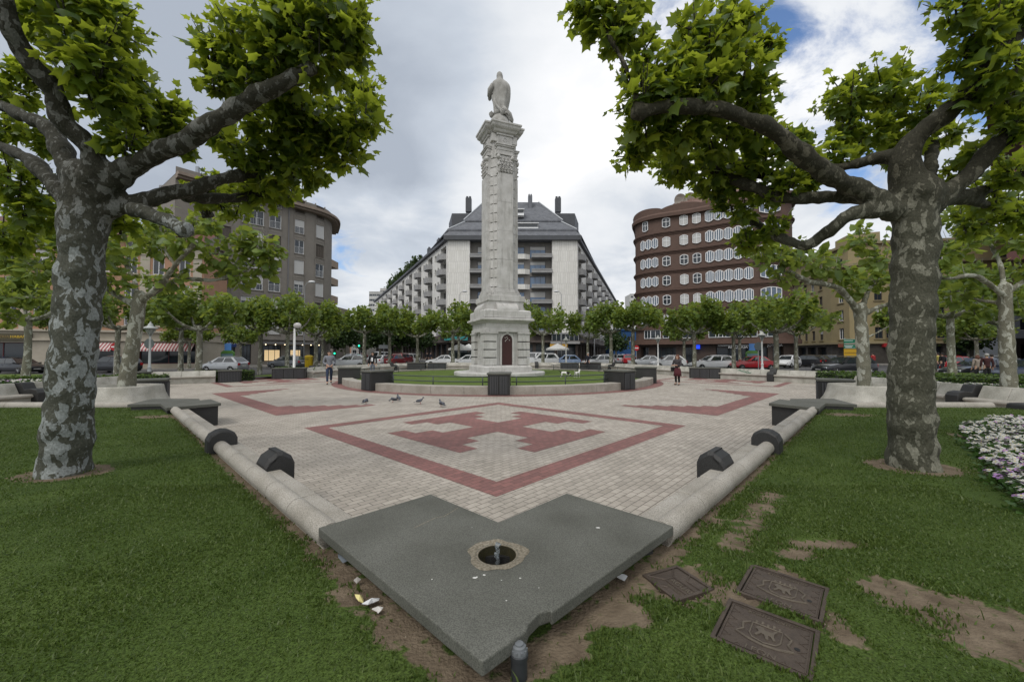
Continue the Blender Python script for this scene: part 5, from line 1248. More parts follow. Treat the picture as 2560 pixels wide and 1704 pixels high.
hedge((14.8, 18.0), (23, 13.6), .42, .78, .6, 'long clipped hedge on the right, the nearer row by the white flowers')
hedge((15.6, 20.2), (25, 15.2), .42, .80, .6, 'long clipped hedge on the right, the farther row by the road')
hedge((-19.5, 24.0), (-16.6, 25.4), .0, .62, .7, 'short clipped hedge in front of the silver hatchback')
hedge((-18.6, 31.5), (-14.6, 28.4), -.05, .60, .8, 'clipped hedge above the little wall, right of the silver hatchback')
o = thing('low_wall', 'low panelled retaining wall under the clipped hedge on the left', 'low wall', (0, 0, 0)); mb = MB()
a, b = V2((-18.9, 30.8)), V2((-15.4, 27.6))
for i in range(9):
    p, q_ = a + (b - a) * (i / 9 + .002), a + (b - a) * ((i + 1) / 9 - .002); t = unit(b - a); n_ = np.array([-t[1], t[0]]) * .15; mb.prism([tuple(p), tuple(q_), tuple(q_ + n_), tuple(p + n_)], -.05, .06 + .26 * (i + .5) / 9)
mb.build('panels', M_conc, o)
hedge((-26, 17.5), (-17.8, 20.4), .40, .62, .5, 'dark clipped hedge behind the flowers at the left frame edge')
# flowers: individual plants
M_pet = []
for nm, c in (('white_petal', (.40, .40, .37)), ('violet_petal', (.30, .17, .36)), ('yellow_eye', (.55, .42, .05))): M_pet.append(mat(nm, c, .6))
M_pl = leafmat('pansy_leaf', (.03, .07, .015), (.06, .12, .03), (.1, .2, .03), .3)
def plant(seed, vio, sc=1.0):
    random.seed(seed); mb = MB(); ml = MB()
    for i in range(15):
        a = random.uniform(0, 6.28); r_ = .13 * math.sqrt(random.random()); x, y = r_ * math.cos(a), r_ * math.sin(a); z = .13 + .05 * random.random() - r_ * .25
        tilt = Vector((math.cos(a) * r_ * 3 + random.uniform(-.5, .5), math.sin(a) * r_ * 3 + random.uniform(-.5, .5) - .35, 1)).normalized()
        u = tilt.orthogonal().normalized(); v = tilt.cross(u); m_ = 1 if random.random() < vio else 0; c = Vector((x, y, z)); s = random.uniform(.015, .022)
        for k in range(5):
            q = k * 1.2566; e = c + (u * math.cos(q) + v * math.sin(q)) * s
            p = [e + (u * math.cos(q + t_) + v * math.sin(q + t_)) * s * .72 + tilt * (.004 if k % 2 else .0) for t_ in (-2.2, -1.3, -.45, .45, 1.3, 2.2)]
            mb.add([c] + p, [(0, 1, 2, 3, 4, 5, 6)], m_)
        mb.add([c + (u * math.cos(k * 1.05) + v * math.sin(k * 1.05)) * .006 + tilt * .006 for k in range(6)], [(0, 1, 2, 3, 4, 5)], 2)
    C_ = np.array([(random.gauss(0, .075), random.gauss(0, .075), random.uniform(.0, .11)) for _ in range(80)])
    V, F_ = leaf_mesh('l', C_, None, .055, None, (SV, SF), 0)
    return mb.mesh('blossoms', M_pet), fast_mesh('leaves', V, F_, M_pl)
PP = [plant(1, .05), plant(2, .12), plant(3, .55), plant(4, .2)]
def flower(x, y, z, k, lab, grp, s=1.0):
    o = thing('pansy_plant', lab, 'flowers', (x, y, z), random.uniform(0, 6.28), grp); o.scale = (s, s, s)
    link('blossoms', PP[k][0], o); link('leaves', PP[k][1], o)
random.seed(77); cnt = 0
poly = [G(*q, ZL) for q in ((2420, 1072), (2475, 1056), (2640, 1058), (2700, 1320), (2580, 1290), (2540, 1240), (2490, 1190), (2445, 1130))]
pa = np.array(poly); placed = []
for _ in range(4000):
    x, y = random.uniform(*(pa[:, 0].min(), pa[:, 0].max())), random.uniform(pa[:, 1].min(), pa[:, 1].max())
    if not inpoly(np.array([x]), np.array([y]), poly)[0]: continue
    if any((x - a) ** 2 + (y - b) ** 2 < .15 ** 2 for a, b in placed): continue
    placed.append((x, y))
    near = y < 4.9
    k = (2 if random.random() < .35 else 3) if near else random.choice((0, 1, 0, 1, 3))
    flower(x, y, ZL - .01, k, 'violet and white pansy plant in the near end of the right flower bed' if near else 'white pansy plant in the bed at the right frame edge', 'violet pansies, right bed' if near else 'white pansies, right bed')
for i in range(60):
    x, y = -24.5 + 7.2 * random.random(), 0; y = 14.6 + random.random() * 1.6 + (x + 24) * .25
    flower(x, y, .42, random.choice((0, 1, 1, 3)), 'white and lilac pansy plant in the strip behind the left side bench', 'pansies behind the left side bench', 1.5)
for i in range(26):
    x = 15.2 + 4.5 * random.random(); flower(x, 16.4 - (x - 15.2) * .62 + random.random() * .5, .42, random.choice((0, 1)), 'white pansy plant scattered below the clipped hedge on the right', 'pansies below the right hedge', 1.3)
print('pansies right', len(placed))
# ------------------------------------------------------------ building kit
class Path:
    def __init__(s, pts):
        s.p = [V2(p) for p in pts]; s.c = [0.0]
        for i in range(len(s.p) - 1): s.c.append(s.c[-1] + float(np.linalg.norm(s.p[i + 1] - s.p[i])))
        s.L = s.c[-1]
    def at(s, t):
        i = 0
        while i < len(s.c) - 2 and t > s.c[i + 1]: i += 1
        d = unit(s.p[i + 1] - s.p[i]); return s.p[i] + d * (t - s.c[i]), d
    def pos(s, t, off=0):
        p, d = s.at(t); q = p + np.array([d[1], -d[0]]) * off; return (float(q[0]), float(q[1]))
    def ang(s, t): _, d = s.at(t); return math.atan2(d[1], d[0])
    def from_px(s, px):       # arc length seen at image column px
        T = np.linspace(0, s.L, 800); v = [s.at(t)[0][0] / s.at(t)[0][1] - (px - 1280) / 985 for t in T]
        for i in range(799):
            if v[i] < 0 <= v[i + 1]: return float(T[i])
        return float(T[int(np.argmin(np.abs(v)))])
def arc(pts, k=4):            # smoothed plan curve
    Q, _ = None, None; P_ = [Vector((*p, 0)) for p in pts]; out = []
    for i in range(len(P_) - 1):
        a, b, c, d = P_[max(i - 1, 0)], P_[i], P_[i + 1], P_[min(i + 2, len(P_) - 1)]
        for j in range(k):
            t = j / k; q = .5 * ((2 * b) + (c - a) * t + (2 * a - 5 * b + 4 * c - d) * t * t + (3 * b - a - 3 * c + d) * t ** 3); out.append((q.x, q.y))
    out.append(pts[-1]); return out
def facade(mb, path, z0, z1, wins, rec=.22, s0=0, s1=None, step=2.0, mi=0, joints=True):
    s1 = path.L if s1 is None else s1
    S = {s0, s1} | {c for c in path.c if s0 < c < s1}
    for a, b, _, _ in wins: S |= {a, b}
    Z = {z0, z1}
    for _, _, a, b in wins: Z |= {a, b}
    S = sorted(x for x in S if s0 - 1e-6 <= x <= s1 + 1e-6); Z = sorted(Z)
    S = [x for i, x in enumerate(S) if i == 0 or x - S[i - 1] > 1e-4]
    for i in range(len(S) - 1):
        for j in range(len(Z) - 1):
            sm, zm = (S[i] + S[i + 1]) / 2, (Z[j] + Z[j + 1]) / 2
            if any(a < sm < b and c < zm < d for a, b, c, d in wins): continue
            e = 1e-5; p, q = path.pos(S[i] + e), path.pos(S[i + 1] - e)
            mb.quad((*p, Z[j]), (*q, Z[j]), (*q, Z[j + 1]), (*p, Z[j + 1]), mi)
    for a, b, c, d in wins:
        e = 1e-5; P0, P1, Q0, Q1 = path.pos(a + e), path.pos(b - e), path.pos(a + e, -rec), path.pos(b - e, -rec)
        mb.quad((*P0, c), (*P1, c), (*Q1, c), (*Q0, c), mi); mb.quad((*P0, d), (*Q0, d), (*Q1, d), (*P1, d), mi)
        mb.quad((*P0, c), (*Q0, c), (*Q0, d), (*P0, d), mi); mb.quad((*P1, c), (*P1, d), (*Q1, d), (*Q1, c), mi)
def band(mb, path, s0, s1, z0, z1, out, mi=0, back=.1, step=1.5):
    S = sorted({s0, s1} | {c for c in path.c if s0 < c < s1})
    rings = [[(*path.pos(s, -back), z0), (*path.pos(s, out), z0), (*path.pos(s, out), z1), (*path.pos(s, -back), z1)] for s in S]
    mb.loft(rings, mi)
WCACHE = {}
def window(parent, path, s, z, w_, h, style='plain', rec=.2, fmat=None, gmat=None, blind=0, bars=1):
    key = (round(w_, 2), round(h, 2), style, bars, (fmat or M_wframe).name)
    if key not in WCACHE:
        mb = MB(); f = .07
        for sx in (-1, 1): mb.box((sx * (w_ / 2 - f / 2), 0, h / 2), (f, .08, h))
        for z_ in (f / 2, h - f / 2): mb.box((0, 0, z_), (w_ - 2 * f, .08, f))
        for k in range(bars): mb.box((-w_ / 2 + w_ * (k + 1) / (bars + 1), .005, h / 2), (f * .8, .06, h - 2 * f))
        if style == 'cross': mb.box((0, .008, h * .68), (w_ - 2 * f, .05, f * .7))
        if style == 'grille':
            for k in range(9): mb.box((-w_ / 2 + w_ * (k + .5) / 9, -.05, h * .25), (.02, .02, h * .5))
            mb.box((0, -.05, h * .5), (w_, .03, .03))
        me = mb.mesh('window', fmat or M_wframe); g = MB(); g.quad((-w_ / 2 + .02, .03, .02), (w_ / 2 - .02, .03, .02), (w_ / 2 - .02, .03, h - .02), (-w_ / 2 + .02, .03, h - .02)); WCACHE[key] = (me, g)
    me, g = WCACHE[key]; gk = key + ((gmat or M_glass).name,)
    if gk not in WCACHE: WCACHE[gk] = g.mesh('pane', gmat or M_glass)
    p = path.pos(s, -rec + .05); o = link('window', me, parent, (*p, z), path.ang(s)); link('pane', WCACHE[gk], o)
    if blind:
        bk = ('b', round(w_, 2), round(h, 2), round(blind, 1))
        if bk not in WCACHE:
            m = MB(); hh = h * blind; n_ = max(2, int(hh / .09))
            m.box((0, -.02, h - hh / 2), (w_ - .1, .03, hh)); WCACHE[bk] = m.mesh('blind', M_blind)
        link('blind', WCACHE[bk], o)
    return o
def shop_row(parent, path, s0, s1, z0, z1, n, mat_=None, rec=.5):
    """glazed shopfronts between piers"""
    for i in range(n):
        a, b = s0 + (s1 - s0) * (i + .06) / n, s0 + (s1 - s0) * (i + .94) / n
        window(parent, path, (a + b) / 2, z0, b - a, z1 - z0, 'plain', rec, M_darkw, M_glass, 0, 2).name = 'shop_window'
M_plaster = mat('grey_brown_render', (.225, .205, .18), .9, (.185, .17, .15), .8, bump=.15, bscale=30)
M_cornice = mat('stained_cornice', (.27, .22, .18), .9, (.20, .16, .13), 2)
M_orange = mat('orange_render', (.40, .235, .155), .9, (.34, .20, .13), .7)
M_cream = mat('cream_stone', (.42, .38, .31), .85, (.36, .32, .26), 1.5)
M_tile = brickmat('red_roof_tile', (.22, .075, .05), (.16, .06, .045), (.07, .03, .025), .3, .4, .05, stain=.6)
M_wpanel = brickmat('white_stone_panel', (.74, .73, .70), (.68, .67, .64), (.46, .45, .43), .45, 2.2, .02, (R(90), 0, 0), stain=.88, bump=.15)
M_wall3 = mat('pale_grey_cladding', (.72, .71, .68), .85, (.60, .59, .56), .6)
M_balc = mat('grey_balcony_concrete', (.32, .32, .32), .8, (.25, .25, .25), 1.5)
M_slate = brickmat('slate_roof', (.105, .112, .13), (.15, .158, .178), (.075, .08, .09), .5, .3, .02, stain=.75, bump=.3)
M_brown = brickmat('brown_brick', (.125, .073, .054), (.106, .062, .047), (.075, .046, .037), .24, .07, .008, (R(90), 0, 0), stain=.8, bump=.1)
M_brown2 = mat('brown_moulding', (.112, .066, .049), .7, (.088, .053, .041), 2)
M_yellow = mat('ochre_render', (.36, .30, .165), .9, (.31, .255, .145), .6)
M_dred = mat('dark_red_cladding', (.10, .035, .03), .6, (.08, .03, .026), 1)
M_greyw = mat('blue_grey_cladding', (.30, .33, .37), .7, (.27, .30, .34), 1)
M_farw = mat('far_white_wall', (.52, .52, .50), .9, (.46, .46, .44), 1)
M_shut = mat('dark_shutter', (.10, .085, .07), .7, (.085, .07, .058), 14)
M_sign = mat('navy_sign', (.02, .045, .16), .45); M_lett = mat('sign_white', (.75, .76, .78), .5)
def shell(name, mat_, path, z1, depth, parent, roof=True, zb=0):
    """side and back walls plus flat roof behind a front path"""
    mb = MB(); a, b = path.pos(0, -.0), path.pos(path.L, -.0); da, db = path.pos(0, -depth), path.pos(path.L, -depth)
    mb.quad((*da, zb), (*a, zb), (*a, z1), (*da, z1)); mb.quad((*b, zb), (*db, zb), (*db, z1), (*b, z1)); mb.quad((*db, zb), (*da, zb), (*da, z1), (*db, z1))
    return mb.build(name, mat_, parent)
def lid(path, z, depth, parent, mat_, name='roof', over=0):
    mb = MB(); P_ = [path.pos(c, over) for c in path.c]; Q = [path.pos(0, -depth), path.pos(path.L, -depth)]
    poly = P_ + [Q[1], Q[0]]
    mb.sheet(poly, z); return mb.build(name, mat_, parent)
# ------------------------------------------------------------ left: grey-brown block with a rounded corner
b1 = thing('apartment_building', 'grey-brown apartment block with a rounded corner and roof cornice on the left', 'building')
p1 = Path(arc([(-41.5, 48.0), (-39.2, 51.0), (-36.2, 54.4), (-34, 56.6), (-32, 58.9), (-30.4, 61.0), (-29.8, 63.4), (-30.4, 66), (-33, 71)], 4))
wins = []; spec = []
for px, ww, bl in ((555, 1.5, .5), (628, 2.6, .9), (684, 1.5, .95), (745, 1.35, .6), (797, 1.5, .3)):
    s = p1.from_px(px)
    for k in range(7):
        z = 4.4 + 3.05 * k; h = 2.05 if k else 1.9
        random.seed(px * 9 + k); b_ = random.choice((0, .3, .6, .95, .95, .5)); st_ = M_shut if (random.random() < .3 or (k == 6 and px > 740)) else None
        wins.append((s - ww / 2, s + ww / 2, z, z + h)); spec.append((s, z, ww, h, b_, st_))
sg0, sg1 = p1.from_px(508), p1.from_px(588)
shop = [(.4, sg0 - .3, .5, 3.0), (sg0, sg1, .3, 2.5), (p1.from_px(600), p1.from_px(628), .2, 2.9), (p1.from_px(657), p1.from_px(703), .5, 2.8), (p1.from_px(722), p1.from_px(760), .5, 2.8), (p1.from_px(775), p1.from_px(806), .4, 2.8)]
mb = MB(); facade(mb, p1, 0, 23.2, wins + [q for q in shop if q[1] > q[0] + .2], .24); mb.build('wall', M_plaster, b1)
for s, z, ww, h, b_, st_ in spec:
    if st_: window(b1, p1, s, z, ww, h, 'plain', .2, st_, st_, 0, 3)
    else: window(b1, p1, s, z, ww, h, 'grille' if b_ < .9 else 'plain', .2, None, None, b_, 1 if ww < 2 else 2)
mb = MB()
for s, z, ww, h, *_ in spec:
    for sg in (-1, 1): band(mb, p1, s + sg * (ww / 2 + .16) - .06, s + sg * (ww / 2 + .16) + .06, z - .75, z + h + .2, .05)
    band(mb, p1, s - ww / 2 - .1, s + ww / 2 + .1, z - .12, z - .02, .12)
    band(mb, p1, s - ww / 2 + .15, s + ww / 2 - .15, z - .62, z - .25, .035)
band(mb, p1, 0, p1.L, 3.55, 3.95, .35); band(mb, p1, 0, p1.L, 6.75, 6.95, .18)
mb.build('trim', M_plaster, b1)
mb = MB(); band(mb, p1, 0, p1.L, 23.2, 23.45, .9); band(mb, p1, 0, p1.L, 23.45, 23.7, 1.3); band(mb, p1, 0, p1.L, 23.7, 23.9, 1.15); mb.build('cornice', M_cornice, b1)
lid(p1, 23.85, 14, b1, M_cornice); shell('side_wall', M_plaster, p1, 23.8, 14, b1)
mb = MB(); s = p1.from_px(717); mb.tube([(*p1.pos(s, .12), 4), (*p1.pos(s, .12), 23)], .07, 8); mb.build('drainpipe', mat('zinc', (.16, .16, .17), .5), b1)
mb = MB()
for k in range(4): mb.box((-32.1, 68.6, 8 + k * 3.1), (1.6, 4, 1.2), 0)
mb.build('side_balcony', mat('far_balcony_tan', (.30, .24, .19), .85), b1)
for s0, s1, z0, z1 in shop:
    if s1 > s0 + .2: window(b1, p1, (s0 + s1) / 2, z0, s1 - s0, z1 - z0, 'plain', .22, M_darkw, M_glass, 0, 2).name = 'shop_window'
sm = (sg0 + sg1) / 2; pa_ = p1.ang(sm)
mb = MB(); band(mb, p1, sg0 - .1, sg1 + .1, 2.5, 3.42, .22); sgn = mb.build('shop_sign', M_sign, b1)
text('lettering', 'social centro auditivo leonés', .30, M_lett, sgn, (*p1.pos(sm + .8, .235), 2.98), (R(90), 0, pa_), .01)
mb = MB(); band(mb, p1, sg0 + .2, sg0 + 1.0, 2.85, 3.2, .235); mb.build('logo', mat('pale_logo', (.25, .35, .5), .5), sgn)
mb = MB(); band(mb, p1, sg0 - .1, sg1 + 2, 3.44, 4.25, .10); up_ = mb.build('upper_fascia', mat('grey_fascia', (.17, .18, .20), .5), b1)
text('lettering', 'W', .6, mat('grey_letter', (.08, .085, .09), .5), up_, (*p1.pos(sm + .4, .12), 3.85), (R(90), 0, pa_), .01)
ca0, ca1 = p1.from_px(652), p1.from_px(782); mb = MB(); band(mb, p1, ca0, ca1, 2.95, 3.2, 1.5); mb.build('canopy', mat('grey_canopy', (.15, .15, .155), .6), b1)
M_warm = mat('lit_shop_interior', (.5, .4, .25), .8, emit=((1.0, .72, .38), .55))
for px0, px1 in ((662, 700), (728, 752)):
    mb = MB(); a, b = p1.from_px(px0), p1.from_px(px1); mb.quad((*p1.pos(a, -.16), .6), (*p1.pos(b, -.16), .6), (*p1.pos(b, -.16), 2.1), (*p1.pos(a, -.16), 2.1)); mb.build('lit_display', M_warm, b1)
mb = MB()
for i in range(7): s = ca0 + .5 + i * 1.2; mb.ball((*p1.pos(s, .5), 2.88), .07, 8, 5)
mb.build('spot_lamp', mat('lamp_glow', (1, .8, .5), .5, emit=((1, .8, .5), 4)), b1)
# building behind it
bb = thing('apartment_building', 'tall building with a grey metal gable rising behind the grey-brown block', 'building')
pb = Path([(-67, 74), (-61.0, 74), (-44, 77)])
mb = MB(); facade(mb, pb, 0, 33.5, [(2 + i * 3, 3.4 + i * 3, 27 + j * 3, 28.8 + j * 3) for i in range(6) for j in range(2) if 2 + i * 3 > 6.2], .2); mb.build('wall', mat('brown_render', (.19, .14, .11), .9, (.16, .12, .095), 1), bb)
mb = MB(); mb.prism([(-67, 73.9), (-61, 73.9), (-61, 80), (-67, 80)], 20, 33.4); mb.loft([[(-67.2, y, 31), (-61, y, 36.0), (-60.8, y, 35.8), (-60.8, y, 31)] for y in (73.7, 80)]); mb.build('gable', mat('grey_metal_sheet', (.25, .265, .28), .6, (.21, .22, .235), 2), bb)
mb = MB(); mb.prism([(-61, 73.4), (-44, 76.4), (-44, 84), (-61, 84)], 33.5, 33.9); mb.build('roof', M_cornice, bb)
mb = MB(); mb.box((-60.6, 75, 36), (.5, .5, 3)); mb.build('chimney', M_greyw, bb)
# ------------------------------------------------------------ far left: orange house with red roof
b2 = thing('apartment_building', 'orange rendered house with a red tiled roof and striped awnings on the left', 'building')
p2 = Path([(-61, 34.5), (-46.8, 38.2), (-34.3, 43.6), (-35.6, 49)])
sc_ = p2.c[2]; wins = []; spec = []
for i in range(13):
    s = sc_ - 1.7 - i * 2.25
    for k in range(4):
        z = 4.6 + 2.75 * k; h = 1.75 if k < 3 else .8
        if k == 3: z = 12.6
        wins.append((s - .5, s + .5, z, z + h)); spec.append((s, z, 1.0, h, k))
shop2 = [(sc_ - 5.4, sc_ - .6, .55, 2.75), (sc_ - 11.2, sc_ - 7.2, .55, 2.75), (sc_ - 18, sc_ - 13.6, .3, 2.75), (sc_ - 24.5, sc_ - 20, .2, 2.6)]
mb = MB(); facade(mb, p2, 3.9, 13.7, wins, .2); mb.build('wall', M_orange, b2)
mb = MB(); facade(mb, p2, 0, 3.9, shop2, .4); band(mb, p2, 0, p2.L, 2.95, 3.15, .25); band(mb, p2, 0, p2.L, 3.85, 4.05, .3)
for s, z, ww, h, k in spec:
    band(mb, p2, s - .65, s + .65, z - .14, z - .02, .1)
for i in range(6): s = sc_ - .55 - i * 4.5; band(mb, p2, s - .4, s + .4, 4.05, 13.4, .06)
band(mb, p2, 0, p2.L, 12.1, 12.3, .15); band(mb, p2, 0, p2.L, 13.5, 13.8, .45); mb.build('ground_floor', M_cream, b2)
random.seed(4)
for s, z, ww, h, k in spec: window(b2, p2, s, z, ww, h, 'grille' if k == 0 else 'plain', .18, None, None, random.choice((0, 0, .5, .95)) if k < 3 else 0, 1)
mb = MB()
for i in range(len(p2.c) - 1):
    a, b = p2.c[i], p2.c[i + 1]; mb.quad((*p2.pos(a + 1e-4, .6), 13.75), (*p2.pos(b - 1e-4, .6), 13.75), (*p2.pos(b - 1e-4, -5), 16.2), (*p2.pos(a + 1e-4, -5), 16.2))
mb.build('roof', M_tile, b2)
mb = MB(); mb.box((-40.5, 49, 15.8), (1.2, .8, 2.2), .4); mb.build('chimney', M_cream, b2)
for s0, s1, z0, z1 in shop2: window(b2, p2, (s0 + s1) / 2, z0, s1 - s0, z1 - z0, 'plain', .38, mat('maroon_frame', (.10, .02, .025), .5), M_glass, 0, 1).name = 'shop_window'
M_strip = None
def stripemat():
    m = bpy.data.materials.new('striped_awning'); m.use_nodes = True; nt = m.node_tree; N = nt.nodes; L = nt.links
    tc = N.new('ShaderNodeTexCoord'); sp = N.new('ShaderNodeSeparateXYZ'); L.new(tc.outputs['Object'], sp.inputs[0])
    f = N.new('ShaderNodeMath'); f.operation = 'FRACT'; ml = N.new('ShaderNodeMath'); ml.operation = 'MULTIPLY'; ml.inputs[1].default_value = 3.6
    L.new(sp.outputs['X'], ml.inputs[0]); L.new(ml.outputs[0], f.inputs[0]); r = N.new('ShaderNodeValToRGB'); r.color_ramp.interpolation = 'CONSTANT'
    r.color_ramp.elements[0].color = (.52, .47, .45, 1); r.color_ramp.elements[1].position = .5; r.color_ramp.elements[1].color = (.28, .06, .07, 1); L.new(f.outputs[0], r.inputs['Fac']); L.new(r.outputs['Color'], N['Principled BSDF'].inputs['Base Color']); return m
M_strip = stripemat()
for s0, s1, *_ in shop2[:2]:
    w_ = s1 - s0; mb = MB(); mb.add([(-w_ / 2, 0, 2.8), (w_ / 2, 0, 2.8), (w_ / 2, -1.1, 2.05), (-w_ / 2, -1.1, 2.05), (w_ / 2, -1.1, 1.9), (-w_ / 2, -1.1, 1.9)], [(0, 3, 2, 1), (3, 5, 4, 2)])
    s = (s0 + s1) / 2; mb.build('awning', M_strip, b2, loc=(*p2.pos(s, .06), 0), rz=p2.ang(s))
s = p2.from_px(28); mb = MB(); band(mb, p2, s - 1.7, s + 1.6, 2.95, 3.6, .3); sg_ = mb.build('shop_sign', mat('dark_olive_sign', (.07, .06, .035), .6), b2)
text('lettering', 'HOSTERIA', .36, mat('dim_gold', (.22, .16, .06), .6), sg_, (*p2.pos(s - .75, .32), 3.27), (R(90), 0, p2.ang(s)), .01)
text('lettering', 'HABANO', .36, mat('yellow_letters', (.62, .42, .04), .6), sg_, (*p2.pos(s + .9, .32), 3.27), (R(90), 0, p2.ang(s)), .01)
# ------------------------------------------------------------ centre: white block with slate mansard and two long wings
b3 = thing('apartment_building', 'white apartment block with a steep slate roof and two long wings behind the monument', 'building')
FY = 78.0; fl = [22.0 - 3.05 * k for k in range(6)]
mb = MB()
for x0, x1 in ((-12.8, -8.4), (8.0, 13.0)): mb = MB(); mb.box(((x0 + x1) / 2, FY + .6, 14.7), (x1 - x0, 1.6, 18.6)); mb.build('front_panel', M_wpanel, b3)
pr = Path([(-8.4, FY + 1.2), (8.0, FY + 1.2)])
wins = []; sp3 = []
for k, z in enumerate(fl):
    for s, w_, h in ((2.6, 2.4, 2.3), (5.6, 1.3, 1.3), (7.3, 1.6, 1.5), (10.0, 1.8, 1.5), (13.6, 3.2, 2.35)):
        za = z - 1.15 if h > 2 else z - .45; wins.append((s - w_ / 2, s + w_ / 2, za, za + h)); sp3.append((s, za, w_, h))
mb = MB(); facade(mb, pr, 4.0, 24.0, wins, .3); mb.build('recessed_wall', mat('dark_recess_wall', (.20, .19, .175), .85, (.16, .15, .14), 1), b3)
for s, z, w_, h in sp3: window(b3, pr, s, z, w_, h, 'plain', .25, mat('dark_window_frame', (.05, .05, .055), .5), M_bglass if h > 1.4 or s < 6 else M_glass, random.choice((0, 0, 0, .3, .5)), 2 if w_ > 2 else 1)
for k, z in enumerate(fl):
    for x0, x1 in ((-8.4, -4.2), (3.9, 8.0)):
        mb = MB(); mb.box(((x0 + x1) / 2, FY + .45, z - 1.25), (x1 - x0, 1.9, .28)); mb.box(((x0 + x1) / 2, FY - .45, z - .82), (x1 - x0, .10, .10)); 
        for i in range(22): mb.box((x0 + (x1 - x0) * (i + .5) / 22, FY - .45, z - .72 - .25), (.05, .05, .8))
        mb.box(((x0 + x1) / 2, FY - .42, z - .95), (x1 - x0, .04, .6)); mb.build('balcony', M_balc, b3)
    mb = MB(); mb.prism([(-2.9, FY + 1.15), (-2.2, FY + .5), (2.6, FY + .5), (3.6, FY + 1.15)], z - 1.5, z - .5); mb.build('spandrel', M_wpanel, b3)
# ground floors
pg = Path([(-13, FY + .8), (13.2, FY + .8)])
wing = [Path([(-61.5, 176), (-12.9, 78.3)]), Path([(13.1, 78.3), (51.3, 190)])]
mb = MB()
for p in [pg] + wing: facade(mb, p, 0, 5.3, [(p.L * i / int(p.L / 4) + .3, p.L * (i + 1) / int(p.L / 4) - .3, .3, 3.4) for i in range(int(p.L / 4))][:60], .6); band(mb, p, 0, p.L, 3.7, 4.1, 1.2)
mb.build('ground_floor', mat('brown_shop_cladding', (.085, .065, .055), .7, (.06, .05, .043), 2), b3)
for p in [pg] + wing:
    mb = MB(); mb.quad((*p.pos(0, -.55), 0), (*p.pos(p.L, -.55), 0), (*p.pos(p.L, -.55), 3.5), (*p.pos(0, -.55), 3.5)); mb.build('shop_window', M_glass, b3)
mb = MB(); mb.box((10.5, FY - .1, 4.65), (5.4, .3, 1.5)); sc3 = mb.build('mezzanine_window', M_glass, b3)
mb = MB()
for i in range(7): mb.box((7.9 + i * .87, FY - .3, 4.65), (.1, .1, 1.5))
mb.box((10.5, FY - .2, 3.7), (5.8, .5, .5)); mb.box((10.5, FY - .1, 5.5), (5.8, .7, .25)); mb.build('mezzanine_frame', M_balc, b3)
# wings
rowz = fl
for wi, p in enumerate(wing):
    wins = []; bal = []; per = 10.5; n_ = int(p.L / per)
    for i in range(n_):
        base = p.L - (i + 1) * per if wi == 0 else i * per
        for z in rowz:
            a0 = base + (5.6 if wi == 0 else .9)
            bal.append((a0, a0 + 4.0, z)); wins.append((a0, a0 + 4.0, z - 1.2, z + 1.35))
            for q in ((1.0, 2.2), (3.3, 4.3)): 
                c0 = base + q[0] + (0 if wi == 0 else 5); wins.append((c0, c0 + q[1] - q[0], z - .5, z + .9))
    mb = MB(); facade(mb, p, 5.3, 24.0, wins, .9, step=5); mb.build('wing_wall', M_wall3, b3)
    mb = MB(); mb.quad((*p.pos(0, -.85), 5.3), (*p.pos(p.L, -.85), 5.3), (*p.pos(p.L, -.85), 24), (*p.pos(0, -.85), 24)); mb.build('wing_glazing', M_glass, b3)
    k = 0
    for a0, a1, z in sorted(bal, key=lambda q: -q[0] if wi == 0 else q[0]):
        k += 1
        if k > 44: break
        mb = MB(); pts = [(a0, 0), (a0 + .3, .75), (a0 + 1.0, 1.2), (a1 - 1.0, 1.2), (a1 - .3, .75), (a1, 0)]
        P_ = [p.pos(s, o_) for s, o_ in pts]; mb.prism(P_, z - 1.5, z - 1.25)
        for i in range(5):
            a, b = V2(P_[i]), V2(P_[i + 1]); nn_ = unit(np.array([(b - a)[1], -(b - a)[0]])) * -.08; mb.prism([tuple(a), tuple(b), tuple(b + nn_), tuple(a + nn_)], z - 1.249, z - .35)
        mb.build('balcony', M_balc, b3)
    mb = MB(); band(mb, p, 0, p.L, 24.1, 24.6, .6); mb.build('eave', M_slate, b3)
    q0, q1 = (0, p.L - 15) if wi == 0 else (15, p.L); mb = MB(); mb.quad((*p.pos(q0, .6), 24.62), (*p.pos(q1, .6), 24.62), (*p.pos(q1, -5.5), 28.6), (*p.pos(q0, -5.5), 28.6)); mb.quad((*p.pos(q0, -5.5), 28.6), (*p.pos(q1, -5.5), 28.6), (*p.pos(q1, -12), 28.6), (*p.pos(q0, -12), 28.6)); mb.build('wing_roof', M_slate, b3)
    for i in range(9):
        s = p.L - 6 - i * 9 if wi == 0 else 8 + i * 9; mb = MB(); mb.box((*p.pos(s, -2.5), 27.2), (1.2, .8, 2.6), p.ang(s)); mb.box((*p.pos(s, -2.5), 28.6), (.5, .4, .5), p.ang(s)); mb.build('chimney', M_slate, b3)
    if wi == 0:
        C_ = np.concatenate([np.array([(*p.pos(p.L - 28 - i * 1.1, .2 - random.random() * 2), 25 + random.random() * 2.2) for _ in range(24)]) for i in range(44)])
        V, F_ = leaf_mesh('l', C_ + rng.normal(size=C_.shape) * .4, None, .7, None, (SV, SF)); link('roof_garden', fast_mesh('roof_garden', V, F_, M_dleaf), b3)
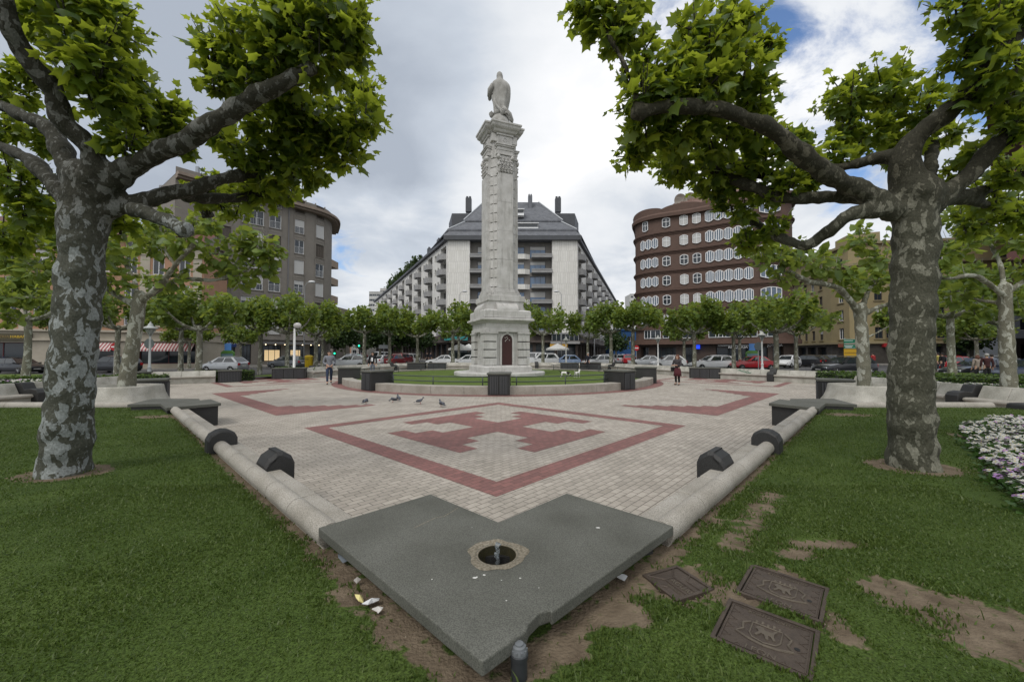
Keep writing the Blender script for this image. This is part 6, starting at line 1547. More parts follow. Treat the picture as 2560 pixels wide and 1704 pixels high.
# mansard over the front
mb = MB()
def ring_(hw_l, hw_r, y, z): return [(-hw_l, y, z), (hw_r, y, z), (hw_r + (110 - y) * .0 + 4, y + 30, z), (-hw_l - 9, y + 30, z)]
def tier(l0, r0, y0, z0, l1, r1, y1, z1): mb.quad((-l0, y0, z0), (r0, y0, z0), (r1, y1, z1), (-l1, y1, z1)); mb.quad((-l0 - 12, y0 + 28, z0), (-l0, y0, z0), (-l1, y1, z1), (-l1 - 12, y1 + 28, z1)); mb.quad((r0, y0, z0), (r0 + 9, y0 + 28, z0), (r1 + 9, y1 + 28, z1), (r1, y1, z1))
mb.box((.1, FY + .4, 24.4), (27.2, 2.6, .85)); tier(13.6, 13.7, FY - .9, 24.83, 12.6, 12.8, FY + .2, 26.0); tier(12.9, 13.1, FY + .1, 26.0, 12.9, 13.1, FY + .1, 26.35); tier(12.8, 13.0, FY + .2, 26.35, 9.8, 10.3, FY + 3.6, 29.0)
tier(10.2, 10.7, FY + 3.4, 29.0, 10.2, 10.7, FY + 3.4, 29.3); tier(10.1, 10.6, FY + 3.5, 29.3, 6.4, 6.0, FY + 9.5, 35.4)
mb.quad((-6.4, FY + 9.5, 35.4), (6.0, FY + 9.5, 35.4), (15, FY + 37, 35.4), (-18.4, FY + 37, 35.4)); rf = mb.build('roof', M_slate, b3)
mb = MB(); 
for a, b in (((-10.1, FY + 3.45, 29.35), (-6.4, FY + 9.45, 35.45)), ((10.6, FY + 3.45, 29.35), (6.0, FY + 9.45, 35.45)), ((-12.8, FY + .15, 26.4), (-9.8, FY + 3.5, 29.05)), ((13.0, FY + .15, 26.4), (10.3, FY + 3.5, 29.05))): mb.tube([a, b], .13, 6)
mb.build('ridge_flashing', mat('zinc_flashing', (.42, .44, .46), .4), rf)
for x, y, z, w_, h in ((-10.0, FY + 12, 35.6, 1.3, 3.2), (10.6, FY + 12, 35.6, 1.3, 3.2), (4.0, FY + 8, 34.6, .9, 3.0)):
    mb = MB(); mb.box((x, y, z), (w_, 1.2, h)); 
    for q in (-1, 1): mb.box((x + q * w_ * .25, y, z + h / 2 + .2), (w_ * .35, .6, .5))
    mb.build('chimney', M_slate, rf)
for sg in (-1, 1):
    mb = MB(); xx = 12.6 * sg; mb.prism([(xx - 3.4, FY + 9), (xx + 1.4, FY + 9), (xx + 3.4, FY + 16), (xx - 3.2, FY + 16)] if sg > 0 else [(xx - .8, FY + 9), (xx + 3.2, FY + 9), (xx + 3.2, FY + 16), (xx - 2.6, FY + 16)], 26, 32.7); mb.build('dormer_block', M_slate, rf)
for x, z, w_ in ((4.2, 26.2, 4.2), (2.6, 30.0, 1.8)):
    mb = MB(); y = FY + (1.0 if z < 28 else 3.6); mb.box((x - 1, y + 1.2, z + .9), (w_, 2.6, 1.8)); d_ = mb.build('dormer', M_balc, rf); mb = MB()
    mb.quad((x - 1 - w_ / 2 + .15, y - .12, z + .3), (x - 1 + w_ / 2 - .15, y - .12, z + .3), (x - 1 + w_ / 2 - .15, y - .12, z + 1.4), (x - 1 - w_ / 2 + .15, y - .12, z + 1.4)); mb.build('pane', M_glass, d_)
    mb = MB(); mb.box((x - 1, y - .2, z + 1.6), (w_ + .2, .3, .14)); mb.box((x - 1, y - .3, z + .5), (w_, .06, .5)); mb.build('awning_rail', M_wframe, d_)
# signs and bar front on the ground floor
mb = MB(); mb.box((9.2, FY - .3, 3.1), (3.4, .2, .7)); ys = mb.build('shop_sign', mat('amber_sign', (.5, .28, .03), .5), b3)
mb = MB(); mb.box((-11, FY - .6, 4.5), (4.6, .25, .8)); mb.build('shop_sign', mat('teal_sign', (.03, .22, .22), .5), b3)
# ------------------------------------------------------------ right: brown brick block with rounded ends
b4 = thing('apartment_building', 'dark brown brick apartment block with rounded corners and white oval windows', 'building')
p4 = Path(arc([(25.0, 77), (22.4, 70), (20.95, 66.4), (21.3, 64.2), (22.7, 62.5), (24.9, 61.2), (27.4, 60.0), (30.0, 58.2), (32.6, 56.4), (35.4, 54.8), (37.6, 54.4), (39.6, 55.3), (40.9, 57.6), (41.5, 61), (41.6, 70)], 4))
M_pane4 = mat('curtained_pane', (.13, .18, .25), .1, (.05, .075, .11), 1.2, spec=.5)
shop4 = [(p4.from_px(a), p4.from_px(b), .2, 2.6) for a, b in ((1602, 1622), (1640, 1690), (1708, 1735), (1790, 1920), (1932, 1960))]
mb = MB(); facade(mb, p4, 3.4, 23.2, [], .2, 0, p4.L); mb.build('wall', M_brown, b4)
mb = MB(); facade(mb, p4, 0, 3.4, shop4, .8); mb.build('ground_floor', mat('dark_brown_cladding', (.055, .038, .03), .6, (.045, .03, .025), 2), b4)
for s0, s1, z0, z1 in shop4: window(b4, p4, (s0 + s1) / 2, z0, s1 - s0, z1 - z0, 'plain', .7, M_darkw, M_glass, 0, 3).name = 'shop_window'
fz = [6.9 + 3.05 * k for k in range(6)]     # floor centres
mb = MB()
band(mb, p4, 0, p4.L, 3.0, 3.55, .9); band(mb, p4, 0, p4.L, 3.55, 3.75, .6); band(mb, p4, 0, p4.L, 5.35, 5.5, .12)
for z in fz:
    for dz, o_ in ((-1.50, .34), (-1.36, .20), (-1.20, .10), (1.20, .12), (1.40, .24)): band(mb, p4, 0, p4.L, z + dz - .06, z + dz + .06, o_)
# waved parapet
S = np.linspace(0, p4.L, 160); rings = []
for s in S:
    zt = 24.5 + .55 * abs(math.sin(s * .55)) ** .6 - .2
    rings.append([(*p4.pos(s, -.4), 23.0), (*p4.pos(s, .5), 23.0), (*p4.pos(s, .55), 23.5), (*p4.pos(s, .3), 23.8), (*p4.pos(s, .35), zt), (*p4.pos(s, -.4), zt)])
mb.loft(rings); mb.build('moulding', M_brown2, b4, auto=30)
def oval_window(s, z, w_, h, bars, kind=0):
    key = ('ov', round(w_, 2), round(h, 2), bars, kind)
    if key not in WCACHE:
        def out(w, h_, e):
            P_ = []; n_ = 9
            for i in range(n_ + 1): t_ = i / n_; P_.append((-w / 2 + w * t_, -h_ / 2 + e - e * math.sin(math.pi * t_)))
            for i in range(n_ + 1): t_ = i / n_; P_.append((w / 2 - w * t_, h_ / 2 - e + e * math.sin(math.pi * t_)))
            return P_
        e = .22 if kind == 0 else .30; O, I = out(w_, h, e), out(w_ - .15, h - .15, e); m = MB(); n_ = len(O)
        for i in range(n_):
            j = (i + 1) % n_; a, b, c, d = O[i], O[j], I[j], I[i]
            m.add([(a[0], -.10, a[1]), (b[0], -.10, b[1]), (c[0], -.10, c[1]), (d[0], -.10, d[1]), (a[0], .03, a[1]), (b[0], .03, b[1]), (c[0], .0, c[1]), (d[0], .0, d[1])], [(0, 1, 2, 3), (0, 4, 5, 1), (2, 6, 7, 3)])
        for k in range(bars):
            x = -w_ / 2 + w_ * (k + 1) / (bars + 1); q = math.sin(math.pi * (x + w_ / 2) / w_); zt = h / 2 - e + e * q - .08
            m.box((x, -.06, 0), (.10 if kind else .07, .07, 2 * zt))
        if kind == 0: m.box((0, -.06, .12), (w_ - .2, .06, .07))
        g = MB(); g.add([(x, -.02, z_) for x, z_ in I], [tuple(range(n_))])
        bl_ = MB(); bl_.prism([(x, z_) for x, z_ in out(w_ - .22, h - .22, e)], .03, .05); bl_.v = [(x, -q, y) for x, y, q in bl_.v]
        WCACHE[key] = (m.mesh('window', M_wframe), g.mesh('pane', M_pane4 if kind else M_glass), bl_.mesh('blind', M_blind))
    f, g, bl_ = WCACHE[key]; o = link('window', f, b4, (*p4.pos(s, .06), z), p4.ang(s)); link('pane', g, o); return o, bl_
random.seed(8)
for k, z in enumerate(fz):
    for px in (1669, 1713, 1746):
        o, bl_ = oval_window(p4.from_px(px), z, 1.18, 1.6, 1)
        if k >= 4 and px > 1700 or random.random() < .3: link('blind', bl_, o)
    a, b = p4.from_px(1767), p4.from_px(1888); n_ = 5; w_ = (b - a) / n_
    for i in range(n_): oval_window(a + w_ * (i + .5), z, w_ - .10, 1.78, 3, 1)
    if k < 5:
        a, b = p4.from_px(1605), p4.from_px(1649); n_ = 3; w_ = (b - a) / n_
        for i in range(n_): oval_window(a + w_ * (i + .5), z, w_ - .06, 1.65, 2, 1)
    else: oval_window(p4.from_px(1617), z, 1.0, 1.75, 1)
    oval_window(p4.from_px(1931), z, 2.6, 1.9, 3, 1)
for px, w_ in ((1621, 1.2), (1640, 1.6), (1673, 1.7), (1722, 1.7), (1790, 1.9), (1816, 1.9), (1844, 1.6), (1875, 1.9), (1920, 1.9)):
    window(b4, p4, p4.from_px(px), 3.95, w_, 1.35, 'plain', -.06, None, None, 0, 1)
lid(p4, 24.2, 13, b4, M_brown2); shell('side_wall', M_brown, p4, 24, 13, b4)
mb = MB(); top = [p4.pos(s, -2.5) for s in np.linspace(p4.L * .30, p4.L * .9, 14)]; cx, cy = 36, 72
rr = [[(x, y, 24.2), ((x * .55 + cx * .45), (y * .55 + cy * .45), 28.6)] for x, y in top]
for i in range(len(rr) - 1): mb.quad(rr[i][0], rr[i + 1][0], rr[i + 1][1], rr[i][1])
mb.build('roof', mat('brown_roof_tile', (.17, .105, .085), .8, (.14, .085, .07), 2), b4)
for px, y_ in ((1702, 502), (1727, 499)):
    c = D(px, y_, 66); mb = MB(); vs = []; fs = []
    for j in range(6):
        r_ = 1.25 * j / 5
        for k in range(20): q = k * .31416; vs.append((c.x + r_ * math.cos(q) * .9, c.y + .55 * (1 - (j / 5) ** 2), c.z + r_ * math.sin(q)))
    for j in range(5):
        for k in range(20): k2 = (k + 1) % 20; fs.append((j * 20 + k, j * 20 + k2, (j + 1) * 20 + k2, (j + 1) * 20 + k))
    mb.add(vs, fs); mb.tube([(c.x, c.y + .6, c.z - .1), (c.x, c.y + .6, c.z - 4.5)], .28, 8); mb.tube([(c.x - .8, c.y, c.z + .6), (c.x, c.y - .9, c.z), (c.x + .8, c.y, c.z + .6)], .03, 5); mb.tube([(c.x, c.y, c.z - 1.0), (c.x, c.y - .9, c.z)], .03, 5)
    mb.build('satellite_dish', mat('grey_beige_dish', (.34, .31, .27), .6), b4, True)
s = p4.from_px(1858); mb = MB(); band(mb, p4, p4.from_px(1797), p4.from_px(1898), 2.35, 2.95, .45); rs = mb.build('shop_sign', mat('charcoal_fascia', (.022, .022, .024), .5), b4)
text('lettering', 'RELOJERIA', .52, M_lett, rs, (*p4.pos(p4.from_px(1846), .47), 2.52), (R(90), 0, p4.ang(s)), .01)
text('lettering', 'JOYERIA', .5, M_lett, rs, (*p4.pos(p4.from_px(1937), .12), 2.75), (R(90), 0, p4.ang(p4.from_px(1937))), .01)
mb = MB(); band(mb, p4, p4.from_px(1797), p4.from_px(1898), 2.72, 2.80, .46); mb.build('sign_edge', M_lett, rs)
mb = MB(); band(mb, p4, p4.from_px(1741), p4.from_px(1751), 2.3, 2.9, .6); mb.build('shop_sign', mat('bright_blue_sign', (.01, .04, .65), .4, emit=((.02, .08, 1), .8)), b4)
# ------------------------------------------------------------ far right: ochre building
b5 = thing('apartment_building', 'ochre yellow apartment building with shops on the right, behind the trees', 'building')
p5 = Path([(57.5, 82), (53.6, 66), (53.2, 62), (54.5, 60.6), (70, 58.2), (94, 54.5)])
wins = []; spec = []
for s in np.arange(2.2, p5.L - 2, 2.75):
    if any(abs(s - c) < 1.0 for c in p5.c): continue
    for k in range(5):
        z = 3.9 + 2.95 * k; h = 1.75 if k < 4 else 1.2
        wins.append((s - .55, s + .55, z, z + h)); spec.append((s, z, 1.1, h))
shop5 = [(s, s + 2.9, .2, 2.7) for s in np.arange(1, p5.L - 4, 3.6) if not any(s - .3 < c < s + 3.2 for c in p5.c)]
mb = MB(); facade(mb, p5, 3.3, 18.6, wins, .22); mb.build('wall', M_yellow, b5)
mb = MB(); facade(mb, p5, 0, 3.3, shop5, .7); mb.build('ground_floor', mat('dark_stone_base', (.075, .068, .06), .7, (.05, .045, .04), 1.5), b5)
mb = MB(); band(mb, p5, 0, p5.L, 3.1, 3.4, .5); band(mb, p5, 0, p5.L, 15.3, 15.7, .6); band(mb, p5, 0, p5.L, 18.5, 18.9, .4)
for s, z, w_, h in spec: band(mb, p5, s - .75, s + .75, z - .16, z - .02, .14)
mb.build('trim', mat('ochre_trim', (.30, .255, .155), .9), b5)
random.seed(3)
for s, z, w_, h in spec[:95]: window(b5, p5, s, z, w_, h, 'plain', .2, random.choice((M_wframe, M_shut, M_shut)), None, random.choice((0, 0, .4)), 1)
for s0, s1, z0, z1 in shop5: window(b5, p5, (s0 + s1) / 2, z0, s1 - s0, z1 - z0, 'plain', .6, M_darkw, M_glass, 0, 1).name = 'shop_window'
lid(p5, 18.8, 14, b5, M_cornice); shell('side_wall', M_yellow, p5, 18.7, 14, b5)
mb = MB(); mb.prism([(53.0, 61.5), (56.5, 60.0), (58.5, 64), (54.2, 65.6)], 18.6, 20.3); mb.build('tower', M_yellow, b5)
for px, c in ((2228, (.40, .03, .035)), (2395, (.45, .40, .36)), (2300, (.03, .05, .20)), (2120, (.30, .10, .06))):
    s = p5.from_px(px); mb = MB(); band(mb, p5, s - 1.3, s + 1.3, 2.6, 3.15, .55); mb.build('shop_sign', mat('shop_sign_%d' % px, c, .5), b5)
# vertical blue banner sign
s = p5.from_px(2214); mb = MB(); c = p5.pos(s, 1.0); mb.box((*c, 6.6), (.9, .2, 5.2)); bs = mb.build('banner_sign', mat('dark_navy_panel', (.02, .025, .04), .4), b5); mb = MB(); mb.box((c[0], c[1] - .12, 7.2), (.6, .04, 3.4)); mb.build('lit_panel', mat('light_blue_panel', (.15, .40, .75), .4), bs)
# between: striped building, blue wall, far blocks
o = thing('apartment_building', 'pinkish building with tall white window strips between the brown and ochre blocks', 'building'); ps = Path([(64.0, 100), (70.5, 94), (74, 98)])
wins = [(.6 + i * 1.25, 1.25 + i * 1.25, 1.0, 9.6) for i in range(6)]; mb = MB(); facade(mb, ps, 0, 10.5, wins, .3); mb.build('wall', mat('pinkish_render', (.36, .27, .25), .9), o)
for a, b, c, d in wins: window(o, ps, (a + b) / 2, c, b - a, d - c, 'plain', .25, M_shut, M_glass, 0, 0)
mb = MB(); band(mb, ps, 0, ps.L, 10.5, 10.9, .4); mb.build('cornice', M_wframe, o)
mb = MB(); mb.quad((*ps.pos(0, .3), 10.9), (*ps.pos(ps.L * .72, .3), 10.9), (*ps.pos(ps.L * .72, -6), 13.5), (*ps.pos(0, -6), 13.5)); mb.build('roof', mat('yellow_roof_sheet', (.5, .40, .14), .8), o)
def blockb(label, x0, x1, y, dp_, z, mat_, wn=(3, 4), ww=(1.4, 1.3), zt=None):
    o = thing('apartment_building', label, 'building'); p = Path([(x0, y), (x1, y)]); wins = []
    for i in range(wn[0]):
        for k in range(wn[1]):
            s = p.L * (i + .5) / wn[0]; z0 = z - 3.2 * (k + 1) + .6; wins.append((s - ww[0] / 2, s + ww[0] / 2, z0, z0 + ww[1]))
    mb = MB(); facade(mb, p, 0, z, wins, .3); mb.build('wall', mat_, o); shell('side_wall', mat_, p, z, dp_, o)
    for a, b, c, d in wins: window(o, p, (a + b) / 2, c, b - a, d - c, 'plain', .25, None, None, 0, 1)
    lid(p, z - .02, dp_, o, M_cornice, 'roof'); mb = MB(); band(mb, p, 0, p.L, z, z + .4, .25); mb.build('parapet', mat_, o); return o
blockb('far white apartment block at the end of the left wing', -91, -82, 250, 18, 40, M_farw, (4, 4), (2.2, 1.4))
blockb('far grey apartment block just right of the white one, lower', -88, -83, 262, 14, 44, M_farw, (3, 4), (2.0, 1.4))
blockb('far small white block left of the brown building', 84, 94, 280, 12, 43, M_farw, (3, 4), (2, 1.4))
blockb('grey stone house in the avenue behind the round trees', -53, -49, 130, 12, 10, M_wall3, (2, 4), (1.3, 1.5))
o = blockb('blue painted low wall house between the white and brown blocks', 24.5, 30, 95, 8, 7.0, mat('strong_blue_wall', (.03, .10, .27), .8), (2, 1), (1.4, 1.2))
o = blockb('brick tower with arched belfry far down the avenue', -83.5, -77.2, 196, 8, 17.0, mat('tower_brick', (.33, .20, .14), .9, (.28, .17, .12), 1), (4, 3), (.8, 2.0))
blockb('brown flat-fronted house at the foot of the avenue, left side', -60, -51, 112, 12, 15, M_plaster, (3, 4), (1.3, 1.5))
o = thing('apartment_building', 'tall dark red building whose flat roof juts in at the top right corner', 'building')
mb = MB(); mb.prism([(52.5, 40), (75, 36), (110, 60), (79.5, 60)], 0, 29.0); mb.build('wall', M_dred, o); mb = MB(); mb.loft([[(47.6, 39.0, 28.6), (76, 33, 28.6), (100, 60, 28.6), (74, 60, 28.6)], [(47.3, 38.8, 29.4), (76, 32.5, 29.4), (100, 60.5, 29.4), (74.5, 60.5, 29.4)]]); mb.build('roof', M_dred, o)
for k in range(2): mb = MB(); mb.prism([(50.6, 40), (56, 38), (56, 41), (52.5, 41.5)], 20.2 - k * 9, 20.5 - k * 9); mb.prism([(50.6, 40), (56, 38), (56, 38.1), (50.65, 40.1)], 20.5 - k * 9, 21.6 - k * 9); mb.build('balcony', M_dred, o)
o = thing('apartment_building', 'pale blue-grey clad building at the right frame edge', 'building'); pz = Path([(64, 50.5), (82, 47)]); wins = [(1 + i * 3, 2.6 + i * 3, 4.6 + k * 3, 6.1 + k * 3) for i in range(4) for k in range(2)]
mb = MB(); facade(mb, pz, 3.6, 9.8, wins, .2); mb.build('wall', M_greyw, o); shell('side_wall', M_greyw, pz, 9.8, 5, o); lid(pz, 9.8, 5, o, M_greyw)
for a, b, c, d in wins: window(o, pz, (a + b) / 2, c, b - a, d - c, 'plain', .18)
mb = MB(); facade(mb, pz, 0, 3.6, [(1 + i * 4, 4 + i * 4, .2, 2.8) for i in range(4)], .5); mb.build('ground_floor', M_darkw, o)
# ------------------------------------------------------------ cars
M_tyre = M_black; M_rimm = mat('alloy_rim', (.35, .36, .37), .35, metal=.7); M_carglass = mat('car_glass', (.02, .025, .028), .05, spec=.9)
M_head = mat('headlight_glass', (.55, .57, .6), .1, spec=.9); M_tail = mat('tail_light_red', (.30, .01, .012), .2); M_plate = mat('number_plate', (.6, .6, .58), .5); M_trim = mat('black_trim', (.018, .018, .018), .6)
def paint(name, c, met=.0): return mat('car_paint_' + name, c, .28, coat=.6, metal=met, spec=.5)
WHEEL = None
def car_protos(kind):
    """returns list of (name, mesh builder) with x forward; kinds: hatch, sedan, estate, van"""
    P = dict(hatch=(3.95, 1.70, 1.48, .95, .15, -1.30, -1.85), sedan=(4.4, 1.75, 1.44, .85, .05, -1.05, -1.55), estate=(4.5, 1.76, 1.50, .95, .20, -1.75, -2.15), mpv=(4.3, 1.8, 1.68, 1.15, .45, -1.65, -2.05), van=(4.6, 1.85, 1.9, 1.5, .95, -2.1, -2.25))[kind]
    L_, W_, H_, xw0, xw1, xr1, xr0 = P; hl, hw = L_ / 2, W_ / 2; belt = .92 if H_ < 1.6 else 1.05
    body = MB(); st_ = [(-hl, .78, .38, belt - .10), (-hl + .08, .92, .26, belt + .0), (-hl + .5, 1, .22, belt + .02), (0, 1, .20, belt), (xw0 + .1, 1, .22, belt - .02), (hl - .55, .97, .24, belt - .12), (hl - .12, .86, .28, belt - .24), (hl, .70, .36, belt - .36)]
    if kind == 'sedan': st_[1] = (-hl + .08, .92, .28, belt - .02)
    rings = []
    for x, k, zb, zt in st_:
        h = hw * k; rings.append([(x, -h * .80, zb), (x, -h * .98, zb + .12), (x, -h, (zb + zt) / 2 + .04), (x, -h * .95, zt), (x, -h * .6, zt + .035), (x, 0, zt + .05), (x, h * .6, zt + .035), (x, h * .95, zt), (x, h, (zb + zt) / 2 + .04), (x, h * .98, zb + .12), (x, h * .80, zb)])
    body.loft(rings)
    hr = hw * .74; hb = hw * .93; g = {}; zr = H_; zb_ = belt + .03
    A = lambda s: (xw0, s * hb, zb_); B = lambda s: (xw1, s * hr, zr - .05); Cc = lambda s: (xr1, s * hr, zr - .06); D_ = lambda s: (xr0, s * hb, zb_)
    xm = (xw1 + xr1) / 2 + .05
    roof = [[(x, y, z + (.06 * (1 - (abs(y) / hr) ** 2))) for y in (-hr, -hr * .5, 0, hr * .5, hr)] for x, z in ((xw1, zr - .05), (xw1 - .3, zr - .01), (xm, zr), (xr1 + .3, zr - .015), (xr1, zr - .06))]
    for i in range(4):
        for j in range(4): body.quad(roof[i][j], roof[i][j + 1], roof[i + 1][j + 1], roof[i + 1][j])
    def lerp(a, b, t): return tuple(p + (q - p) * t for p, q in zip(a, b))
    glass = []
    for s in (-1, 1):
        a, b, c, d = A(s), B(s), Cc(s), D_(s)
        def pt(u, v): return lerp(lerp(a, d, u), lerp(b, c, u), v)
        o_ = s * .006
        body.add([pt(0, 0), pt(1, 0), pt(1, 1), pt(0, 1)], [(0, 1, 2, 3) if s > 0 else (3, 2, 1, 0)])
        for u0, u1 in ((.06, .47), (.51, .93)):
            m = MB(); q = [pt(u0 + (.06 if u0 < .1 else 0), .06), pt(u1, .06), pt(u1 - (.06 if u1 > .9 else 0), .90), pt(u0 + .02, .90)]; q = [(x, y + o_ * 1.5, z + .006) for x, y, z in q]; m.add(q, [(0, 1, 2, 3) if s > 0 else (3, 2, 1, 0)]); glass.append(('side_window', m))
    for (a, b, nm, ox) in ((A, B, 'windscreen', .012), (D_, Cc, 'rear_window', -.012)):
        body.quad(a(-1), a(1), b(1), b(-1)); m = MB()
        def pt(u, v): return lerp(lerp(a(-1), a(1), u), lerp(b(-1), b(1), u), v)
        m.quad(*[(x + ox, y, z + .008) for x, y, z in (pt(.06, .08), pt(.94, .08), pt(.93, .92), pt(.07, .92))]); glass.append((nm, m))
    bits = []
    for s in (-1, 1):
        m = MB(); m.box((hl - .17, s * hw * .62, belt - .31), (.2, .36, .14)); bits.append(('headlight', m, M_head)); m = MB(); m.box((-hl + .06, s * hw * .72, belt - .14), (.14, .24, .24)); bits.append(('tail_light', m, M_tail))
        m = MB(); m.box((xw0 - .15, s * (hw + .06), belt + .06), (.12, .18, .12)); bits.append(('wing_mirror', m, None))
        m = MB(); m.box(((xw1 + xr1) / 2 - .1, s * (hw * .995 + .008), belt - .13), (.16, .02, .03)); m.box((xw1 + .05, s * (hw * .995 + .008), belt - .13), (.16, .02, .03)); bits.append(('door_handle', m, None))
    m = MB(); m.box((hl + .0, 0, .42), (.03, .5, .11)); m2 = MB(); m2.box((-hl + .0, 0, .62), (.03, .5, .11)); bits += [('number_plate', m, M_plate), ('number_plate', m2, M_plate)]
    m = MB(); m.box((hl - .03, 0, .36), (.1, W_ * .72, .12)); m.box((0, 0, .22), (L_ * .9, W_ * .9, .12)); bits.append(('bumper_trim', m, M_trim))
    wx = (hl - .80, -hl + .75)
    return body.mesh('body', paint('x', (.5, .5, .5)), True), [(n, q.mesh(n, M_carglass)) for n, q in glass], [(n, q.mesh(n, mm or M_trim), mm) for n, q, mm in bits], wx, hw
def wheel_meshes():
    t = MB(); r_ = MB(); n_ = 24
    t.loft([[(a * math.cos(q), y, a * math.sin(q)) for q in [k * 2 * math.pi / n_ for k in range(n_)]] for a, y in ((.20, -.10), (.29, -.10), (.31, -.07), (.31, .07), (.29, .10), (.20, .10))])
    r_.loft([[(a * math.cos(q), y, a * math.sin(q)) for q in [k * 2 * math.pi / n_ for k in range(n_)]] for a, y in ((.205, -.085), (.19, -.07))])
    for k in range(5): q = k * 1.2566; r_.box((.10 * math.cos(q), -.088, .10 * math.sin(q)), (.06, .02, .06)); r_.tube([(0, -.09, 0), (.19 * math.cos(q), -.085, .19 * math.sin(q))], .03, 5)
    return t.mesh('tyre', M_tyre, True), r_.mesh('rim', M_rimm)
TY, RI = wheel_meshes(); CP = {}
def car(kind, px, d, heading, col, label, z=-.05, met=0, s=1.0, rail=False):
    if kind not in CP: CP[kind] = car_protos(kind)
    body, gl, bits, wx, hw = CP[kind]
    x = (px - 1280) / 985 * d
    o = thing('car', label, 'car', (x, d, z), R(heading), 'cars on the streets round the square'); o.scale = (s, s, s)
    pm = paint(col[0], col[1], met); bk = ('body', kind, col[0])
    if bk not in CP: b = body.copy(); b.materials.clear(); b.materials.append(pm); autosmooth(b, 32); CP[bk] = b
    link('body', CP[bk], o)
    for n, m in gl: link(n, m, o)
    for n, m, mm in bits:
        k = (n, m.name, col[0])
        if mm is None:
            if k not in CP: q = m.copy(); q.materials.clear(); q.materials.append(pm); CP[k] = q
            link(n, CP[k], o)
        else: link(n, m, o)
    for xx in wx:
        for sd in (-1, 1):
            t = link('wheel', TY, o, (xx, sd * (hw - .09), .31), 0 if sd < 0 else math.pi); t.name = 'wheel'; link('rim', RI, t)
    return o
WH, SI, BK, RD, LB, GY, DB, DR = ('white', (.66, .67, .68)), ('silver', (.42, .44, .46)), ('black', (.010, .011, .014)), ('red', (.36, .012, .02)), ('light_blue', (.26, .36, .55)), ('grey', (.10, .11, .12)), ('dark_blue', (.015, .025, .05)), ('dark_red', (.16, .012, .016))
car('hatch', 52, 34.5, -8, BK, 'small rounded black car at the left edge, facing right', s=.93)
car('sedan', 10, 38.5, 172, DB, 'dark saloon cut by the left frame edge, behind the small black car')
car('estate', 284, 36, 172, BK, 'black estate car between the left tree trunks')
car('hatch', 563, 37, 176, SI, 'silver hatchback seen side-on by the blue shop sign', met=.4, s=.97)
car('hatch', 718, 45, 172, GY, 'dark grey car with a pale roof line in front of the lit shop window', met=.3)
car('estate', 868, 47, 196, SI, 'silver estate car just right of the man in the grey hoodie', met=.4)
car('van', 948, 66, 250, WH, 'white van at the mouth of the avenue, right of the man in black')
car('hatch', 967, 58, 60, WH, 'white car between the two trunks left of the monument, rear view', s=.95)
car('hatch', 992, 55, 70, DR, 'dark maroon car tucked right of a trunk in the avenue')
car('mpv', 1007, 57, 80, DR, 'tall dark red car with a white roof box in the avenue')
car('van', 1027, 60, 75, WH, 'small white van right of the tall dark red car', s=.85)
car('sedan', 1106, 54, 178, WH, 'white saloon by the white parasol, left of the monument')
car('hatch', 1168, 52, 178, WH, 'white car mostly hidden behind the left side of the pedestal')
car('van', 1332, 62, 178, WH, 'white van with dark glass right of the pedestal, behind the white people carrier', s=.95)
car('mpv', 1356, 50, 180, WH, 'white people carrier just right of the monument pedestal')
car('hatch', 1412, 50, 180, LB, 'light blue hatchback under the grey parasol')
car('hatch', 1494, 49, 205, WH, 'white car right of the man in dark clothes')
car('sedan', 1614, 50, 168, SI, 'silvery white saloon left of the lamp, before the brown building', met=.2)
car('hatch', 1668, 46, 178, WH, 'white hatchback right behind the standing woman')
car('estate', 1779, 42, 180, WH, 'white estate car with dark windows in front of the brown building')
car('sedan', 1878, 41, 178, RD, 'red saloon behind the right-hand white lamp')
car('estate', 2108, 32.5, 184, BK, 'black estate car with a shiny roof behind the right planter tree', met=.1)
car('hatch', 1968, 47, 215, WH, 'white car between two trunks near the striped building')
car('hatch', 2012, 50, 120, BK, 'black car parked first in the row below the ochre building')
car('sedan', 2038, 51, 120, BK, 'black saloon parked second in the row below the ochre building')
car('hatch', 2064, 52, 120, GY, 'dark grey car parked third in the row below the ochre building')
car('hatch', 2393, 38, 10, RD, 'red hatchback seen from the side, right of the big trunk')
car('hatch', 2452, 42, 170, SI, 'silver green car behind the walkers on the right', met=.3)
car('sedan', 2570, 24, 178, DB, 'dark blue saloon at the right frame edge, beyond the hedge')
car('estate', 2452, 27, 178, BK, 'black car bonnet beside the thick tree, right side')
random.seed(12)
labs = ['silver', 'white', 'red', 'black', 'dark blue', 'white', 'grey']
for i, (px, d, c) in enumerate(((1512, 66, SI), (1520, 75, BK), (1548, 62, SI), (1556, 72, WH), (1568, 60, RD), (1573, 80, DB), (1600, 82, SI), (1536, 84, GY))):
    car(('hatch', 'sedan')[i % 2], px, d, 75 + 6 * (i % 3), c, ['silver car first in the parked row near the no-entry sign, left trunk side', 'black car deeper in the parked row near the no-entry sign', 'silver car right of the trunk in the parked row by the no-entry sign', 'white car behind the silver one in the parked row by the no-entry sign', 'red car in the parked row, left of the no-entry sign', 'dark blue car at the far end of the parked row by the no-entry sign', 'silver car behind the no-entry sign, right of its post', 'grey car farthest back in the side street before the blue wall'][i])
for i, (px, d, c) in enumerate(((880, 95, WH), (893, 110, SI), (902, 88, GY), (886, 128, WH), (908, 120, RD))):
    car('hatch', px, d, 80, c, ['white car in the avenue traffic, leftmost', 'silver car in the avenue traffic, second from the left', 'grey car in the avenue traffic, nearest of the queue', 'farthest white car of the avenue traffic', 'red car of the avenue traffic, by the green traffic light'][i])
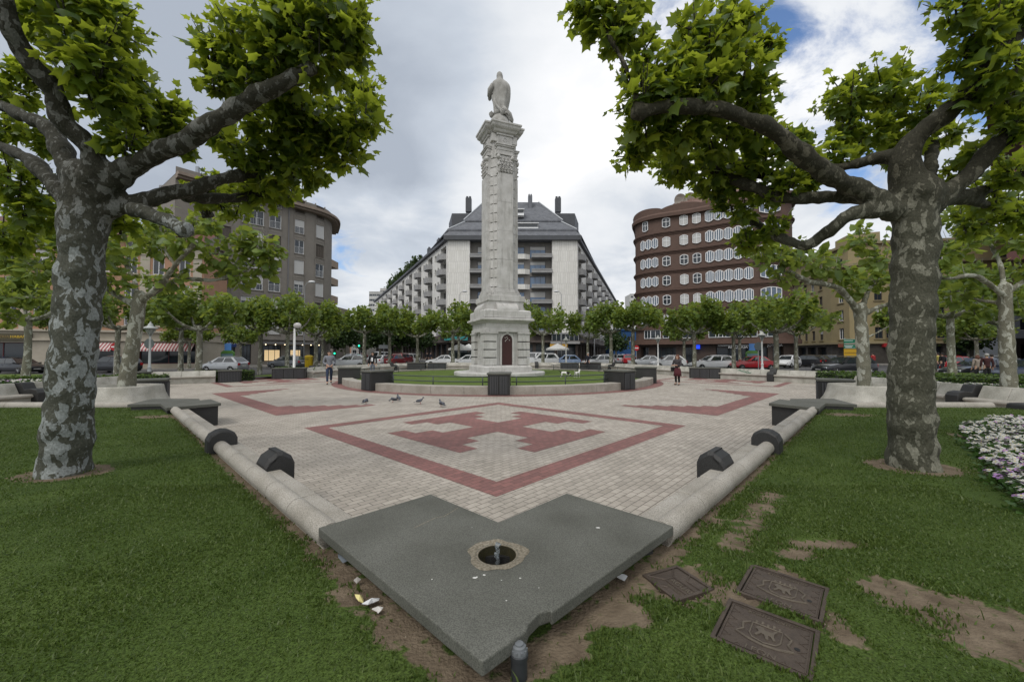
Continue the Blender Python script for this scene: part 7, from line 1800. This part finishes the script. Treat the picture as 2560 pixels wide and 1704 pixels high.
# ------------------------------------------------------------ people
def skin(name, chains, mats, sub=1):
    """chains: lists of (point, radius); a chain may start at an earlier index (int)"""
    vs, es, rs = [], [], []
    for ch in chains:
        prev = None
        for q in ch:
            if isinstance(q, int): prev = q; continue
            vs.append(q[0]); rs.append(q[1]); i = len(vs) - 1
            if prev is not None: es.append((prev, i))
            prev = i
    me = bpy.data.meshes.new('t'); me.from_pydata(vs, es, []); ob = bpy.data.objects.new('t', me); COL.objects.link(ob)
    ob.modifiers.new('s', 'SKIN'); ms = ob.modifiers.new('b', 'SUBSURF'); ms.levels = ms.render_levels = sub
    for i, r_ in enumerate(rs):
        sv = me.skin_vertices[0].data[i]; sv.radius = (r_, r_) if not hasattr(r_, '__len__') else r_; sv.use_root = (i == 0)
    dg = bpy.context.evaluated_depsgraph_get(); m2 = bpy.data.meshes.new_from_object(ob.evaluated_get(dg)); bpy.data.objects.remove(ob); bpy.data.meshes.remove(me)
    m2.name = name; m2.materials.clear(); m2.materials.append(mats); m2.polygons.foreach_set('use_smooth', [True] * len(m2.polygons)); m2.update(); return m2
M_skin = mat('skin', (.42, .26, .19), .6)
def person(px, py, d, face, h, top, legs, hair, label, pose='stand', skirt=None, jacket=False, z=0, shoes=(.02, .018, .016), longhair=False, bag=None, print_=False, loc=None):
    x = (px - 1280) / 985 * d
    o = thing('person', label, 'person', (x, d, z), R(face)); k = h / 1.75; o.scale = (k, k, k)
    lx = .10; st = {'stand': (0, 0), 'walk': (.22, -.20), 'step': (.10, -.06)}[pose if pose in ('stand', 'walk', 'step') else 'stand']
    # local: faces -y
    def leg(s, f):
        hip = Vector((s * lx, 0, .92)); kn = Vector((s * lx, -f * .55 - .03, .50)); an = Vector((s * lx, -f * .95 + (.06 if f < 0 else 0), .09 + (.05 if f < -.1 else 0))); toe = an + Vector((s * .02, -.17, -.045))
        return hip, kn, an, toe
    def arm(s):
        sh = Vector((s * .20, .0, 1.44))
        if pose == 'folded': el, wr = Vector((s * .25, -.08, 1.17)), Vector((-s * .04, -.22, 1.16))
        elif pose == 'walk': el, wr = Vector((s * .29, .03, 1.16)), Vector((s * .12, -.17, 1.02))
        elif pose == 'phone' and s > 0: el, wr = Vector((.27, -.10, 1.2)), Vector((.12, -.16, 1.48))
        else: el, wr = Vector((s * .26, .02, 1.15)), Vector((s * .27, -.06, .90))
        hd = wr + (wr - el).normalized() * .09; return sh, el, wr, hd
    ch = [[((0, 0, .95), .13), ((0, 0, 1.10), .115), ((0, 0, 1.28), .135), ((0, .005, 1.42), .11), ((0, .005, 1.50), .055), ((0, -.01, 1.58), .075), ((0, -.015, 1.66), .095), ((0, -.005, 1.73), .055)]]
    idx = 8
    for s in (-1, 1):
        sh, el, wr, hd = arm(s); ch.append([3, (sh, .062), (el, .043), (wr, .030), (hd, .032)]); hi = idx + 3; idx += 4
        dr = (hd - wr).normalized(); sd = dr.cross(Vector((0, 1, 0)) if abs(dr.y) < .8 else Vector((0, 0, 1))).normalized()
        for f in range(4):
            b = hd + dr * .02 + sd * (f - 1.5) * .019; ln = (.055, .07, .075, .062)[f]; ch.append([hi, (b + dr * ln * .5, .009), (b + dr * ln + Vector((0, -.015, -.01)), .007)]); idx += 2
        ch.append([hi - 1, (wr + dr * .05 + sd * .035, .010), (wr + dr * .085 + sd * .05, .008)]); idx += 2
    for s, f in ((-1, st[0]), (1, st[1])):
        hip, kn, an, toe = leg(s, f); ch.append([0, (hip, .09), (kn, .058), (an, .038), (toe, .034)]); idx += 4
    b = link('body', skin('body', ch, M_skin), o)
    mb = MB(); mb.ball((0, -.108, 1.63), (.016, .022, .026), 6, 5); mb.build('nose', M_skin, b)
    for s in (-1, 1): mb = MB(); mb.ball((s * .034, -.098, 1.665), (.012, .008, .008), 6, 4); mb.build('eye', M_trim, b); mb = MB(); mb.ball((s * .095, .0, 1.65), (.014, .028, .035), 6, 5); mb.build('ear', M_skin, b)
    # clothes
    tm = mat('cloth_' + top[0], top[1], .9, tuple(c * .75 for c in top[1]), 9)
    ch = [[((0, 0, .86 if jacket or skirt is None else .95), .155), ((0, 0, 1.0), .15), ((0, 0, 1.12), .142), ((0, 0, 1.28), .158), ((0, .005, 1.42), .13), ((0, .01, 1.505), .075)]]
    for s in (-1, 1):
        sh, el, wr, hd = arm(s); ch.append([4, (sh, .08), (sh.lerp(el, .5), .068), (el, .062), (el.lerp(wr, .92), .048)])
    tp = link('top', skin('top', ch, tm), o)
    if print_: mb = MB(); mb.add([(-.06, -.166, 1.36), (.06, -.166, 1.36), (.05, -.166, 1.10), (-.05, -.166, 1.10)], [(0, 1, 2, 3)]); mb.build('print', M_lett, tp)
    lm = mat('cloth_' + legs[0], legs[1], .9, tuple(c * .8 for c in legs[1]), 9); ch = [[((0, 0, .98), .14), ((0, 0, .90), .15)]]
    for s, f in ((-1, st[0]), (1, st[1])):
        hip, kn, an, toe = leg(s, f); ch.append([1, (hip + Vector((0, 0, -.06)), .105), (hip.lerp(kn, .55), .088), (kn, .074), (kn.lerp(an, .9), .058)])
    link('trousers' if not skirt else 'tights', skin('trousers', ch, lm), o)
    for s, f in ((-1, st[0]), (1, st[1])):
        hip, kn, an, toe = leg(s, f); link('shoe', skin('shoe', [[(an + Vector((0, .04, -.045)), .042), (an + Vector((0, -.05, -.05)), .048), (toe + Vector((0, -.02, .0)), .034)]], mat('shoe_dark', shoes, .6)), o)
    if skirt: mb = MB(); mb.lathe([(.13, 1.02), (.175, .92), (.20, .75), (.225, .52), (.21, .52)], n=20); mb.build('skirt', mat('cloth_' + skirt[0], skirt[1], .9, tuple(c * .75 for c in skirt[1]), 9), o, True)
    hm = mat('hair_' + hair[0], hair[1], .7); mb = MB(); mb.ball((0, .012, 1.685), (.104, .112, .098), 14, 9)
    if longhair:
        mb.ball((0, .05, 1.60), (.115, .09, .14), 12, 8)
        for s in (-1, 1): mb.ball((s * .09, .01, 1.59), (.04, .06, .11), 8, 6)
    hv = [v for v in mb.v]; mb.v = [(a, max(b_, -.085 if c > 1.70 else -.02) , c) if c < 1.71 else (a, b_, c) for a, b_, c in hv]; mb.build('hair', hm, o, True)
    if bag: 
        mb = MB(); mb.box((bag[1] * .30, 0, .92), (.12, .26, .24)); mb.tube([(bag[1] * .30, .1, 1.03), (bag[1] * .24, .05, 1.4), (bag[1] * .30, -.1, 1.03)], .012, 6); bo = mb.build('shoulder_bag', mat('bag_' + bag[0], bag[2], .6), None, bevel=.02, loc=(x, d, z), rz=R(face)); tag(bo, label.split(',')[0] + "'s shoulder bag" if False else bag[0].replace('_', ' ') + ' bag hanging from the shoulder of a person', 'bag'); bo.scale = (k, k, k)
    return o
BH, DH, GH = ('brown', (.06, .032, .02)), ('dark', (.018, .014, .012)), ('grey', (.30, .29, .28))
xm, ym = G(823, 960)
person(824, 0, ym, 28, 1.86, ('grey_hoodie', (.20, .21, .24)), ('blue_jeans', (.03, .045, .085)), DH, 'man in a grey hoodie and blue jeans walking with hands in his pocket', 'walk')
person(932, 0, 29.5, 5, 1.80, ('black_jacket', (.010, .010, .013)), ('faded_jeans', (.13, .15, .19)), DH, 'man in a black jacket over a white printed shirt standing behind the ring', 'stand', print_=True)
xm, ym = G(1693, 962)
person(1693, 0, ym, -55, 1.64, ('dark_grey_coat', (.055, .048, .052)), ('black_tights', (.012, .011, .012)), ('auburn', (.10, .035, .018)), 'woman in a dark coat and maroon dress standing with folded arms', 'folded', ('maroon_dress', (.085, .018, .025)), True, longhair=True, bag=('small_black', -1, (.015, .014, .015)))
person(1470, 0, 37.5, -40, 1.74, ('navy_coat', (.018, .02, .032)), ('dark_trousers', (.02, .02, .024)), GH, 'person in a long dark coat holding a phone at the right back', 'phone', z=0)
person(2442, 0, 25, 170, 1.60, ('beige_vest', (.30, .25, .21)), ('dark_trousers', (.02, .02, .024)), ('reddish', (.10, .04, .025)), 'woman in a beige top walking away with a white carrier bag', 'step', longhair=True, bag=('white_carrier', -1, (.6, .6, .6)))
person(2466, 0, 24, 150, 1.70, ('black_red_top', (.05, .016, .018)), ('black_trousers', (.014, .014, .016)), GH, 'person in dark clothes with a red patch, middle of the group of walkers', 'step')
person(2478, 0, 25.2, 140, 1.66, ('grey_blue_jacket', (.13, .15, .19)), ('dark_trousers', (.02, .02, .024)), DH, 'person in a grey-blue jacket at the right of the group of walkers', 'step')
person(2344, 0, 36, 185, 1.72, ('yellow_shirt', (.42, .38, .10)), ('dark_jeans', (.03, .035, .05)), DH, 'person in a yellow shirt seen just right of the big right trunk', 'step')
person(2355, 0, 35.2, 175, 1.70, ('black_jumper', (.012, .012, .014)), ('dark_trousers', (.02, .02, .024)), DH, 'person in black beside the one in the yellow shirt', 'step')
person(2182, 0, 42, 190, 1.70, ('red_shirt', (.32, .03, .03)), ('dark_jeans', (.03, .035, .05)), DH, 'person in a red shirt near the grey shop wall on the right', 'step')
person(1068, 0, 62, 10, 1.74, ('black_jumper', (.012, .012, .014)), ('dark_trousers', (.02, .02, .024)), DH, 'person in black outside the bar, left one of two', 'stand')
person(1077, 0, 62, -20, 1.72, ('navy_coat', (.018, .02, .032)), ('dark_jeans', (.03, .035, .05)), DH, 'person in navy outside the bar, right one of two', 'stand')
# ------------------------------------------------------------ dogs and pigeons
M_dogw = mat('white_fur', (.62, .61, .58), .9, (.5, .49, .46), 8)
def patchmat():
    m = bpy.data.materials.new('black_white_fur'); m.use_nodes = True; nt = m.node_tree; N = nt.nodes; L = nt.links; tc = N.new('ShaderNodeTexCoord'); n = N.new('ShaderNodeTexNoise'); n.inputs['Scale'].default_value = 2.6; n.inputs['Detail'].default_value = 1
    L.new(tc.outputs['Object'], n.inputs['Vector']); r = N.new('ShaderNodeValToRGB'); r.color_ramp.elements[0].position = .5; r.color_ramp.elements[1].position = .52; r.color_ramp.elements[0].color = (.62, .61, .58, 1); r.color_ramp.elements[1].color = (.015, .014, .013, 1)
    L.new(n.outputs['Fac'], r.inputs['Fac']); L.new(r.outputs['Color'], N['Principled BSDF'].inputs['Base Color']); N['Principled BSDF'].inputs['Roughness'].default_value = .9; return m
M_dogp = patchmat()
def dog(px, d, z, face, label, m, sniff, headm):
    o = thing('dog', label, 'dog', ((px - 1280) / 985 * d, d, z), R(face)); o.scale = (.74, .74, .74)
    nk = Vector((.26, 0, .42)); hd = Vector((.42, 0, .20)) if sniff else Vector((.36, 0, .60)); nz_ = hd + (Vector((.10, 0, -.10)) if sniff else Vector((.13, 0, -.02)))
    ch = [[((-.24, 0, .40), .095), ((-.05, 0, .40), .088), ((.14, 0, .39), .115), (nk, .085), (nk.lerp(hd, .6), .06), (hd, .068), (nz_, .035)], [0, ((-.36, 0, .46), .028), ((-.46, 0, .58), .016)]]
    for s in (-1, 1):
        ch.append([2, ((.16, s * .075, .30), .045), ((.17, s * .08, .17), .028), ((.16, s * .08, .04), .022), ((.20, s * .08, .02), .024)])
        ch.append([0, ((-.25, s * .08, .30), .06), ((-.20, s * .085, .22), .038), ((-.33, s * .085, .13), .024), ((-.31, s * .085, .04), .021), ((-.27, s * .085, .02), .023)])
    b = link('body', skin('body', ch, m), o)
    for s in (-1, 1): mb = MB(); mb.ball((hd.x - .03, s * .065, hd.z + .0), (.035, .016, .055), 8, 6); mb.build('ear', headm, b, True)
    mb = MB(); mb.ball((nz_.x + .03, 0, nz_.z), .016, 6, 5); mb.build('nose', M_trim, b)
    if sniff: mb = MB(); mb.ball((hd.x - .01, 0, hd.z + .015), (.082, .078, .074), 10, 8); mb.ball((nk.x + .04, 0, nk.z - .04), (.07, .075, .10), 10, 8); mb.build('head_patch', headm, b, True)
dd = 22.5
dog(1412, dd, .34, -12, 'white dog with black patches sniffing the round lawn', M_dogp, True, mat('black_fur', (.015, .014, .013), .9)); dog(1443, dd, .34, 50, 'plain white dog standing on the round lawn with its head raised', M_dogw, False, M_dogw)
M_pig = mat('pigeon_grey', (.11, .12, .14), .7, (.06, .065, .08), 9); M_pigd = mat('pigeon_dark', (.03, .033, .042), .6)
def pigeon(x, y, z, face, label, pose='stand', cat='pigeon'):
    o = thing('pigeon', label, cat, (x, y, z), R(face), 'pigeons')
    mb = MB(); rings = []; n_ = 14
    for t, r_, zz in ((-.13, .006, .085), (-.09, .034, .095), (-.03, .056, .11), (.03, .062, .125), (.075, .05, .145), (.10, .032, .175 if pose == 'stand' else .12), (.115, .026, .21 if pose == 'stand' else .10)):
        rings.append([(t, r_ * math.cos(q), zz + r_ * .9 * math.sin(q)) for q in [k * 2 * math.pi / n_ for k in range(n_)]])
    mb.loft(rings); hx, hz = (.122, .225) if pose == 'stand' else (.14, .075); mb.ball((hx, 0, hz), (.03, .025, .026), 10, 8); b = mb.build('body', M_pig, o, True)
    mb = MB(); mb.tube([(hx + .02, 0, hz), (hx + .055, 0, hz - .012)], [.008, .002], 6); mb.build('beak', M_trim, b)
    mb = MB(); mb.loft([[(-.10, -.035, .088), (-.10, .035, .088), (-.10, .035, .098), (-.10, -.035, .098)], [(-.22, -.045, .065), (-.22, .045, .065), (-.22, .045, .070), (-.22, -.045, .070)]]); mb.build('tail', M_pigd, b)
    for s in (-1, 1):
        mb = MB(); mb.ball((-.02, s * .052, .118), (.105, .014, .04), 10, 7); mb.build('wing', M_pigd if s > 0 else M_pig, b, True); mb = MB(); mb.tube([(.02, s * .025, .075), (.025, s * .025, .008), (.05, s * .025, .004)], .006, 5); mb.build('leg', mat('pigeon_leg', (.30, .08, .07), .6), o)
for px, py, f, lab, ps_ in ((914, 1010, 80, 'dark hunched pigeon at the tip of the left red bracket', 'peck'), (984, 1006, 185, 'grey pigeon pecking, second from the left', 'peck'), (996, 1002, 120, 'grey pigeon with raised head just behind the pecking one', 'stand'), (1049, 1010, 5, 'grey pigeon walking right with its tail out, fourth from the left', 'stand'), (1104, 1017, 130, 'dark pigeon standing upright, nearest to the red diamond', 'stand')):
    pigeon(*G(px, py), .006, f, lab, ps_)
pp = D(1225, 784, 24.6); pigeon(pp.x, pp.y, 3.94, 100, 'pigeon perched on the pedestal cornice of the monument')
# ------------------------------------------------------------ street furniture
M_lampglass = mat('lamp_glass', (.30, .31, .30), .2, spec=.6)
def lamp(px, d, label, z=.05, h=3.6, m=None):
    o = thing('street_lamp', label, 'street lamp', ((px - 1280) / 985 * d, d, z), 0, 'white lantern lamps'); m = m or M_white; k = h / 3.6
    mb = MB(); mb.lathe([(.17, 0), (.17, .22), (.13, .28), (.15, .40), (.10, .48), (.085, .75), (.11, .80), (.07, .86), (.055, 2.5), (.07, 2.55), (.05, 2.62), (.045, 2.72)], n=14); mb.build('post', m, o, auto=40)
    for i in range(4):
        a = i * math.pi / 2 + .4; mb = MB(); mb.tube([(math.cos(a) * r_, math.sin(a) * r_, z_) for r_, z_ in ((.04, 2.66), (.10, 2.86), (.22, 3.06), (.36, 3.2))], .016, 6); mb.build('bracket', m, o, True)
    mb = MB(); mb.lathe([(.03, 2.74), (.16, 2.98), (.24, 3.17), (.24, 3.19)], n=16); mb.build('lantern_glass', M_lampglass, o, True)
    mb = MB(); mb.lathe([(.39, 3.18), (.39, 3.22), (.20, 3.30), (.13, 3.38), (.12, 3.46), (.05, 3.52), (.045, 3.58), (.005, 3.62)], n=18); mb.build('cap', m, o, auto=40); o.scale = (k, k, k)
lamp(375, 24.0, 'white lantern lamp in front of the striped awnings on the left', .1, 3.55, mat('pale_grey_paint', (.42, .44, .44), .5))
lamp(1415, 45, 'white lantern lamp just right of the monument', 0, 3.6); lamp(1645, 41, 'white lantern lamp left of the standing woman', 0, 3.6); lamp(1905, 31.5, 'white lantern lamp in front of the red car', .05, 3.5)
o = thing('floodlight_post', 'white post carrying a round floodlight dish on a crossarm, on the left', 'floodlight', ((736 - 1280) / 985 * 29, 29, 0))
mb = MB(); mb.lathe([(.17, 0), (.17, .4), (.12, .45), (.15, .6), (.09, .7), (.07, 3.55)], n=14); mb.build('post', M_white, o, auto=40); mb = MB(); mb.tube([(-.6, 0, 3.55), (.35, 0, 3.55)], .03, 6); mb.build('crossarm', M_trim, o)
mb = MB(); mb.ball((.25, -.1, 3.75), (.30, .14, .22), 14, 9); mb.build('floodlight', mat('floodlight_glass', (.40, .39, .38), .25), o, True)
def tall(px, d, ztop, label, side=1):
    o = thing('tall_street_light', label, 'street light', ((px - 1280) / 985 * d, d, 0)); mb = MB(); mb.tube([(0, 0, 0), (0, 0, ztop * .6), (0, 0, ztop - .5), (side * .25, 0, ztop - .1), (side * .7, 0, ztop)], [.08, .06, .04, .035, .03], 8); mb.build('mast', mat('grey_mast', (.28, .29, .30), .5), o, True)
    mb = MB(); mb.ball((side * .8, 0, ztop), (.42, .22, .17), 10, 7); mb.build('lamp_head', mat('pale_lamp_head', (.55, .56, .57), .4), o, True)
tall(1149, 62, 11.4, 'tall grey street light in front of the left white panel', 1); tall(1404, 62, 11.4, 'tall grey street light in front of the right white panel', -1); tall(760, 47, 10.2, 'tall grey street light in front of the rounded grey-brown corner', 1); tall(1486, 60, 8.5, 'tall street light right of the white block, above the trees', -1)
def parasol(px, d, w_, label, col=(.6, .6, .58)):
    o = thing('parasol', label, 'parasol', ((px - 1280) / 985 * d, d, 0)); mb = MB(); n_ = 8
    mb.add([(0, 0, 3.1)] + [(w_ * math.cos(q), w_ * math.sin(q), 2.3) for q in [k * .7854 for k in range(8)]] + [(w_ * math.cos(q), w_ * math.sin(q), 2.08) for q in [k * .7854 for k in range(8)]], [(0, 1 + k, 1 + (k + 1) % 8) for k in range(8)] + [(1 + k, 9 + k, 9 + (k + 1) % 8, 1 + (k + 1) % 8) for k in range(8)])
    mb.build('canopy', mat('parasol_%d' % px, col, .8), o); mb = MB(); mb.tube([(0, 0, 0), (0, 0, 3.1)], .03, 6); mb.build('pole', M_white, o); mb = MB(); mb.lathe([(.4, 0), (.4, .08), (.06, .12)], n=12); mb.build('foot', M_trim, o)
parasol(1150, 58, 1.75, 'white parasol left of the monument pedestal'); parasol(1172, 61, 1.6, 'second white parasol half hidden by the pedestal'); parasol(1394, 58, 1.7, 'grey-white parasol above the light blue car', (.42, .42, .40))
def roundsign(px, d, zc, r_, label, m, bar=False):
    o = thing('traffic_sign', label, 'traffic sign', ((px - 1280) / 985 * d, d, 0)); mb = MB(); mb.tube([(0, .04, 0), (0, .04, zc + r_)], .035, 8); mb.build('pole', mat('galvanised', (.33, .34, .35), .5), o); mb = MB(); mb.loft([[(r_ * math.cos(q), y, zc + r_ * math.sin(q)) for q in [k * .2618 for k in range(24)]] for y in (-.01, .01)]); p_ = mb.build('plate', m, o)
    if bar: mb = MB(); mb.box((0, -.014, zc), (r_ * 1.4, .006, r_ * .36)); mb.build('white_bar', M_lett, p_)
roundsign(1591, 52, 2.35, .36, 'red round no-entry sign with a white bar', mat('sign_red', (.45, .02, .025), .4), True)
roundsign(373, 25.5, 2.35, .33, 'back of a round grey traffic sign behind the left lamp post', mat('sign_back', (.10, .12, .12), .6)); roundsign(1896, 34, 2.3, .36, 'back of a round grey traffic sign behind the right-hand lamp', mat('sign_back', (.10, .12, .12), .6)); roundsign(285, 33, 2.25, .32, 'round red traffic sign half hidden behind the left trunks', mat('sign_red', (.45, .02, .025), .4), True)
o = thing('direction_sign', 'stack of two green and two yellow direction panels left of the big right trunk', 'road sign', ((2128 - 1280) / 985 * 36, 36, 0))
mb = MB(); mb.tube([(-.5, .08, 0), (-.5, .08, 3.1)], .05, 8); mb.tube([(.5, .08, 0), (.5, .08, 3.1)], .05, 8); mb.build('pole', mat('galvanised', (.33, .34, .35), .5), o)
for z, c, n_ in ((2.80, (.01, .17, .09), 1), (2.34, (.01, .17, .09), 2), (1.92, (.55, .33, .02), 1), (1.52, (.55, .33, .02), 1)):
    mb = MB(); mb.box((0, 0, z), (1.35, .04, .40)); p_ = mb.build('panel', mat('panel_%s' % ('green' if c[0] < .1 else 'yellow'), c, .4), o); mb = MB(); mb.box((0, -.024, z + .175), (1.3, .006, .018)); mb.box((0, -.024, z - .175), (1.3, .006, .018))
    if c[0] < .1:
        for j in range(n_): mb.box((-.25, -.024, z + .05 - j * .14), (.8 - .2 * j, .006, .05))
    mb.build('lettering_lines', M_lett if c[0] < .1 else M_trim, p_)
o = thing('post_box', 'yellow post box standing right of the lit shop', 'post box', ((773 - 1280) / 985 * 38, 38, .0)); mb = MB(); mb.lathe([(.33, 0), (.33, .1), (.36, .14), (.36, 1.28), (.40, 1.32), (.38, 1.42), (.2, 1.50), (.01, 1.52)], n=20); mb.build('body', mat('postal_yellow', (.55, .38, .01), .45), o, auto=40); mb = MB(); mb.box((0, -.36, 1.12), (.3, .04, .05)); mb.build('slot', M_trim, o)
def totem(px, d, label):
    o = thing('information_totem', label, 'information sign', ((px - 1280) / 985 * d, d, 0)); gm = mat('totem_green', (.09, .22, .05), .5)
    mb = MB(); mb.box((0, 0, 1.05), (1.5, .2, 1.3)); mb.box((-.6, 0, .2), (.12, .12, .5)); mb.box((.6, 0, .2), (.12, .12, .5)); mb.loft([[(x, y, z) for x, z in ((-.8, 1.7), (.8, 1.7), (.45, 2.0), (-.45, 2.0))] for y in (-.12, .12)]); mb.build('frame', gm, o); mb = MB(); mb.box((0, -.11, 1.1), (1.3, .03, 1.05)); mb.build('poster', mat('poster_grey_blue', (.13, .18, .22), .4, (.10, .25, .28), 2), o); mb = MB(); mb.box((0, 0, 2.35), (.72, .1, .95)); mb.build('blue_panel', mat('sky_blue_panel', (.10, .26, .62), .5), o)
totem(570, 45.5, 'blue and green information totem in front of the navy shop sign'); totem(1880, 47, 'blue and green information totem in front of the jeweller, right side')
o = thing('street_sign', 'white double-board street sign on a post left of the monument', 'road sign', ((959 - 1280) / 985 * 47, 47, 0)); mb = MB(); mb.tube([(0, .06, 0), (0, .06, 2.9)], .05, 8); mb.build('pole', mat('galvanised', (.33, .34, .35), .5), o); mb = MB(); mb.box((0, 0, 2.45), (1.15, .05, .42)); mb.build('panel', mat('pale_sign_back', (.38, .40, .42), .5), o)
for px, py, d, lab in ((898, 864, 60, 'traffic light showing green, left of the trunk by the man in black'), (837, 883, 62, 'traffic light showing green beside the hoodie man')):
    p = D(px, py, d); o = thing('traffic_light', lab, 'traffic light', (p.x, p.y, 0)); mb = MB(); mb.tube([(0, .1, 0), (0, .1, p.z + .6)], .05, 8); mb.build('pole', M_trim, o); mb = MB(); mb.box((0, 0, p.z + .28), (.34, .2, .95)); h_ = mb.build('housing', M_trim, o); mb = MB(); mb.ball((0, -.1, p.z), (.13, .05, .13), 10, 6); mb.build('green_lamp', mat('green_glow', (.02, .6, .3), .4, emit=((.02, 1, .45), 3)), h_)
o = thing('bar_tables', 'dark folding screen under the white parasol outside the bar', 'screen', ((1155 - 1280) / 985 * 59.5, 59.5, 0)); mb = MB()
for i in range(5): mb.box((-1.6 + i * .8, .1 * (i % 2), .95), (.78, .05, 1.7))
mb.build('panels', mat('dark_teal_canvas', (.03, .045, .045), .8), o); mb = MB()
for i in range(6): mb.tube([(-2 + i * .8, .05, 0), (-2 + i * .8, .05, 1.85)], .03, 6)
mb.build('frame', M_trim, o); o.name = 'folding_screen'
for ob in bpy.data.objects:
    if ob.type == 'MESH' and ob.name.startswith('verge'): pass
